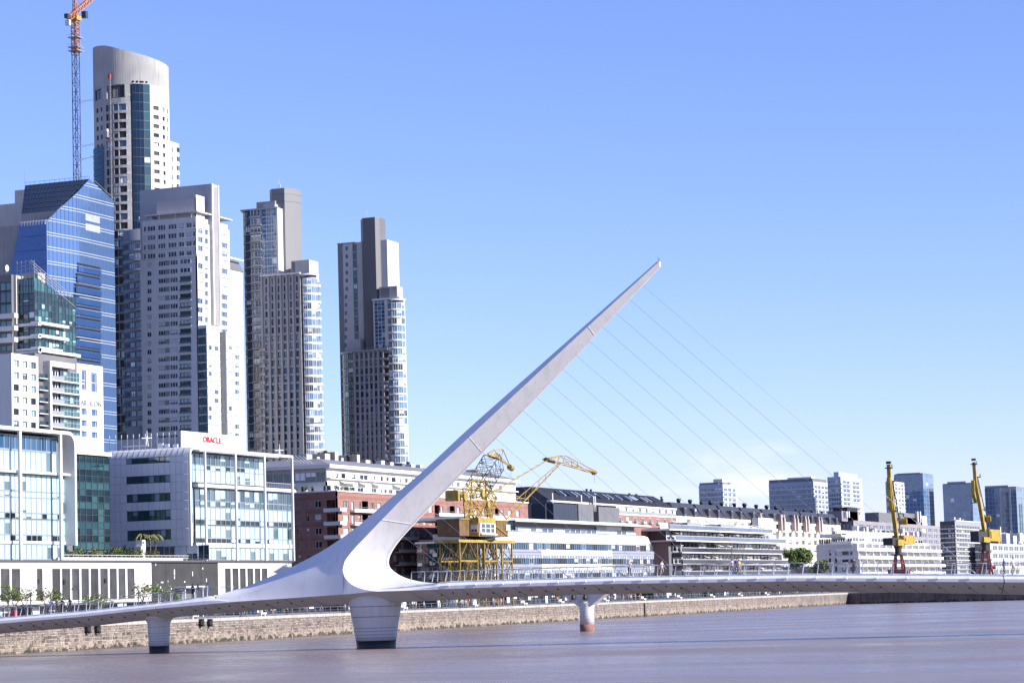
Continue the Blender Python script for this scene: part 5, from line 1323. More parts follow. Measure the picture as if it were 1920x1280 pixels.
# ------------------------------------------------------------------ red brick apartment building
X9 = -250.0; f9 = FX(X9)
y9 = aa(f9, 632.5, 960); f9y = FY(y9); y9e = aa(f9, 990, 960)
bk = thing('brick_apartments', 'long red brick apartment building with white balconies and white set-back penthouse floors', 'building', (X9, y9, GZ))
zk9 = lambda v, u=648: az(f9, u, v)
zTop = zk9(921, 633)
def fl(i): # storey i: window top and bottom height
    return zTop - (zk9(921)-zk9(938)) - i*(zk9(938)-zk9(963)) , zTop - (zk9(921)-zk9(951)) - i*(zk9(938)-zk9(963))
fl_h = zk9(938)-zk9(963)
NF = 7
Wn = [(643.5,653.5),(659,664),(672,676.5),(695.6,702),(708,715),(722,728),(736,742),(750,756),(768,776),(781,787),(793,799),(804,811),(827,831),(838,842.5),(857,862.5),(875,882),(889,895),(903,909),(918,924),(938,944),(953,959),(968,974)]
Rc = [(679,690.6),(815,825),(843.5,853),(928,935)]
holes = []; wl9 = []
for i in range(NF):
    zt, zb_ = fl(i)
    for ua, ub in Wn:
        if i > 1 and ua in (827,838,857): continue
        wl9.append((aa(f9,ua,960), aa(f9,ub,960), zb_ if ub-ua > 5.5 else zb_-.4, zt))
    for ua, ub in Rc: holes.append((aa(f9,ua,960), aa(f9,ub,960), zt-2.35, zt+.25))
holes_r = holes
wall(bk, f9, y9, y9e, GZ, zTop, wl9+holes, .35, brick)
for h in wl9: window(bk, f9, *h, -.28, 2 if h[1]-h[0] > 1 else 1, 1, framew, g_white if rr.random() < .6 else g_res)
for h in holes:
    fslab(bk, f9, h[0], h[1], -2.6, -2.4, h[2], h[3], brickband, 'recess_back'); window(bk, f9, h[0]+.2, h[1]-.2, h[2], h[3]-.3, -2.3, 3, 1, framed, g_dark, 'balcony_door')
bodybox(bk, X9-50, X9-2.7, y9+2.7, y9e, GZ, zTop-.1, brick)
for i in range(NF+1):   # darker string courses
    zt, zb_ = fl(i)
    for dz in (.62, .95): fslab(bk, f9, y9-.02, y9e, .005, .05, zt+dz, zt+dz+.16, brickband, 'string_course')
    fslab(bk, f9y, X9-35, X9+.02, .005, .05, zt+.62, zt+.78, brickband, 'string_course')
for i in range(NF):
    zt, zb_ = fl(i)
    for ua, ub in ((656,703),(815,866),(912,948)):
        a0, a1 = aa(f9,ua,960), aa(f9,ub,960)
        if i > 1 and ua == 815: a0, a1 = aa(f9,738,960), aa(f9,776,960)
        zf_ = zt-2.35
        sb_ = fslab(bk, f9, a0, a1, -.1, 1.25, zf_-.15, zf_, white, 'balcony_slab'); fslab(sb_, f9, a0, a1, 1.15, 1.25, zf_, zf_+.65, white, 'balcony_front')
        b = MB(); b.path([f9.p(a0,1.2,zf_+1.05), f9.p(a1,1.2,zf_+1.05)], .04, 4)
        for k in range(9): a = a0+(a1-a0)*k/8; b.tube(f9.p(a,1.2,zf_+.6), f9.p(a,1.2,zf_+1.05), .03, 4)
        b.build('balcony_rail', alud, sb_)
    # corner balcony
    xa, xb2 = aa(f9y,610,960), X9+1.2; zf_ = zt-2.35
    b = MB(); b.box(xa, xb2, y9-1.0, y9+.0, zf_-.15, zf_); b.box(xa, xb2, y9-1.0, y9-.9, zf_, zf_+.7); b.box(xb2-.1, xb2, y9-.9, y9+2.4, zf_-.15, zf_+.7); b.box(X9, xb2-.1, y9, y9+2.4, zf_-.15, zf_); b.build('corner_balcony', white, bk)
# shaded side wall
sh = []
for i in range(NF):
    zt, zb_ = fl(i); zt += .15; zb_ += .15
    for ua, ub in ((520,525),(538,543),(556,562),(573,579),(589.5,602)): sh.append((aa(f9y,ua,960), aa(f9y,ub,960), zb_, zt))
rec = [(aa(f9y,612,960), X9-.5, fl(i)[0]-2.3, fl(i)[0]+.2) for i in range(NF)]
wall(bk, f9y, X9-36, X9, GZ, zTop, sh+rec, .35, brick, 'side_wall')
for h in sh: window(bk, f9y, *h, -.28, 2 if h[1]-h[0] > 1 else 1, 1, framew, g_dark)
for h in rec:
    b = MB(); b.fbox(f9y, h[0], h[1], -2.7, -2.5, h[2], h[3]); b.build('recess_back', brickband, bk)
    window(bk, f9y, h[0]+.6, h[1]-.8, h[2], h[3]-.4, -2.4, 2, 1, framed, g_dark, 'balcony_door')
fslab(bk, f9, y9-.3, y9e, -3.2, .3, zTop, zTop+.28, white, 'parapet_ledge'); fslab(bk, f9y, X9-36, X9-3.2, -3, .3, zTop, zTop+.28, white, 'parapet_ledge')
b = MB(); b.path([(X9+.2,y9-.2,zTop+1.2),(X9+.2,y9e,zTop+1.2)],.04,4)
for k in range(40): a = y9+(y9e-y9)*k/39; b.tube((X9+.2,a,zTop+.2),(X9+.2,a,zTop+1.2),.025,4)
b.build('terrace_rail', white, bk)
# white set-back storeys
Xp = X9-3.4; fp = FX(Xp); yp = y9+2.0; fpy = FY(yp); zp = lambda v: az(fp, 640, v)
zE = zp(879)
ph = []
for ua, ub in ((629,636),(646,654),(661,665),(670,681),(685,687),(697,707),(713,717),(720,726),(728,737),(742,750),(756,760),(770,778),(806,812),(816,826),(846,852),(858,866),(880,890),(905,912),(925,932)): ph.append((aa(fp,ua,905), aa(fp,ub,905), zp(920), zp(911)))
for ua, ub in ((629,634),(640,648),(660,667),(675,692),(700,704),(714,718),(724,730),(734,742),(750,753),(759,765),(772,780),(845,850),(856,862),(872,880),(895,902),(915,922),(935,942)): ph.append((aa(fp,ua,895), aa(fp,ub,895), zp(896), zp(887)))
wall(bk, fp, yp, y9e, zTop-.2, zE, ph, .35, wht4, 'penthouse_wall')
for h in ph: window(bk, fp, *h, -.28, 2 if h[1]-h[0] > .9 else 1, 1, framed if rr.random() < .5 else framew, g_dark)
ph = [(aa(fpy,u,905), aa(fpy,u+w_,905), az(fpy,570,921), az(fpy,570,912)) for u, w_ in ((523,4),(543,4),(564,5),(583,5),(606,14))]
wall(bk, fpy, X9-38, Xp, zTop-.2, az(fpy,600,903), ph, .35, offwhite, 'penthouse_side')
for h in ph: window(bk, fpy, *h, -.28, 2, 1, framed, g_dark)
for i in range(12):
    x0 = X9-36+(Xp-X9+36)*i/12; window(bk, fpy, x0, x0+(Xp-X9+36)/12, az(fpy,600,902), az(fpy,600,884), -.1, 2, 1, alud, g_teal, 'strip_window', .05)
bodybox(bk, X9-48, Xp-.4, yp+.4, y9e, zTop-.2, zE, offwhite, 'penthouse_core')
for u0_, w_ in ((636,26),(671,14),(696,14),(735,16),(780,20),(850,18)):    # awnings
    a0, a1 = aa(fp,u0_,905), aa(fp,u0_+w_,905); b = MB(); z = zp(904)
    b.hexa([fp.p(a0,0,z+.3),fp.p(a1,0,z+.3),fp.p(a1,1.3,z-.3),fp.p(a0,1.3,z-.3),fp.p(a0,0,z+.36),fp.p(a1,0,z+.36),fp.p(a1,1.3,z-.24),fp.p(a0,1.3,z-.24)]); b.build('awning', white, bk)
fslab(bk, fp, yp, y9e, .02, .9, zp(899), zp(897), white, 'floor_ledge')
fslab(bk, fp, yp-1.2, y9e, -44, 1.4, zE, zE+.75, wht4, 'eave_slab')
b = MB(); xb_ = Xp-44
b.loft([[(xb_,yp-1,zE+.75),(Xp+1.2,yp-1,zE+.75),(Xp+1.2,y9e,zE+.75),(xb_,y9e,zE+.75)],[(xb_+6,yp+4,zE+2.4),(Xp-4,yp+4,zE+2.4),(Xp-4,y9e-4,zE+2.4),(xb_+6,y9e-4,zE+2.4)]]); b.build('roof', mat('zinc_roof', (.3,.3,.32), .5, .2, var=.1), bk)
beige = mat('beige_render', (.62,.52,.4), .85, var=.1, scale=.3, streak=.12)
for u, v, w_, d_, mm in ((580,851,24,4,lconc),(597,856,12,5,beige),(614,850,22,6,beige),(631,847,14,4,beige),(642,858,10,4,beige),(672,852,12,5,beige),(690,862,20,5,beige),(718,863,14,4,white),(735,866,16,4,beige),(757,868,14,6,dconc),(775,870,18,5,offwhite),(790,871,10,4,white),(870,882,22,6,dconc),(895,880,14,5,lconc)):
    p = P(u, v, x=X9-12); w2 = w_*.5*(p-CAM).dot(FW)/FPX; bodybox(bk, X9-12-d_, X9-12, p.y-w2, p.y+w2, zE+.6, p.z, mm, 'chimney_block')
for u, v in ((599,850),(610,846),(653,855),(660,852),(701,862),(706,860),(765,867)):
    p = P(u, v, x=X9-14); b = MB(); b.lathe(p.x, p.y, [(.35,zE+1),(.35,p.z-.3),(.55,p.z-.2),(.5,p.z+.2)], 8); b.build('roof_cowl', black, bk)
for i in range(7):
    a = aa(fp,548,870)+i*2.0; b = MB(); b.tube((Xp-1,a,zE+.8),(Xp-3.5,a+.4,zE+2.6),.07,4); b.build('roof_strut', white, bk)
bush = mat('potted_green', (.07,.11,.03), .8, var=.4, scale=2)
def shrub_into(b, c, r, n, s, rg):
    for _ in range(n):
        d = Vector((rg.gauss(0,1), rg.gauss(0,1), rg.gauss(0,1))).normalized()*rg.random()**.4
        q = Vector((c[0]+d.x*r[0], c[1]+d.y*r[1], c[2]+d.z*r[2])); e = Vector((rg.gauss(0,1), rg.gauss(0,1), rg.gauss(0,1))).normalized(); f_ = e.orthogonal().normalized(); g_ = e.cross(f_)
        k = s*rg.uniform(.6,1.4); b.face([q-f_*k, q+g_*k*.7, q+f_*k, q-g_*k*.7])
for u in (554,574,630,642,648,659):
    p = P(u, 917, x=X9-1.2); t_ = thing('potted_bush', {554:'round green bush on the brick building ledge, leftmost on its shaded side',574:'round green bush on the brick building ledge, right one on its shaded side',630:'round green bush at the sunlit corner of the brick terrace',642:'round green bush on the brick terrace, second from the corner',648:'round green bush on the brick terrace, third from the corner',659:'low green bush on the brick terrace, farthest from the corner'}[u], 'bush', (p.x, p.y, zTop+.28), 'potted bushes on the brick terrace')
    if u < 600: p = P(u, 917, y=y9+1.0); t_.location = (p.x, p.y, zTop+.28)
    b = MB(); shrub_into(b, (p.x,p.y,zTop+1.0), (.6,.6,.6), 160, .11, rr); b.build('leaves', bush, t_)
    b = MB(); b.lathe(p.x, p.y, [(.25,zTop+.28),(.35,zTop+.7)], 8); b.build('pot', offwhite, t_)

# ------------------------------------------------------------------ low striped glass office
XG = -226.0; fg = FX(XG); yg = aa(fg, 900, 1030); fgy = FY(yg); yge = aa(fg, 1225.5, 1040)
go = thing('striped_glass_office', 'low office with white horizontal bands and dark glass end behind the yellow crane', 'building', (XG, yg, GZ))
zg = lambda v: az(fg, 1000, v)
xgl = aa(fgy, 782, 1050)
bodybox(go, xgl+.4, XG-.5, yg+.4, yge-.3, GZ, zg(1010), dconc)
wb_ = [(1017.5,1029),(1045.6,1056.5),(1074,1086)]
for vt, vb in wb_:
    n = 44
    for i in range(n):
        window(go, fg, yg+(yge-yg)*i/n, yg+(yge-yg)*(i+1)/n, zg(vb), zg(vt), -.15, 2, 1, framed if rr.random() < .75 else alu, rr.choice((g_blue,g_blue,g_dark,g_res)), 'strip_window', .05)
for vt, vb in ((1029.2,1040.5),(1056.7,1068.5)):
    segs = [(900,962,1),(962,1015,1),(1015,1147,0),(1147,1225.5,1)]
    for ua, ub, k in segs:
        a0, a1 = aa(fg,ua,1035), aa(fg,ub,1035); m_ = mat('grey_louvre', (.34,.36,.42), .5, .2, var=.05) if k else wht4
        zz0, zz1 = zg(vb), zg(vt)
        for j in range(2): fslab(go, fg, a0+.01, a1-.01, -.2, .12, zz0+(zz1-zz0)*j/2+.04, zz0+(zz1-zz0)*(j+1)/2-.04, m_, 'spandrel_panel')
for vt, vb in ((1040.6,1045.5),(1068.6,1073.9)):
    n = 22
    for i in range(n): window(go, fg, yg+(yge-yg)*i/n, yg+(yge-yg)*(i+1)/n, zg(vb), zg(vt), -.05, 3, 1, alu, glass('frosted_strip', (.13,.2,.3), (.2,.29,.4), pblind=0), 'frosted_strip', .06)
# curved white parapet
prof_ = [(0.1,1017.4),(.55,1013),(.5,1006),(.1,1000),(-.8,997),(-2.2,995.8)]
b = MB(); yge2 = aa(fg,1214,1010)
for ua, ub in ((957,1040),(1040,1115),(1115,1165),(1165,1214)):
    a0, a1 = aa(fg,ua,1010)+.03, aa(fg,ub,1010)-.03
    if ua == 957: a0 = yg
    b = MB(); b.loft([[fg.p(a0,d,zg(v)) for d, v in prof_]+[fg.p(a0,-2.2,zg(1017.4))],[fg.p(a1,d,zg(v)) for d, v in prof_]+[fg.p(a1,-2.2,zg(1017.4))]]); b.build('parapet_shell', wht4, go)
# set-back top storey with canopy
XGt = XG-4.5; ft = FX(XGt); zt_ = lambda v: az(ft, 1000, v)
yt0, yt1 = yg+4, aa(ft,1192,985)
bodybox(go, xgl+8, XGt-.4, yt0+.3, yt1-.2, zg(1012), zt_(979), dconc, 'top_core')
n = 30
for i in range(n): window(go, ft, yt0+(yt1-yt0)*i/n, yt0+(yt1-yt0)*(i+1)/n, zt_(996), zt_(988), -.1, 1, 1, alu, g_blue if rr.random() < .5 else g_white, 'top_window', .06)
for i in range(n):
    if i < 7 or 21 < i < 27: fslab(go, ft, yt0+(yt1-yt0)*i/n, yt0+(yt1-yt0)*(i+1)/n, -.3, .05, zt_(988), zt_(980), wht4 if i < 5 or i > 23 else alud, 'top_panel')
fslab(go, ft, yt0-6, aa(ft,1200,985), -14, 3.2, zt_(979.5), zt_(976.5), wht4, 'canopy'); fslab(go, ft, yt0-2, aa(ft,1188,985), -16, 1.2, zt_(976.5), zt_(973), mat('pale_blue_roof', (.5,.62,.68), .4), 'roof_edge')
# dark glass end wall
zy = lambda v: az(fgy, 820, v)
vrow = [1018,1027,1036,1045,1054,1063,1072,1081,1090,1100]
nc = 12; xe_ = XG-.3
for j in range(len(vrow)-1):
    for i in range(nc): window(go, fgy, xgl+(xe_-xgl)*i/nc, xgl+(xe_-xgl)*(i+1)/nc, zy(vrow[j+1]), zy(vrow[j]), 0, 1, 1, alud if j % 2 else framed, g_teal if rr.random() < .25 else glass('ink_glass', (.008,.025,.035), (.015,.05,.07), pblind=.05, ior=1.9), 'end_pane', .03)
fslab(go, fgy, xgl-.3, XG-.2, -4, .4, zy(1018), zy(1014.5), alu, 'ledge'); fslab(go, fgy, xgl+4, XG-2, -3, -.3, zy(1014), zy(1001), alud, 'terrace_parapet')
for i in range(7): window(go, FY(yt0), aa(fgy,818,990)+i*2.6, aa(fgy,818,990)+(i+1)*2.6, zy(998), zy(979), .02, 1, 1, framed, g_teal, 'end_pane', .04)

# ------------------------------------------------------------------ black mansard building
XM = -262.0; fm_ = FX(XM); ym = aa(fm_, 1028, 940); fmy = FY(ym); yme = aa(fm_, 1264, 950)
mb_ = thing('black_mansard_building', 'dark building with black standing-seam mansard roof and many skylights', 'building', (XM, ym, GZ))
zm_ = lambda v, u=1040: az(fm_, u, v)
xml = aa(fmy, 955, 930); zRdg = az(fm_, 1040, 910.5)
slate = mat('black_zinc', (.055,.055,.062), .45, .1, var=.15, scale=.15)
zEv = zm_(938); XRg = XM-6.5
b = MB(); b.loft([[(xml,ym,zEv),(XM+.4,ym,zEv),(XM+.4,yme,zEv),(xml,yme,zEv)],[(xml,ym+2.6,zRdg),(XRg,ym+2.6,zRdg),(XRg,yme-2.5,zRdg),(xml,yme-2.5,zRdg)]]); b.build('mansard_roof', slate, mb_)
n = 60
for i in range(n+1):
    t = i/n; a = Vector((XM+.4,ym+(yme-ym)*t,zEv)); c = Vector((XRg,ym+2.6+(yme-ym-5.1)*t,zRdg)); b = MB(); b.tube(a+Vector((.03,0,.03)),c+Vector((.03,0,.03)),.06,4); b.build('roof_seam', slate, mb_)
for i in range(16):
    t = i/15; b = MB(); b.tube((xml+(XM-xml)*t,ym-.03,zEv),(xml+(XRg-xml)*t,ym+2.57,zRdg+.03),.06,4); b.build('roof_seam', slate, mb_)
sk = mat('skylight_glass', (.4,.44,.5), .1, var=.05)
for u in (1057,1065,1073,1082,1095,1103,1118,1127,1133,1140,1155,1163,1180,1188,1193,1198,1207,1212,1220,1228,1236,1245):
    t = (aa(fm_,u,930)-ym)/(yme-ym)
    if rr.random() < .1: continue
    a = Vector((XM+.4,ym+(yme-ym)*t,zEv)).lerp(Vector((XRg,ym+2.6+(yme-ym-5.1)*t,zRdg)), .42); c = Vector((XM+.4,ym+(yme-ym)*t,zEv)).lerp(Vector((XRg,ym+2.6+(yme-ym-5.1)*t,zRdg)), .74)
    b = MB(); o_ = Vector((.25,0,.35)); dy = Vector((0,.55,0))
    b.hexa([a-dy,a+dy,c+dy,c-dy,a-dy+o_,a+dy+o_,c+dy+o_,c-dy+o_]); b.build('skylight', sk if rr.random() < .6 else g_dark, mb_)
    if rr.random() < .6: b = MB(); q = a+Vector((.3,0,-.7)); b.lathe(q.x,q.y,[(.3,q.z-.3),(.38,q.z),(.3,q.z+.3)],8); b.build('wall_lamp', white, mb_)
bodybox(mb_, xml, XM-.05, ym+.05, yme, GZ, zEv-.02, mat('dark_grey_wall', (.11,.11,.12), .7), 'core')  # core in one plain dark grey
fslab(mb_, fm_, ym-.2, yme, -.4, .9, zEv-.5, zEv, white, 'eave')
for ua, ub, vt, m_ in ((1028,1073,944,mat('ink_blue_panel', (.03,.04,.06), .5)),(1075,1103,942,mat('grey_zinc_panel', (.2,.2,.21), .5, .2)),(1113,1152,945,MT['grey_zinc_panel'])):
    a0, a1 = aa(fm_,ua,960), aa(fm_,ub,960); k = max(2,int((a1-a0)/2.2))
    for i in range(k): fslab(mb_, fm_, a0+(a1-a0)*i/k+.02, a0+(a1-a0)*(i+1)/k-.02, .0, 1.6, GZ, zm_(vt), m_, 'box_panel')
for u in (1106,1110): b = MB(); q = P(u, 950, x=XM+1); b.tube((q.x,q.y,GZ),(q.x,q.y,zm_(938)),.25,6); b.build('vent_pipe', black, mb_)
for u in (1036,1090,1113,1116): b = MB(); q = P(u, 935, x=XM+1.2); b.tube((q.x,q.y,zm_(955)),(q.x,q.y,zm_(925)),.18,6); b.build('flue', white, mb_)
for ua, ub in ((960,1000),(1000,1026)):     # shaded boxes on the end wall
    fslab(mb_, fmy, aa(fmy,ua,960)+.1, aa(fmy,ub,960)-.1, 0, 1.2, GZ, az(fmy,990,945), MT['ink_blue_panel'] if ua > 990 else dconc, 'end_box')
a0, a1 = aa(fm_,1153,960), yme
fslab(mb_, fm_, a0, a1, .0, .5, GZ, zm_(964,1150), brick, 'brick_band'); fslab(mb_, fm_, a0, a1, .0, .45, zm_(964,1150), zm_(947,1150), white, 'gallery_wall')
for i in range(9):
    q = a0+(a1-a0)*(i+.3)/9; window(mb_, fm_, q, q+1.7, zm_(957,1150), zm_(949,1150), .55, 2, 1, framew, g_dark)
for i in range(8):
    q = a0+(a1-a0)*(i+.2)/8; window(mb_, fm_, q, q+2.2, zm_(978,1150), zm_(968,1150), .55, 2, 1, framew, g_dark); fslab(mb_, fm_, q-.3, q+2.6, .5, 1.4, zm_(979,1150), zm_(975.5,1150), white if i % 2 else alud, 'balcony')
fslab(mb_, fm_, a0, a1, .5, .6, zm_(961,1150), zm_(956,1150), alud, 'gallery_rail')
for u in (1100,1108,1180,1193,1240): 
    b = MB(); q = P(u, 912+(u-1030)*.1, x=XRg-1); b.lathe(q.x,q.y,[(.3,zRdg-1),(.3,q.z),(.45,q.z+.1),(.4,q.z+.5)],8); b.build('roof_cowl', black, mb_)

# ------------------------------------------------------------------ terraced dark building with glass balustrades
XT = -252.0; ft_ = FX(XT); yt = aa(ft_, 1280, 1030); fty = FY(yt); yte = aa(ft_, 1480, 1040)
tb_ = thing('terraced_apartments', 'terraced building with long glass balustrades and white awnings behind the bridge deck', 'building', (XT, yt, GZ))
zt2 = lambda v: az(ft_, 1290, v)
def terrace(vs_, ve, u0_, u1_, back, gm, last=False):
    """one storey: slab edge at row vs_, balustrade above"""
    a0, a1 = aa(ft_,u0_,1030), aa(ft_,u1_,1030)
    fslab(tb_, ft_, a0, a1, -12, 0, zt2(vs_+2.5), zt2(vs_), white if back else lconc, 'floor_slab')
    k = 12
    for i in range(k): fslab(tb_, ft_, a0+(a1-a0)*i/k+.03, a0+(a1-a0)*(i+1)/k-.03, -.12, -.05, zt2(vs_), zt2(vs_-7.5), gm, 'balustrade_pane')
    fslab(tb_, ft_, a0, a1, -.16, 0.02, zt2(vs_-7.5), zt2(vs_-8.2), alu, 'balustrade_rail')
    k = 14; fb2 = FX(XT-3.2)
    for i in range(k): window(tb_, fb2, a0+(a1-a0)*i/k, a0+(a1-a0)*(i+1)/k, zt2(vs_), zt2(ve), 0, 2, 1, framed if rr.random() < .5 else framew, g_res if rr.random() < .6 else g_dark, 'terrace_window')
    for i in range(5):
        q = a0+(a1-a0)*rr.random()*.95; w_ = rr.uniform(2,4); b = MB(); z = zt2(vs_-13)
        b.hexa([ft_.p(q,-2.8,z+.4),ft_.p(q+w_,-2.8,z+.4),ft_.p(q+w_,-.6,z-.2),ft_.p(q,-.6,z-.2),ft_.p(q,-2.8,z+.48),ft_.p(q+w_,-2.8,z+.48),ft_.p(q+w_,-.6,z-.12),ft_.p(q,-.6,z-.12)]); b.build('awning', white, tb_)
    for i in range(16):
        q = a0+(a1-a0)*rr.random(); w_ = rr.uniform(.3,.7); fslab(tb_, ft_, q, q+w_, -1.2, -.7, zt2(vs_), zt2(vs_)+rr.uniform(.9,1.5), white if rr.random() < .8 else bush, 'terrace_furniture')
gbl = mat('blue_grey_balustrade', (.16,.2,.3), .12, .2, var=.2, scale=.3); gbd = mat('dark_balustrade', (.02,.03,.05), .1, .1, var=.3, scale=.3)
terrace(992, 980, 1257, 1450, 1, gbl); terrace(1012, 995, 1268, 1472, 1, gbl); terrace(1034, 1015, 1279, 1480, 0, gbd); terrace(1056, 1037, 1280, 1481, 0, gbd); terrace(1078, 1059, 1280, 1481, 0, gbd)
bodybox(tb_, XT-16, XT-3.4, yt-4, yte-1, GZ, zt2(990), dconc)
fslab(tb_, ft_, aa(ft_,1257,990), aa(ft_,1440,990), -13, -4, zt2(992), zt2(989), white, 'roof_slab')
for u, w_ in ((1300,26),(1362,28)): a0 = aa(ft_,u,980); a1 = aa(ft_,u+w_,980); fslab(tb_, ft_, a0, a1, -6, -2, zt2(989), zt2(978), alud, 'roof_screen')
for v in (1001,1023,1046,1069):
    zy2 = az(fty, 1240, v); x0 = aa(fty,1200,v); b = MB(); b.box(x0+(1068-v)*.02, XT, yt-1.5, yt, zy2-.35, zy2+.1); b.build('side_slab', conc, tb_)
    b = MB(); b.box(x0+2, XT-.2, yt-1.3, yt-1.2, zy2+.1, zy2+1.4); b.build('side_balustrade', gbd, tb_)
bodybox(tb_, aa(fty,1205,1040), XT-3.4, yt+.2, yt+14, GZ, zt2(1001), mat('umber_wall', (.07,.065,.065), .8), 'side_core')
# ------------------------------------------------------------------ generic apartment block for the far bank
def block(name, label, X, ul, uc, ur, vt, v0, dv, n, colsx, colsy, mx, my, gm=g_dark, fm=framew, group=None, slab=None, top=None, cat='building', vref=None, nx=2, slabm=white):
    """corner building: colsx window columns on the water front, colsy on the end wall, as shares of each wall"""
    fx = FX(X); yc = aa(fx, uc, vt); ye_ = aa(fx, ur, vt); fy = FY(yc); xl = aa(fy, ul, vt)
    th = thing(name, label, cat, ((X+xl)/2, (yc+ye_)/2, GZ), group)
    zr_ = lambda v: az(fx, uc, v); zt = zr_(vt)
    hx, hy = [], []
    for i in range(n):
        z1, z0 = zr_(v0+dv*i), zr_(v0+dv*(i+.62))
        for a, b_ in colsx: hx.append((yc+(ye_-yc)*a, yc+(ye_-yc)*b_, z0, z1))
        for a, b_ in colsy: hy.append((xl+(X-xl)*a, xl+(X-xl)*b_, z0, z1))
    wall(th, fx, yc, ye_, GZ, zt, hx, .4, mx, 'front_wall')
    if X-xl > .5: wall(th, fy, xl, X-.01, GZ, zt, hy, .4, my, 'end_wall')
    for h in hx: window(th, fx, *h, -.33, nx, 1, fm, gm)
    for h in hy: window(th, fy, *h, -.33, nx, 1, fm, gm)
    bodybox(th, min(xl, X-6), X-.45, yc+.45, ye_-.05, GZ, zt-.05, my, 'core')
    for i in range(5):      # roof plant and aerials
        a = yc+(ye_-yc)*rr.uniform(.08,.9); x_ = X-rr.uniform(3,6); hh = rr.uniform(.8,2.2)
        bodybox(th, x_-2, x_, a, a+rr.uniform(1.5,4), zt-.05, zt+hh, rr.choice((lconc,alud,offwhite,dconc)), 'roof_plant')
    b = MB(); a = yc+(ye_-yc)*rr.uniform(.2,.8); b.tube((X-4,a,zt-.1),(X-4,a,zt+rr.uniform(3,6)),.07,4); b.build('aerial', alud, th)
    if slab:
        for i in range(n):
            zz1 = zr_(v0+dv*(i+.66)); h_ = (zr_(0)-zr_(dv*.16))
            fslab(th, fx, yc-slab, ye_, 0.01, slab, zz1-h_, zz1, slabm, 'balcony_slab'); fslab(th, fy, xl, X, 0.01, slab, zz1-h_, zz1, slabm, 'balcony_slab')
    return th, fx, fy, yc, ye_, xl, zr_
def cols(n, w=.6, e=.04): return [(e+(1-2*e)*(i+.5-w/2)/n, e+(1-2*e)*(i+.5+w/2)/n) for i in range(n)]
# mansard row with cream front
th, fx, fy, yc, ye_, xl, zr_ = block('mansard_apartments', 'grey and cream apartment row under dark mansard roofs and paired pinnacles', -292.0, 1255, 1268, 1575, 965, 972, 16, 6, cols(22,.5), cols(2), cream, conc, g_res)
zb, zt = zr_(965), zr_(940)
yy = spread(yc, ye_, 8)
for i in range(8):
    b = MB(); a0, a1 = yy[i]+.2, yy[i+1]-.2
    b.loft([[(-304,a0,zb),(-291.5,a0,zb),(-291.5,a1,zb),(-304,a1,zb)],[(-302,a0+1.5,zt),(-295,a0+1.5,zt),(-295,a1-1.5,zt),(-302,a1-1.5,zt)]]); b.build('mansard_roof', slate, th)
    for k in range(2):
        q = a0+(a1-a0)*(k+.6)/2.4; b = MB(); b.box(-294,-291.2,q,q+2.2,zb,zb+(zt-zb)*.6); b.box(-291.25,-291.1,q+.3,q+1.9,zb+.4,zb+(zt-zb)*.5,1); b.build('dormer', [dconc, g_dark], th)
    for k in range(2):
        q = a0+(a1-a0)*(k+.3)/2; b = MB(); ks = rr.uniform(.45,.85); q += rr.uniform(-3,3); b.lathe(-298, q, [(.9*ks,zt-.5),(.9*ks,zt+1.2*ks),(1.3*ks,zt+1.4*ks),(1.1*ks,zt+2.6*ks)], 8); b.build('roof_cowl', black, th)
for u in (1421,1459,1465,1484,1490,1505,1510,1530,1535):
    a = aa(fx,u,970); b = MB(); b.box(-291.9,-290.4,a-.9,a+.9,zr_(985),zr_(958)); b.box(-291.7,-290.6,a-.6,a+.6,zr_(958),zr_(951)); b.build('pinnacle', mat('pink_stone', (.5,.42,.38), .85), th)
fslab(th, fx, yc, aa(fx,1440,980), .01, .6, GZ, zr_(978), lconc, 'grey_front')
for v in (985,1001,1017):
    fslab(th, fx, aa(fx,1280,v), aa(fx,1440,v), .5, 2.4, zr_(v+3), zr_(v), conc, 'balcony_slab')
fslab(th, fx, aa(fx,1408,980), aa(fx,1436,980), .5, 3.2, zr_(1000), zr_(962), wht4, 'white_bay')
# far white-blue blocks
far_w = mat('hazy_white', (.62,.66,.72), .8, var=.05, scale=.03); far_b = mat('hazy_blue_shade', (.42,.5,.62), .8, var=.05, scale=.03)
def tower_bands(name, label, X, ul, uc, ur, vt, v0, dv, n, mx, my, vtop2=None, cn=6, gm=g_blue):
    th, fx, fy, yc, ye_, xl, zr_ = block(name, label, X, ul, uc, ur, vt, v0, dv, n, cols(max(2,cn//2),.8), cols(cn,.82), mx, my, gm, framew, slab=.8, slabm=mx)
    return th, fx, fy, yc, ye_, xl, zr_
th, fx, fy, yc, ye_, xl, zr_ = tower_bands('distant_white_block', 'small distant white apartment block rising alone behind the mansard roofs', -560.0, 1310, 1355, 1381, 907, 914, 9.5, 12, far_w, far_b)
bodybox(th, xl+(X9*0), fx.O.x-4, yc+2, ye_-4, zr_(907), zr_(903), dconc, 'roof_house'); bodybox(th, aa(fy,1335,900), aa(fy,1352,900), yc+3, yc+12, zr_(903), zr_(897), far_w, 'roof_house')
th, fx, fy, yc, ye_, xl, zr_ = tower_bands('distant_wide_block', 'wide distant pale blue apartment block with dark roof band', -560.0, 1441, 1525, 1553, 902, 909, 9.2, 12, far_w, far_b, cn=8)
bodybox(th, xl, fx.O.x-1, yc+1, ye_-3, zr_(902), zr_(896), dconc, 'roof_house'); bodybox(th, aa(fy,1475,895), aa(fy,1520,895), yc+2, yc+14, zr_(896), zr_(893), far_w, 'roof_house')
th, fx, fy, yc, ye_, xl, zr_ = tower_bands('distant_white_tower', 'distant white tower with stacked balconies, left of the glass tower', -520.0, 1551, 1576, 1615, 893, 900, 8.2, 14, far_w, far_b, cn=5)
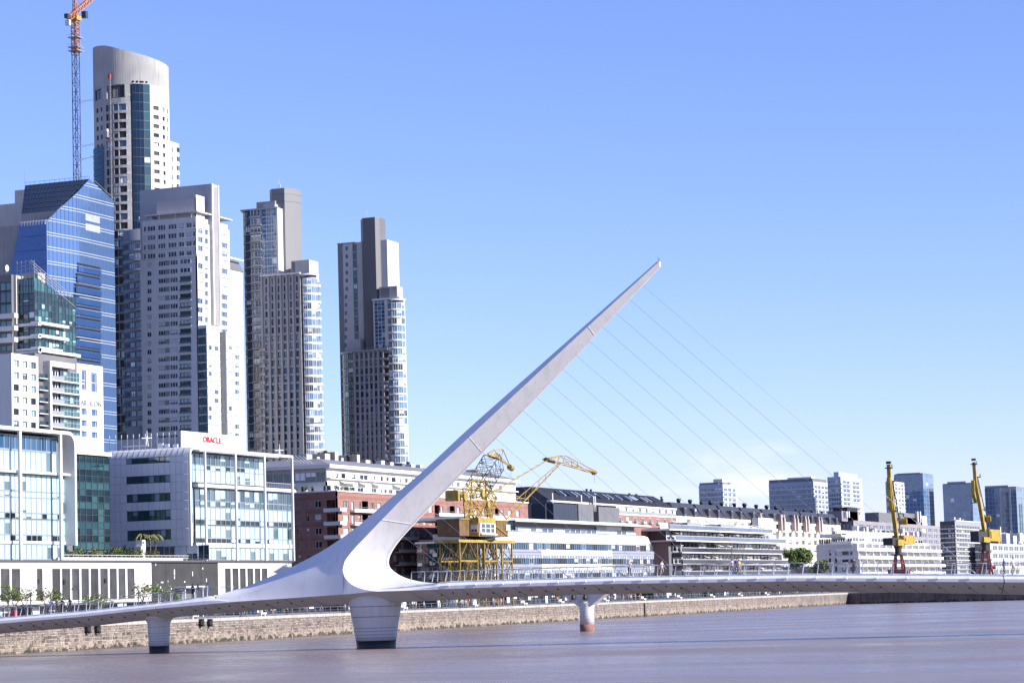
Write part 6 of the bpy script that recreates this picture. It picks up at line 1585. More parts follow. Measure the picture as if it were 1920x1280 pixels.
bodybox(th, aa(fy,1562,890), fx.O.x-2, yc+2, ye_-6, zr_(893), zr_(884), far_b, 'roof_house')
# glass towers on the right
def glass_tower(name, label, X, ul, uc, ur, vt, rows_, nc_, nl, gm, lower=0):
    fx = FX(X); yc = aa(fx, uc, vt); ye_ = aa(fx, ur, vt); fy = FY(yc); xl = aa(fy, ul, vt); zt = az(fx, uc, vt)
    th = thing(name, label, 'building', ((X+xl)/2, (yc+ye_)/2, GZ))
    bodybox(th, xl+.3, X-.3, yc+.3, ye_-.3, GZ, zt+.8, dconc)
    zb = az(fx, uc, 1010)
    for j in range(rows_):
        z0, z1 = zb+(zt-zb)*j/rows_, zb+(zt-zb)*(j+1)/rows_
        for i in range(nc_): window(th, fx, yc+(ye_-yc)*i/nc_, yc+(ye_-yc)*(i+1)/nc_, z0, z1, 0, 1, 1, alud, gm, 'curtain_pane', .05)
        for i in range(nl): window(th, fy, xl+(X-xl)*i/nl, xl+(X-xl)*(i+1)/nl, z0, z1, 0, 1, 1, alud, gm, 'curtain_pane', .05)
    return th, fx, fy, yc, ye_, xl, zt
g_far = glass('far_tower_glass', (.07,.17,.34), (.12,.25,.45), pblind=.015, ior=1.9)
g_far2 = glass('far_steel_glass', (.09,.17,.29), (.15,.25,.38), pblind=.02, ior=1.9)
th, fx, fy, yc, ye_, xl, zt = glass_tower('curved_glass_tower', 'blue glass tower behind the left thin yellow crane', -520.0, 1676, 1730, 1749, 888, 16, 4, 8, g_far)
bodybox(th, xl+2, fx.O.x-3, yc+2, ye_-2, zt, zt+1.5, alud, 'roof_edge')
th, fx, fy, yc, ye_, xl, zt = glass_tower('steel_blue_tower', 'steel-blue glass tower left of the right thin yellow crane', -480.0, 1767, 1822, 1834, 906, 12, 3, 8, g_far)
bodybox(th, xl+4, fx.O.x-6, yc+2, ye_-1, zt, zt+2.5, alud, 'roof_edge')
th, fx, fy, yc, ye_, xl, zt = glass_tower('right_edge_tower', 'grey-blue glass tower at the right edge with an orange-brown stair strip', -470.0, 1846, 1905, 1960, 913, 12, 5, 9, g_far2)
b = MB(); a0, a1 = aa(fy,1878,930), aa(fy,1891,930)
for i in range(12): b.fbox(fy, a0, a1, .05, .3, zt-3-i*5.5-.5, zt-3-i*5.5)
b.build('stair_louvre', mat('bronze_louvre', (.5,.38,.25), .5), th)  # stair bars in one even orange-brown
fslab(th, fy, a0-2, a0-.2, .02, .4, GZ, zt, lconc, 'concrete_rib'); fslab(th, fy, a1+.2, a1+2, .02, .4, GZ, zt, lconc, 'concrete_rib')
b = MB(); b.box(xl, fx.O.x-8, yc+1, ye_, zt+.8, zt+2.5); b.build('roof_edge', alud, th)
# residential slab in front of the curved glass tower
th, *_ = block('balcony_slab_tower', 'grey balcony tower half hidden by the left thin yellow crane', -470.0, 1660, 1676, 1695, 902, 906, 7.2, 12, cols(3,.7), cols(2,.7), far_w, far_b, g_dark, slab=.6, slabm=far_w)
# green site mast by the right edge
p = P(1916, 1000, x=-440); sm = thing('green_site_mast', 'thin green lattice mast in front of the tower at the right edge', 'mast', (p.x, p.y, GZ)); b = MB(); lattice(b, (p.x,p.y,GZ), (p.x,p.y,P(1916,945,x=-440).z), 2.2, 26, .2); b.build('mast', mat('site_green', (.08,.3,.2), .6), sm)
# brown-grey blocks behind the white terraces
mauve = mat('mauve_grey_render', (.3,.27,.29), .85, var=.1, scale=.1)
th, fx, fy, yc, ye_, xl, zr_ = block('mauve_grey_block', 'mauve-grey block with dark roof boxes behind the white terraced building', -300.0, 1578, 1600, 1795, 975, 982, 12, 5, cols(16,.7), cols(3), mauve, mauve, g_blue)
for u0_, u1_, v_, mm in ((1597,1616,950,black),(1586,1618,958,mauve),(1655,1700,955,dconc),(1700,1736,961,mauve),(1733,1744,955,wht4),(1702,1725,952,dconc)):
    a0, a1 = aa(fx,u0_,965), aa(fx,u1_,965); bodybox(th, -309, -302, a0, a1, zr_(977), zr_(v_), mm, 'roof_box')
for u in (1586,1590,1719,1724): b = MB(); q = P(u, 962, x=-301); b.box(q.x-.6,q.x+.6,q.y-.8,q.y+.8,zr_(970),q.z+1); b.build('white_cowl', wht4, th)
# white stepped terraces
XW = -250.0
wt = None
fx = FX(XW); yc = aa(fx, 1612, 1040); fy = FY(yc); ye_ = aa(fx, 1772, 1050); zr_ = lambda v: az(fx, 1625, v)
wt = thing('white_terraced_building', 'bright white terraced building with shaded end wall behind the left thin crane', 'building', (XW, yc, GZ))
xl = aa(fy, 1531, 1040)
shade_white = mat('shaded_white_render', (.62,.62,.66), .8, var=.05)  # darker, cooler copy of the white: shade put into the end wall's colour
hs = []
for v in (1030,1045.5,1061):
    for ua, ub in ((1554,1558),(1565.5,1569.5),(1579,1591),(1594,1606)): hs.append((aa(fy,ua,v), aa(fy,ub,v), az(fy,1575,v+10), az(fy,1575,v)))
wall(wt, fy, xl, XW-3, GZ, az(fy,1575,1021), hs, .4, shade_white, 'end_wall')
for h in hs: window(wt, fy, *h, -.33, 2, 1, framed, g_dark)
bodybox(wt, xl+.3, XW-3.2, yc+.42, ye_-2, GZ, zr_(1021), shade_white)
for j, (v, ur, back) in enumerate(((1075,1774,0),(1060,1773,0),(1045,1771,.4),(1030,1770,.8),(1017,1755,3),(1003,1738,7))):
    e = aa(fx,ur,1040); b_ = back
    fslab(wt, fx, yc-.3, e, -9-b_, -b_, zr_(v+2.2), zr_(v-3.6), wht4, 'balcony_front')
    k = 13; f2 = FX(XW-2.6-b_)
    for i in range(k):
        q0, q1 = yc+(e-yc)*i/k, yc+(e-yc)*(i+1)/k
        window(wt, f2, q0+.2, q1-.3, zr_(v-3.6), zr_(v-11), 0, 2, 1, framew, g_res if rr.random() < .5 else g_dark, 'terrace_window')
        if j < 4: fslab(wt, fx, q0-.25, q0+.25, -2.4-b_, -b_+.05, zr_(v-3.6), zr_(v-12), wht4, 'terrace_pier')
bodybox(wt, xl+6, XW-9.5, yc+2, aa(fx,1735,1000), zr_(1021), zr_(994), wht4, 'upper_storeys')
fslab(wt, fy, aa(fy,1560,1000), XW-7, -8, 1, az(fy,1590,1002), az(fy,1590,999), wht4, 'roof_slab')
fslab(wt, fy, xl+.5, XW-3, -6, .6, az(fy,1575,1021), az(fy,1575,1018), wht4, 'roof_slab')
for i in range(14): window(wt, fy, xl+1+i*((XW-4-xl)/14), xl+1+(i+.8)*((XW-4-xl)/14), az(fy,1575,1018), az(fy,1575,1009), -1, 1, 1, alud, g_dark, 'upper_window')
for i in range(16):
    q = P(1600+i*8.5+rr.uniform(-2,2), 993, x=XW-10); w_ = rr.uniform(.8,2.2); bodybox(wt, XW-12, XW-9.6, q.y-w_, q.y+w_, zr_(996), zr_(996)+rr.uniform(1,3.2), rr.choice((wht4,wht4,lconc,dconc)), 'roof_clutter')
# dark balcony block between the two thin cranes
th, fx, fy, yc, ye_, xl, zr_ = block('slatted_dark_block', 'dark block with fine white slats between the two thin yellow cranes', -245.0, 1762, 1790, 1838, 976, 984, 8.5, 11, cols(9,.75), cols(4,.7), alud, mat('ink_render', (.06,.07,.09), .7), g_dark, slab=.5, slabm=alu)
bodybox(th, fx.O.x-5, fx.O.x+.3, yc+2, ye_, zr_(976), zr_(974.5), wht4, 'roof_slab')
th, fx, fy, yc, ye_, xl, zr_ = block('teal_edge_block', 'teal glass block with white roofs at the right edge behind the bridge deck', -235.0, 1828, 1856, 1960, 1018, 1022, 15, 4, cols(10,.92), cols(3,.9), alu, dconc, g_teal, slab=.7)
for u, v in ((1874,1002),(1890,1000),(1903,1004),(1915,999)): q = P(u, v, x=-240); bodybox(th, -246, -240, q.y-4, q.y+4, zr_(1018), q.z, wht4 if u != 1874 else brick, 'roof_house')
b = MB(); q = P(1876, 1000, x=-238); b.tube((q.x,q.y,zr_(1018)),(q.x,q.y,P(1876,987,x=-238).z),.35,6); b.build('flue', wht4, th)
# long low infill so that no gap opens between the far blocks
th, *_ = block('grey_infill_block', 'low grey block filling the gap behind the green tree', -330.0, 1480, 1500, 1640, 1010, 1014, 11, 5, cols(12,.6), cols(2), conc, conc, g_dark)
th, *_ = block('dark_rear_block', 'low dark block seen behind the terraces right of the thin crane', -330.0, 1740, 1745, 1960, 990, 994, 10, 6, cols(20,.6), cols(1), conc, dconc, g_dark)

# ------------------------------------------------------------------ big yellow harbour crane
yel = mat('crane_yellow', (.36,.235,.028), .65, var=.4, scale=.8, streak=.2); ylt = mat('light_crane_yellow', (.42,.29,.055), .65, var=.35, scale=.8)
wood = mat('brown_cab_cladding', (.17,.1,.045), .7, var=.3, scale=.8, streak=.3)
def big_crane():
    XK = -199.0; ck = P(908, 1100, x=XK); k = (ck-CAM).dot(FW)
    th = thing('harbour_crane', 'old yellow lattice harbour crane with folded jib on the quay behind the pylon', 'crane', (ck.x, ck.y, GZ))
    q = lambda u, v, dx=0: P(u, v, x=XK+dx)
    # portal: four lattice legs
    zt = q(908,1012).z; zmid = q(908,1051).z
    yl = [q(u,1050).y for u in (858,882,918,960)]
    xs2 = (XK-4.2, XK+.0)
    for yv in ((q(862,1050).y, q(895,1050).y), (q(908,1050).y, q(931,1050).y), (q(941,1050).y, q(960,1050).y)):
        b = MB()
        for x in xs2:
            for y in yv: b.box(x-.14,x+.14,y-.14,y+.14,GZ,zt)
            b.box(x-.12,x+.12,yv[0],yv[1],zmid-.14,zmid+.14)
            for (za, zb_) in ((GZ+.3,zmid),(zmid,zt)):
                b.tube((x,yv[0],za),(x,(yv[0]+yv[1])/2,zb_),.09,4); b.tube((x,yv[1],za),(x,(yv[0]+yv[1])/2,zb_),.09,4)
        for y in yv:
            b.tube((xs2[0],y,GZ+.5),(xs2[1],y,zmid),.09,4); b.tube((xs2[1],y,zmid),(xs2[0],y,zt),.09,4)
        b.build('portal_leg', yel, th)
    ya, yb2 = q(858,1050).y, q(962,1050).y
    b = MB()
    for x in (XK-4.2, XK-2.1):
        for i in range(9):
            y0_, y1_ = ya+(yb2-ya)*i/9, ya+(yb2-ya)*(i+1)/9
            for za, zb_ in ((GZ+.3,zmid),(zmid,zt)): b.tube((x,y0_,za),(x,y1_,zb_),.09,4); b.tube((x,y1_,za),(x,y0_,zb_),.09,4)
    b.build('inner_bracing', mat('dark_crane_steel', (.1,.075,.02), .6, var=.3), th)
    b = MB(); b.box(XK-4.8,XK+.5,ya-.3,yb2+.3,zt-.55,zt); b.build('portal_beam', ylt, th)
    b = MB(); zc2 = q(908,1005).z; yc = q(915,1005).y; b.lathe(XK-2.2, yc, [(3.6,zt),(3.6,zc2-.1)], 24, smooth=False); b.build('slewing_ring', black, th)
    # machine house
    ztop = q(908,975).z; yh0, yh1 = q(863,990).y, q(953,990).y
    b = MB(); b.box(XK-5,XK-.2,yh0,yh1,zc2,ztop); mh_ = b.build('machine_house', wood, th)
    for i in range(14): y = yh0+(yh1-yh0)*i/13; b = MB(); b.box(XK-.2,XK-.12,y-.06,y+.06,zc2,ztop); b.build('house_batten', yel, mh_)
    b = MB(); b.box(XK-5.2,XK,yh0-.2,yh1+.2,ztop,ztop+.2); b.build('house_roof', yel, mh_)
    f_ = FX(XK-.1); y0, y1 = q(882,990).y, q(914,990).y
    b = MB(); b.fbox(f_, y0, y1, 0, 1.9, zc2-.1, ztop+.4); oc_ = b.build('operator_cab', ylt, th)
    window(oc_, FX(XK+1.9), y0+.6, y1-.4, q(898,1000).z, q(898,981).z, 0, 3, 2, framew, g_res, 'cab_window', .08)
    window(oc_, FY(y0-.1), XK+.1, XK+1.6, q(898,998).z, q(898,984).z, 0, 2, 1, framew, g_dark, 'cab_window', .08)
    b = MB(); b.fbox(FX(XK+1.8), y0+.5, y1-.3, .0, .5, q(898,1003).z, q(898,1000.5).z); b.build('cab_sill', white, oc_)
    b = MB(); b.tube((XK-.05,q(920,975).y,q(920,978).z),(XK-.05,yh1-.3,zc2+.3),.14,4); b.tube((XK-.05,q(920,975).y,q(920,978).z),(XK-.05,q(918,1000).y,zc2+.3),.14,4); b.build('house_brace', yel, th)
    window(th, FX(XK-.1), q(949,990).y, q(957,990).y, q(953,994).z, q(953,983).z, .05, 1, 2, framew, g_white, 'house_window', .1)
    # upper frame: tangled lattice cluster above the cab
    b = MB(); rg = random.Random(21)
    ped = [(872,975),(880,975),(915,975),(922,975)]
    tops = [(868,915),(885,900),(910,902),(930,930)]
    for dx in (-3.6,-.4):
        P0 = [q(u,v,dx) for u, v in ped]; P1 = [q(u,v,dx) for u, v in tops]
        for a, c in zip(P0, P1): b.tube(a, c, .17, 4)
        for j in range(6):
            t0, t1 = j/6, (j+1)/6
            for i in range(3):
                b.tube(P0[i].lerp(P1[i],t0), P0[i+1].lerp(P1[i+1],t1), .09, 4); b.tube(P0[i+1].lerp(P1[i+1],t0), P0[i].lerp(P1[i],t1), .09, 4)
                b.tube(P0[i].lerp(P1[i],t1), P0[i+1].lerp(P1[i+1],t1), .09, 4)
    for (u, v) in tops+[(880,945),(905,940),(920,955)]: b.tube(q(u,v,-3.6), q(u,v,-.4), .12, 4)
    b.build('king_frame', yel, th)
    b = MB(); b.box(XK-3.4,XK-.6,q(864,930).y,q(870,930).y,q(866,938).z,q(866,918).z); b.build('counterweight', ylt, th)
    b = MB()
    for _ in range(95):
        u, v = rg.uniform(872,925), rg.uniform(905,972); du, dv2 = rg.uniform(-14,14), rg.uniform(-16,16); b.tube(q(u,v,rg.uniform(-3.5,0)), q(u+du,v+dv2,rg.uniform(-3.5,0)), rg.uniform(.05,.11), 4)
    b.build('machinery_rods', yel, th)
    for (u, v, r) in ((872,930,1.0),(905,925,.8),(915,945,.7)):
        c = q(u,v,.1); b = MB(); b.loft([[(c.x+dx, c.y+r*cos(2*pi*i/16), c.z+r*sin(2*pi*i/16)) for i in range(16)] for dx in (-.25,.25)]); b.build('rope_wheel', ylt, th)
    # left folded jib (level-luffing head)
    b = MB()
    lattice(b, q(893,920,-2), q(926,866,-2), 3.6, 7, .1); b.build('luffing_mast', mat('dark_crane_steel', (.1,.09,.06), .6, var=.3), th)
    b = MB(); A = [q(915,850,-2),q(926,843,-2),q(943,842,-2)]; B = [q(918,856,-2),q(940,862,-2),q(957,875,-2)]
    for l in (A, B): b.path(l, .13, 4)
    for a in A:
        for c in B: b.tube(a, c, .07, 4)
    b.tube(A[2], B[2], .1, 4); b.tube(A[0], B[0], .2, 4)
    b.build('folded_head', yel, th)
    b = MB(); b.loft([[q(915,849,-3),q(936,854,-3),q(938,860,-3),q(917,853,-3)],[q(915,849,-1),q(936,854,-1),q(938,860,-1),q(917,853,-1)]]); b.build('head_plate', ylt, th)
    b = MB(); b.tube(q(955,875,-2), q(960,878,-2), .6, 8); b.tube(q(958,878,-2), q(958,893,-2), .04, 4); b.build('head_sheave', yel, th)
    # right jib: two members to a point, then the outer boom
    b = MB()
    for dx in (-2.6,-1.2):
        b.tube(q(950,973,dx), q(1050,870,dx), .17, 5); b.tube(q(920,925,dx), q(1026,863,dx), .13, 5); b.tube(q(955,955,dx), q(975,930,dx), .1, 4); b.tube(q(975,930,dx), q(1046,870,dx), .1, 4); b.tube(q(920,937,dx), q(950,973,dx), .16, 5); b.tube(q(932,917,dx), q(975,932,dx), .12, 4); b.tube(q(975,932,dx), q(980,943,dx), .1, 4)
    for i in range(10):
        t = i/9; b.tube(q(950,973,-2.6).lerp(q(1050,870,-2.6),t), q(950,973,-1.2).lerp(q(1050,870,-1.2),min(1,t+.1)), .07, 4)
        b.tube(q(920,925,-2.6).lerp(q(1026,863,-2.6),t), q(920,925,-1.2).lerp(q(1026,863,-1.2),min(1,t+.1)), .06, 4); b.tube(q(920,920,-1.9).lerp(q(1026,860,-1.9),t), q(920,925,-1.2).lerp(q(1026,863,-1.2),min(1,t+.08)), .06, 4)
        if i > 3: b.tube(q(975,930,-2).lerp(q(1046,870,-2),(i-3)/6), q(968,955,-2).lerp(q(1050,870,-2),(i-3)/6), .06, 4)
    b.build('main_jib', yel, th)
    b = MB(); lo = [q(1023,861,-2),q(1050,868,-2),q(1080,876,-2),q(1115,886,-2)]; hi = [q(1024,859,-2),q(1055,854,-2),q(1076,865,-2),q(1114,884,-2)]
    for dx in (-.7,.7):
        o = Vector((dx,0,0))
        b.path([p+o for p in lo], .13, 4); b.path([p+o for p in hi], .1, 4)
        for i in range(1,3): b.tube(lo[i]+o, hi[i]+o, .08, 4); b.tube(lo[i-1]+o, hi[i]+o, .06, 4)
        b.tube(hi[1]+o, lo[2]+o, .06, 4); b.tube(hi[2]+o, lo[3]+o, .06, 4)
    for p in lo+hi: b.tube(p-Vector((.7,0,0)), p+Vector((.7,0,0)), .08, 4)
    b.build('outer_boom', yel, th)
    b = MB(); b.tube(q(1023,861,-2), q(1038,865,-2), .5, 6); b.build('boom_heel', wood, th)
    b = MB(); c = q(1114,886,-2); b.tube(c-Vector((.5,0,0)), c+Vector((.5,0,0)), .5, 10); b.tube(c, q(1115,905,-2), .04, 4); b.build('boom_sheave', yel, th)
    return th
big_crane()
def slim_crane(name, label, X, ub, pts, group):
    """pts in pixels: base, ring, house, jib foot, knee, tip"""
    k0 = P(ub, 1070, x=X); th = thing(name, label, 'crane', (k0.x, k0.y, GZ), group)
    q = lambda u, v, dx=0: P(u, v, x=X+dx)
    o = ub
    redm = mat('crane_red', (.3,.055,.04), .65, var=.35, scale=.8)
    dkm = mat('crane_dark_steel', (.03,.03,.035), .6)
    zr2 = q(o,pts['ring']).z
    s = (k0-CAM).dot(FW)/FPX
    # portal legs
    for sy in (-1, 1):
        for dx in (-2.6, 2.6):
            b = MB(); y0 = k0.y+sy*20*s; b.loft([[(X+dx-.4,y0-.4,GZ),(X+dx+.4,y0-.4,GZ),(X+dx+.4,y0+.4,GZ),(X+dx-.4,y0+.4,GZ)],[(X+dx*.35-.3,k0.y+sy*4*s-.3,zr2-.3),(X+dx*.35+.3,k0.y+sy*4*s-.3,zr2-.3),(X+dx*.35+.3,k0.y+sy*4*s+.3,zr2-.3),(X+dx*.35-.3,k0.y+sy*4*s+.3,zr2-.3)]]); b.build('portal_leg', redm, th)
    b = MB(); zb = q(o,pts['beam']).z
    b.box(X-3,X+3,k0.y-21*s,k0.y-12*s,zb-1.6,zb); b.box(X-3,X+3,k0.y+12*s,k0.y+21*s,zb-1.6,zb); b.box(X+2.2,X+3,k0.y-16*s,k0.y+16*s,zb-.6,zb); b.build('portal_beam', redm, th)
    b = MB(); b.lathe(X, k0.y, [(13*s,zr2-.4),(13*s,zr2)], 16, smooth=False); b.lathe(X, k0.y, [(6*s,zr2),(7*s,zr2+2),(9*s,q(o,pts['h0']).z)], 12, smooth=False); b.build('slewing_column', dkm, th)
    # house and counterweight
    h0, h1 = q(o,pts['h0']).z, q(o,pts['h1']).z
    b = MB(); b.box(X-2,X+2,k0.y+2*s,q(pts['hr'],1000).y,h0+.4,h1); b.build('machine_house', mat('crane_lemon', (.45,.3,.03), .6, var=.3, scale=.5, streak=.3), th)
    window(th, FX(X+2.02), k0.y+8*s, k0.y+14*s, h0+1.4, h1-.8, .08, 1, 1, framed, g_dark, 'house_door', .1)
    b = MB(); b.box(X-1.6,X+1.6,q(pts['hl'],1000).y,k0.y-9*s,h0,h1-1); b.build('engine_box', dkm, th)
    b = MB(); b.box(X+.8,X+2.4,q(pts['hl']+6,1000).y,k0.y-7*s,h0-.2,h0+1.8); b.build('operator_cab', MT['crane_lemon'], th)
    # boom: tapered box girder, knee, inner strut
    J = [q(*p) for p in pts['boom']]
    def girder(nm, path_, w0, w1, m_):
        b = MB(); n_ = len(path_); rings = []
        for i, p in enumerate(path_):
            d = (path_[min(i+1,n_-1)]-path_[max(i-1,0)]).normalized(); nn = Vector((0,-d.z,d.y)).normalized(); w_ = (w0+(w1-w0)*i/(n_-1))*.5*s
            rings.append([p+nn*w_+Vector((-.6,0,0)),p+nn*w_+Vector((.6,0,0)),p-nn*w_+Vector((.6,0,0)),p-nn*w_+Vector((-.6,0,0))])
        b.loft(rings); b.build(nm, m_, th)
    girder('main_boom', J, *pts['w'], MT['crane_lemon'])
    girder('front_strut', [q(*p) for p in pts['strut']], 5, 2.4, MT['crane_lemon'])
    b = MB()
    for u, v in pts['plat']: c = q(u,v); b.box(X-1.2,X+1.2,c.y-4.5*s,c.y+4.5*s,c.z-.15,c.z+.15); b.tube((X+1,c.y+4*s,c.z),(X+1,c.y+4*s,c.z+1.2),.1,4); b.tube((X+1,c.y-4*s,c.z),(X+1,c.y-4*s,c.z+1.2),.1,4)
    c = q(*pts['plat'][0]); b.box(X-.8,X+.8,c.y-2.5*s,c.y+1.5*s,c.z+1.4,c.z+2.2); b.build('platforms', dkm, th)
    b = MB(); c = q(*pts['sheave']); b.loft([[(X+dx, c.y+4*s*cos(2*pi*i/16)*.7, c.z+6*s*sin(2*pi*i/16)) for i in range(16)] for dx in (-1.2,1.2)]); b.build('counterweight', MT['crane_lemon'], th)
    b = MB()
    for a, c in pts['stay']: b.tube(q(*a), q(*c), .22, 4)
    b.build('stays', dkm, th)
    return th
slim_crane('yellow_boom_crane', 'left of the two thin yellow boom cranes, in front of the white terraces', -197.0, 1686, dict(ring=1038, beam=1067, h0=1022, h1=1003, hr=1704, hl=1664, w=(10,4.5),
  boom=[(1683,1022),(1677,975),(1672,935),(1667.5,895),(1666,870)], strut=[(1666,895),(1668,930),(1671,957)], plat=[(1666.5,877),(1672,902),(1675,957),(1681,972)], sheave=(1694,977), stay=[((1674,905),(1686,972)),((1683,975),(1693,972)),((1685,970),(1689,1010)),((1668,885),(1680,960))]), 'thin yellow boom cranes')
slim_crane('yellow_boom_crane', 'right of the two thin yellow boom cranes, near the right edge of the view', -197.0, 1849, dict(ring=1031, beam=1059, h0=1016, h1=992, hr=1866, hl=1827, w=(11,5),
  boom=[(1849,1015),(1842,975),(1836,940),(1829,905),(1826,866)], strut=[(1824,900),(1825,925),(1829,942)], plat=[(1826,870),(1833,894),(1827,942),(1842,955)], sheave=(1852,972), stay=[((1833,895),(1846,955)),((1846,955),(1853,965)),((1846,965),(1852,990)),((1828,880),(1838,930))]), 'thin yellow boom cranes')
# ------------------------------------------------------------------ vegetation
leaf_m = mat('green_leaves', (.13,.2,.035), .6, var=.5, scale=1.5); leaf_d = mat('dark_leaves', (.035,.065,.02), .65, var=.4, scale=1.5); leaf_y = mat('yellow_green_leaves', (.16,.17,.05), .6, var=.4, scale=1.5)
bark = mat('tree_bark', (.12,.09,.07), .9, var=.3, scale=3)
def tree(name, label, x, y, z, h, cr, nl, s, m, group=None, bare=.0, seed=1, limbs=7):
    rg = random.Random(seed); th = thing(name, label, 'tree', (x, y, z), group)
    b = MB(); top = Vector((x+rg.uniform(-.2,.2), y+rg.uniform(-.2,.2), z+h*.6)); b.tube((x,y,z), top, .05*h*.35+.03, 6, 0, .03*h*.3+.02)
    ends = []
    for i in range(limbs):
        a = 2*pi*i/limbs+rg.uniform(-.4,.4); st = Vector((x,y,z)).lerp(top, rg.uniform(.55,1)); e = Vector((x+cr[0]*.7*cos(a)*rg.uniform(.5,1), y+cr[1]*.7*sin(a)*rg.uniform(.5,1), z+h*rg.uniform(.68,.96)))
        b.tube(st, e, .035*h*.25+.015, 5, 0, .012); ends.append(e)
        for k in range(2):
            e2 = e+Vector((rg.gauss(0,1)*cr[0]*.3, rg.gauss(0,1)*cr[1]*.3, rg.uniform(0,.3)*cr[2])); b.tube(e.lerp(st,.3), e2, .02, 4, 0, .008); ends.append(e2)
    b.build('trunk', bark, th)
    b = MB()
    for e in ends:
        shrub_into(b, e, (cr[0]*.36, cr[1]*.36, cr[2]*.36), nl//len(ends), s, rg)
    b.build('crown', m, th); return th
p = P(1500, 1090, x=-226)
tree('broadleaf_tree', 'large leafy green tree between the terraced apartments and white terraced building', p.x, p.y, GZ, P(1498,1034,x=-226).z-GZ, (4.2,5.0,4.6), 7000, .34, leaf_m, seed=4, limbs=12)
p = P(1540, 1090, x=-222)
tree('broadleaf_tree', 'smaller green tree leaning right of the large leafy tree', p.x, p.y, GZ, P(1522,1052,x=-222).z-GZ, (2.6,3.2,2.4), 2600, .3, leaf_m, seed=9, limbs=9)
for i, (u, hpx, lb) in enumerate(((14,1098,'thin young tree at the left edge in front of the dark panels'),(30,1101,'thin young tree second from the left edge by the promenade'),(48,1106,'sparse young tree with pale blossom third from the left edge'),(84,1108,'sparse young tree left of the long row of dark panels'),(104,1112,'small young tree under the row of dark panels'),(172,1116,'low spreading bush-like tree below the row of dark panels'),(190,1118,'low young tree at the right end of the row of dark panels'),(267,1095,'thin young tree beside the charcoal wall'),(288,1101,'small bushy tree in front of the charcoal wall'),(322,1110,'low scrubby tree in front of the charcoal wall'))):
    p = P(u, 1140, x=-212); h = P(u, hpx, x=-212).z-GZ
    tree('young_tree', lb, p.x, p.y, GZ, h, (1.9,2.1,1.5), 420, .13, leaf_y if i in (2,3,7) else leaf_m, 'young trees along the promenade', seed=20+i)
# planting on the podium roof
pl = thing('roof_planter', 'white planter wall and rail along the podium roof terrace', 'planter', (XF+.1, aa(fP,240,1040), ZP))
a0, a1 = aa(fP,118,1045), aa(fP,366,1045)
fslab(pl, fP, a0, a1, -1.5, -1.2, ZP, ZP+.5, white, 'planter_wall')
b = MB(); b.path([fP.p(a0,.1,ZP+.95), fP.p(a1,.1,ZP+.95)], .05, 5); b.path([fP.p(a0,.1,ZP+.5), fP.p(a1,.1,ZP+.5)], .04, 5)
for i in range(30): a = a0+(a1-a0)*i/29; b.tube(fP.p(a,.1,ZP), fP.p(a,.1,ZP+.95), .03, 4)
b.build('guard_rail', white, pl)
rg = random.Random(8)
lbs = ['dark green','yellow green','pale olive','mid green']
k = 0
for u, hh in ((124,1030),(136,1032),(148,1027),(158,1030),(168,1034),(177,1026),(186,1032),(196,1029),(205,1033),(214,1024),(224,1026),(233,1022),(242,1026),(252,1031),(262,1028),(272,1030),(282,1033),(292,1031)):
    p = P(u, 1045, x=XF-2.4); h = P(u, hh, x=XF-2.4).z-ZP; m_ = (leaf_d, leaf_y, leaf_m, leaf_d)[k % 4]
    t_ = thing('terrace_shrub', 'leafy shrub in the planting along the white podium roof terrace', 'shrub', (p.x, p.y, ZP), 'shrubs on the podium roof terrace')
    b = MB(); shrub_into(b, (p.x,p.y,ZP+h*.55), (.9,.8,h*.5), 380, .13, rg); b.build('leaves', m_, t_)
    b = MB()
    for _ in range(5): b.tube((p.x,p.y,ZP), (p.x+rg.uniform(-.4,.4),p.y+rg.uniform(-.4,.4),ZP+h*.8), .02, 4)
    b.build('stems', bark, t_); k += 1
def palm(label, u, vt, seed):
    rg = random.Random(seed); p = P(u, 1050, x=XF-4.5); zt = P(u, vt, x=XF-4.5).z
    th = thing('palm_tree', label, 'palm', (p.x, p.y, ZP), 'palms on the podium roof')
    b = MB(); n = 8
    for i in range(n): b.tube((p.x+.1*sin(i*.5), p.y+.06*i*.3, ZP+(zt-ZP)*i/n), (p.x+.1*sin((i+1)*.5), p.y+.06*(i+1)*.3, ZP+(zt-ZP)*(i+1)/n), .15, 6)
    b.build('trunk', bark, th); c = Vector((p.x, p.y+.15, zt)); b = MB()
    for i in range(17):
        a = 2*pi*i/17+rg.uniform(-.15,.15); up = rg.uniform(.1,.75); L_ = rg.uniform(1.5,2.0); pr = c
        for k in range(7):
            t = (k+1)/7; q = c+Vector((cos(a)*L_*t, sin(a)*L_*t, up*1.1*t-1.5*t*t)); d = (q-pr).normalized(); sd_ = Vector((-sin(a),cos(a),0)); w_ = .26*(1-t*.6)
            b.face([pr, q, q+sd_*w_-zz*.22, pr+sd_*w_*.9-zz*.15]); b.face([pr, q, q-sd_*w_-zz*.22, pr-sd_*w_*.9-zz*.15]); pr = q
    b.build('fronds', mat('palm_fronds', (.17,.17,.05), .6, var=.3, scale=2), th)
palm('left palm of three before the grey office side wall', 266, 1001, 1); palm('middle palm of three before the grey office side wall', 281, 1003, 2); palm('right palm of three before the grey office side wall', 291, 1002, 3)
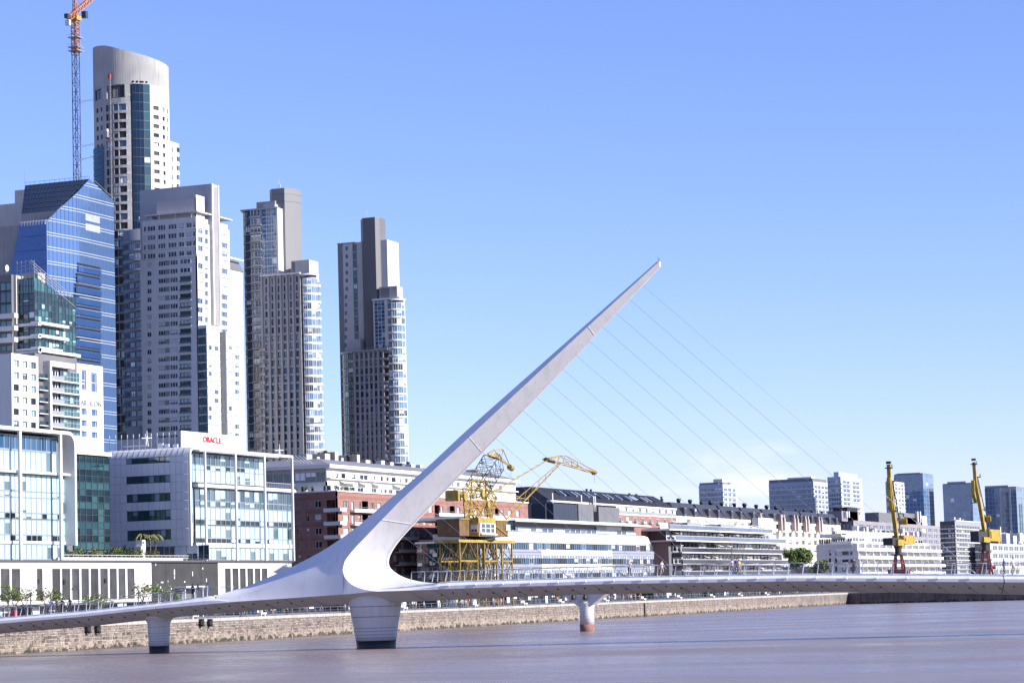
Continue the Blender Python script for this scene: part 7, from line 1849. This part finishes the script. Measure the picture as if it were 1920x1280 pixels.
p = P(262, 1020, x=XF-3); vb = thing('roof_vent', 'white boxy roof vent standing among the terrace shrubs', 'vent', (p.x, p.y, ZP)); b = MB(); b.box(p.x-.8,p.x+.8,p.y-.9,p.y+.9,ZP,P(262,1024,x=XF-3).z); b.box(p.x-.7,p.x+.7,p.y-.3,p.y+1.0,P(262,1024,x=XF-3).z,P(262,1012,x=XF-3).z); b.build('housing', white, vb); b = MB(); b.box(p.x+.69,p.x+.75,p.y-.2,p.y+.5,P(262,1019,x=XF-3).z,P(262,1014,x=XF-3).z); b.build('grille', dconc, vb)

# ------------------------------------------------------------------ promenade
qr = thing('quay_railing', 'steel guard railing along the top of the far quay', 'railing', (qx(262)-.5, 400, GZ))
rp_m = MB(); rp_m.box(-.04,.04,-.04,.04,0,1.1); rp_me = rp_m.mesh('railing_post', steel)
for i in range(168): y = 262+i*3.0; link_mesh('railing_post', rp_me, qr, (qx(y)-.45, y, GZ))
for hz in (1.1,.62,.3): b = MB(); b.path([qy(262+i*24,-.45,GZ+hz) for i in range(21)], .035 if hz > 1 else .022, 5); b.build('rail', steel, qr)
# cafe pavilions under the buildings
def pavilion(y0, L_, x=-219.0, h=2.9):
    th = thing('cafe_pavilion', 'low dark-glazed cafe pavilion with flat roof along the promenade', 'pavilion', (x-3, y0+L_/2, GZ), 'cafe pavilions along the promenade')
    b = MB(); b.box(x-6,x-.2,y0+.2,y0+L_-.2,GZ,GZ+h-.3); b.build('shade_interior', black, th)
    n = max(3,int(L_/2.2)); f_ = FX(x)
    for i in range(n): window(th, f_, y0+L_*i/n, y0+L_*(i+1)/n, GZ, GZ+h-.3, 0, 1, 1, framed, g_dark, 'glass_front', .04)
    b = MB(); b.box(x-6.3,x+1.6,y0-.2,y0+L_+.2,GZ+h-.3,GZ+h); b.build('roof', dconc, th)
    for i in range(4): b = MB(); a = y0+.3+(L_-.6)*i/3; b.box(x+1.3,x+1.45,a-.07,a+.07,GZ,GZ+h-.3); b.build('post', framed, th)
for y0, L_ in ((300,14),(318,22),(346,26),(385,24),(418,30),(460,34),(505,30),(545,40),(600,36),(650,44),(705,40),(760,50)): pavilion(y0, L_)
# parasols and benches
par_m = mat('cream_canvas', (.75,.7,.62), .85, var=.05)
rg = random.Random(31)
for i in range(16):
    y = 372+i*24+rg.uniform(-5,5); x = qx(y)-rg.uniform(14,24); th = thing('parasol', 'cream cafe parasol on the promenade under the bridge deck', 'parasol', (x,y,GZ), 'cream parasols on the promenade')
    b = MB(); b.lathe(x,y,[(.04,GZ),(.04,GZ+2.5)],6); b.build('pole', steel, th); b = MB(); b.lathe(x,y,[(1.6,GZ+2.0),(1.62,GZ+2.1),(.05,GZ+2.65)],8,smooth=False); b.build('canopy', par_m, th)
for i in range(13):
    y = 335+i*29+rg.uniform(-4,4); x = qx(y)-rg.uniform(2.5,4.5)
    th = thing('white_bench', 'white block bench behind the quay railing', 'bench', (x,y,GZ), 'white benches on the promenade'); b = MB(); b.box(x-.35,x+.35,y-.9,y+.9,GZ+.3,GZ+.55); b.build('seat', white, th)
    b = MB(); b.box(x-.25,x+.25,y-.8,y-.5,GZ,GZ+.3); b.box(x-.25,x+.25,y+.5,y+.8,GZ,GZ+.3); b.build('foot', offwhite, th)
    b = MB(); b.box(x-.42,x-.34,y-.9,y+.9,GZ+.5,GZ+1.0); b.build('backrest', white, th)
# lamp posts
def lamp(label, u, vt, arm):
    x = -205; p = P(u, 1150, x=x); zt = P(u, vt, x=x).z; th = thing('street_lamp', label, 'lamp', (p.x, p.y, GZ), 'promenade street lamps')
    b = MB(); b.tube((p.x,p.y,GZ),(p.x,p.y,zt-.6),.09,6); pts = [Vector((p.x,p.y+arm*(.9-.9*cos(t)),zt-.6+.9*sin(t))) for t in [pi*i/10 for i in range(9)]]; b.path(pts,.06,5); b.build('post', framed, th)
    b = MB(); q = pts[-1]; b.lathe(q.x,q.y,[(.3,q.z-.25),(.26,q.z-.1),(.08,q.z+.05)],8); b.build('lamp_head', framed, th)
lamp('goose-neck street lamp in front of the middle dark panels', 148, 1101, -1); lamp('goose-neck street lamp beside the white wall strip left of the charcoal wall', 260, 1103, -1); lamp('goose-neck street lamp by the left edge of the promenade', 58, 1104, 1)
p = P(26, 1140, x=-200); th = thing('info_column', 'red information column with a white globe on the left promenade', 'column', (p.x,p.y,GZ)); b = MB(); b.box(p.x-.35,p.x+.35,p.y-.35,p.y+.35,GZ+.5,GZ+2.0); b.build('red_panel', mat('red_paint', (.45,.05,.05), .5), th); b = MB(); b.tube((p.x,p.y,GZ),(p.x,p.y,GZ+2.9),.08,6); b.build('post', framed, th); b = MB(); b.lathe(p.x,p.y,[(.05,GZ+2.7),(.26,GZ+2.95),(.26,GZ+3.15),(.05,GZ+3.35)],10); b.build('globe', white, th)
p0, p1 = P(346, 1118, x=-214), P(381, 1110, x=-214); th = thing('white_canopy', 'small white-framed canopy on the promenade left of the pylon tail', 'canopy', (p0.x,(p0.y+p1.y)/2,GZ)); zt = P(362,1099,x=-214).z
b = MB(); b.box(p0.x-2,p0.x+.4,p0.y,p1.y,zt-.2,zt+.1); b.build('roof', white, th)
for y in (p0.y+.2,(p0.y+p1.y)/2,p1.y-.2): b = MB(); b.box(p0.x-.1,p0.x+.1,y-.08,y+.08,GZ,zt-.2); b.build('post', white, th)
b = MB(); b.box(p0.x-1.9,p0.x-1.7,p0.y,p1.y,GZ,zt-.25); b.build('back_screen', dconc, th)

# ------------------------------------------------------------------ people
skin_m = mat('skin', (.5,.3,.22), .6, var=.05)
def cloth(n, c): return mat('cloth_'+n, c, .9, var=.12, scale=6)
C_ = {'white': (.78,.78,.8), 'black': (.02,.02,.024), 'blue': (.05,.12,.4), 'navy': (.03,.05,.13), 'pink': (.6,.28,.32), 'lavender': (.42,.38,.62), 'yellow': (.7,.55,.08), 'red': (.5,.06,.06), 'grey': (.25,.25,.27), 'jeans': (.08,.12,.22), 'khaki': (.36,.3,.2), 'orange': (.7,.22,.05), 'green': (.12,.35,.1)}
hair_m = cloth('hair', (.03,.02,.015))
def body_mesh(pose, skirt=False):
    """one continuous skinned figure, 1.72 m tall, facing -Y; returns a mesh with zones skin / top / legs / hair / shoes"""
    V, E, Rr = [], [], []
    def v(p, r): V.append(Vector(p)); Rr.append(r); return len(V)-1
    lean = {'stand': 0, 'walk': .03, 'lean': .2}[pose]
    f = lambda x, y, z: (x, y-lean*max(0,z-.95), z)
    pel = v(f(0,0,.95), (.155,.11)); sp = v(f(0,0,1.12), (.135,.1)); ch = v(f(0,0,1.3), (.16,.115)); nk = v(f(0,0,1.46), (.06,.06)); hd0 = v(f(0,-.01,1.54), (.075,.085)); hd1 = v(f(0,-.02,1.63), (.085,.1)); hd2 = v(f(0,-.01,1.7), (.05,.06))
    E += [(pel,sp),(sp,ch),(ch,nk),(nk,hd0),(hd0,hd1),(hd1,hd2)]
    for s in (-1, 1):
        st = {'stand': .02*s, 'walk': .24*s, 'lean': .06*s}[pose]
        hip = v((.095*s,0,.86), (.095,.095)); kn = v((.1*s,-st*.45-.02,.48), (.06,.065)); an = v((.1*s,st*(-.6 if st<0 else .9)*1.0,.1), (.04,.045)); toe = v((.11*s,st*(-.6 if st<0 else .9)-.15,.035), (.045,.03))
        E += [(pel,hip),(hip,kn),(kn,an),(an,toe)]
        sh = v(f(.19*s,0,1.38), (.065,.065)); sw = {'stand': .03, 'walk': -.16*s, 'lean': -.25}[pose]
        el = v(f(.25*s,sw*.5,1.12), (.045,.045)); wr = v(f(.25*s,sw*1.3-.04,.9 if pose != 'lean' else 1.02), (.032,.032)); ha = v(f(.245*s,sw*1.5-.07,.8 if pose != 'lean' else .98), (.035,.025))
        E += [(ch,sh),(sh,el),(el,wr),(wr,ha)]
        for k in range(3): fg = v(f((.225+.02*k)*s,sw*1.6-.09,(.72 if pose != 'lean' else .93)+.008*abs(k-1)), (.009,.009)); E.append((ha,fg))
    me = bpy.data.meshes.new('person_'+pose); me.from_pydata([tuple(p) for p in V], E, []); o = bpy.data.objects.new('tmp', me); col.objects.link(o)
    md = o.modifiers.new('s', 'SKIN'); 
    for i, r in enumerate(Rr): me.skin_vertices[0].data[i].radius = r; me.skin_vertices[0].data[i].use_root = (i == pel)
    o.modifiers.new('b', 'SUBSURF').levels = 1
    dg = bpy.context.evaluated_depsgraph_get(); dg.update(); out = bpy.data.meshes.new_from_object(o.evaluated_get(dg)); out.name = 'person_'+pose
    bpy.data.objects.remove(o); bpy.data.meshes.remove(me)
    out.materials.clear()
    for m_ in (skin_m, cloth('white',C_['white']), cloth('jeans',C_['jeans']), hair_m, cloth('black',C_['black'])): out.materials.append(m_)
    for pl_ in out.polygons:
        c = pl_.center; z = c.z; x = abs(c.x); pl_.use_smooth = True
        hd = z > 1.5
        if hd: k = 3 if (z > 1.64 or c.y > -lean*.6+.02) else 0
        elif z > 1.44 and x < .1: k = 0
        elif x > .215 and z < 1.18: k = 0
        elif z > .92 or (x > .19 and z > .7): k = 1
        elif z > .1: k = 2
        else: k = 4
        pl_.material_index = k
    return out
PM = {p: body_mesh(p) for p in ('stand','walk','lean')}
HB = MB(); 
def person(x, y, z, pose, top, legs, rot, label, group=None, h=1.72):
    o = bpy.data.objects.new('person', PM[pose]); col.objects.link(o); s = h/1.72; o.scale = (s*1.08,s*1.08,s); o.location = (x,y,z+.0); o.rotation_euler = (0,0,rot)
    for i, n_ in ((1,top),(2,legs)): o.material_slots[i].link = 'OBJECT'; o.material_slots[i].material = cloth(n_, C_[n_])
    return tag(o, label, 'person', group)
bp = [(96,-1,'walk','blue','jeans','person in a blue top walking on the left end of the bridge'),(106,.2,'walk','navy','black','person in dark blue walking behind the blue-topped person on the bridge'),(116,-.5,'stand','black','black','person all in black within the walking group on the left of the bridge'),(122,.8,'walk','white','black','person in a white top within the walking group on the left of the bridge'),(131,-.3,'walk','black','grey','person in black at the right end of the walking group on the bridge'),
      (361,-.6,'stand','black','black','person in black near the pylon tail'),(371,-1.2,'walk','pink','white','person in pink top and white trousers near the pylon tail'),(389,-1,'walk','white','white','person dressed in white beside the pylon tail'),
      (1181,-2.0,'lean','white','black','person in a white shirt leaning on the bridge rail'),(1214,-1.0,'stand','pink','grey','small child in pink on the bridge'),(1219.5,-.8,'stand','white','khaki','person in white standing next to the child in pink'),(1242,-1.4,'walk','white','khaki','person in a short white dress walking on the bridge'),
      (1374,-1.2,'walk','lavender','jeans','person in a lavender top walking on the bridge'),(1382,-.8,'walk','navy','navy','person in navy between the lavender and yellow tops on the bridge'),(1387,.4,'walk','yellow','grey','person in a yellow top walking on the bridge'),(1602,-.5,'walk','black','black','person all in black walking alone on the bridge'),
      (1884,-1.5,'stand','blue','navy','person in blue at the right end of the bridge'),(1901,-1.0,'walk','white','khaki','person in a white top at the right end of the bridge')]
for i, (u, dy, pose, t_, l_, lb) in enumerate(bp):
    q = P(u, 1090, y=YB+dy); person(q.x, YB+dy, zT(q.x)+.03, pose, t_, l_, (pi/2 if i % 2 else -pi/2)+rr.uniform(-.5,.5) if pose != 'lean' else 0, lb, 'people walking on the bridge', 1.2 if 'child' in lb else rr.uniform(1.62,1.8))
rg = random.Random(77); tops = ['white']*7+['black','blue','red','grey','orange','yellow','green','navy','pink']
for i in range(95):
    y = rg.choice((rg.uniform(335,480), rg.uniform(400,760))); x = qx(y)-rg.uniform(1.2,9); t_ = rg.choice(tops)
    person(x, y, GZ, rg.choice(('stand','walk','walk')), t_, rg.choice(('jeans','black','khaki','grey')), rg.uniform(0,6.28), f'distant pedestrian in {"an" if t_[0] in "aeiou" else "a"} {t_} top on the quay promenade', 'pedestrians on the quay promenade', rg.uniform(1.55,1.82))
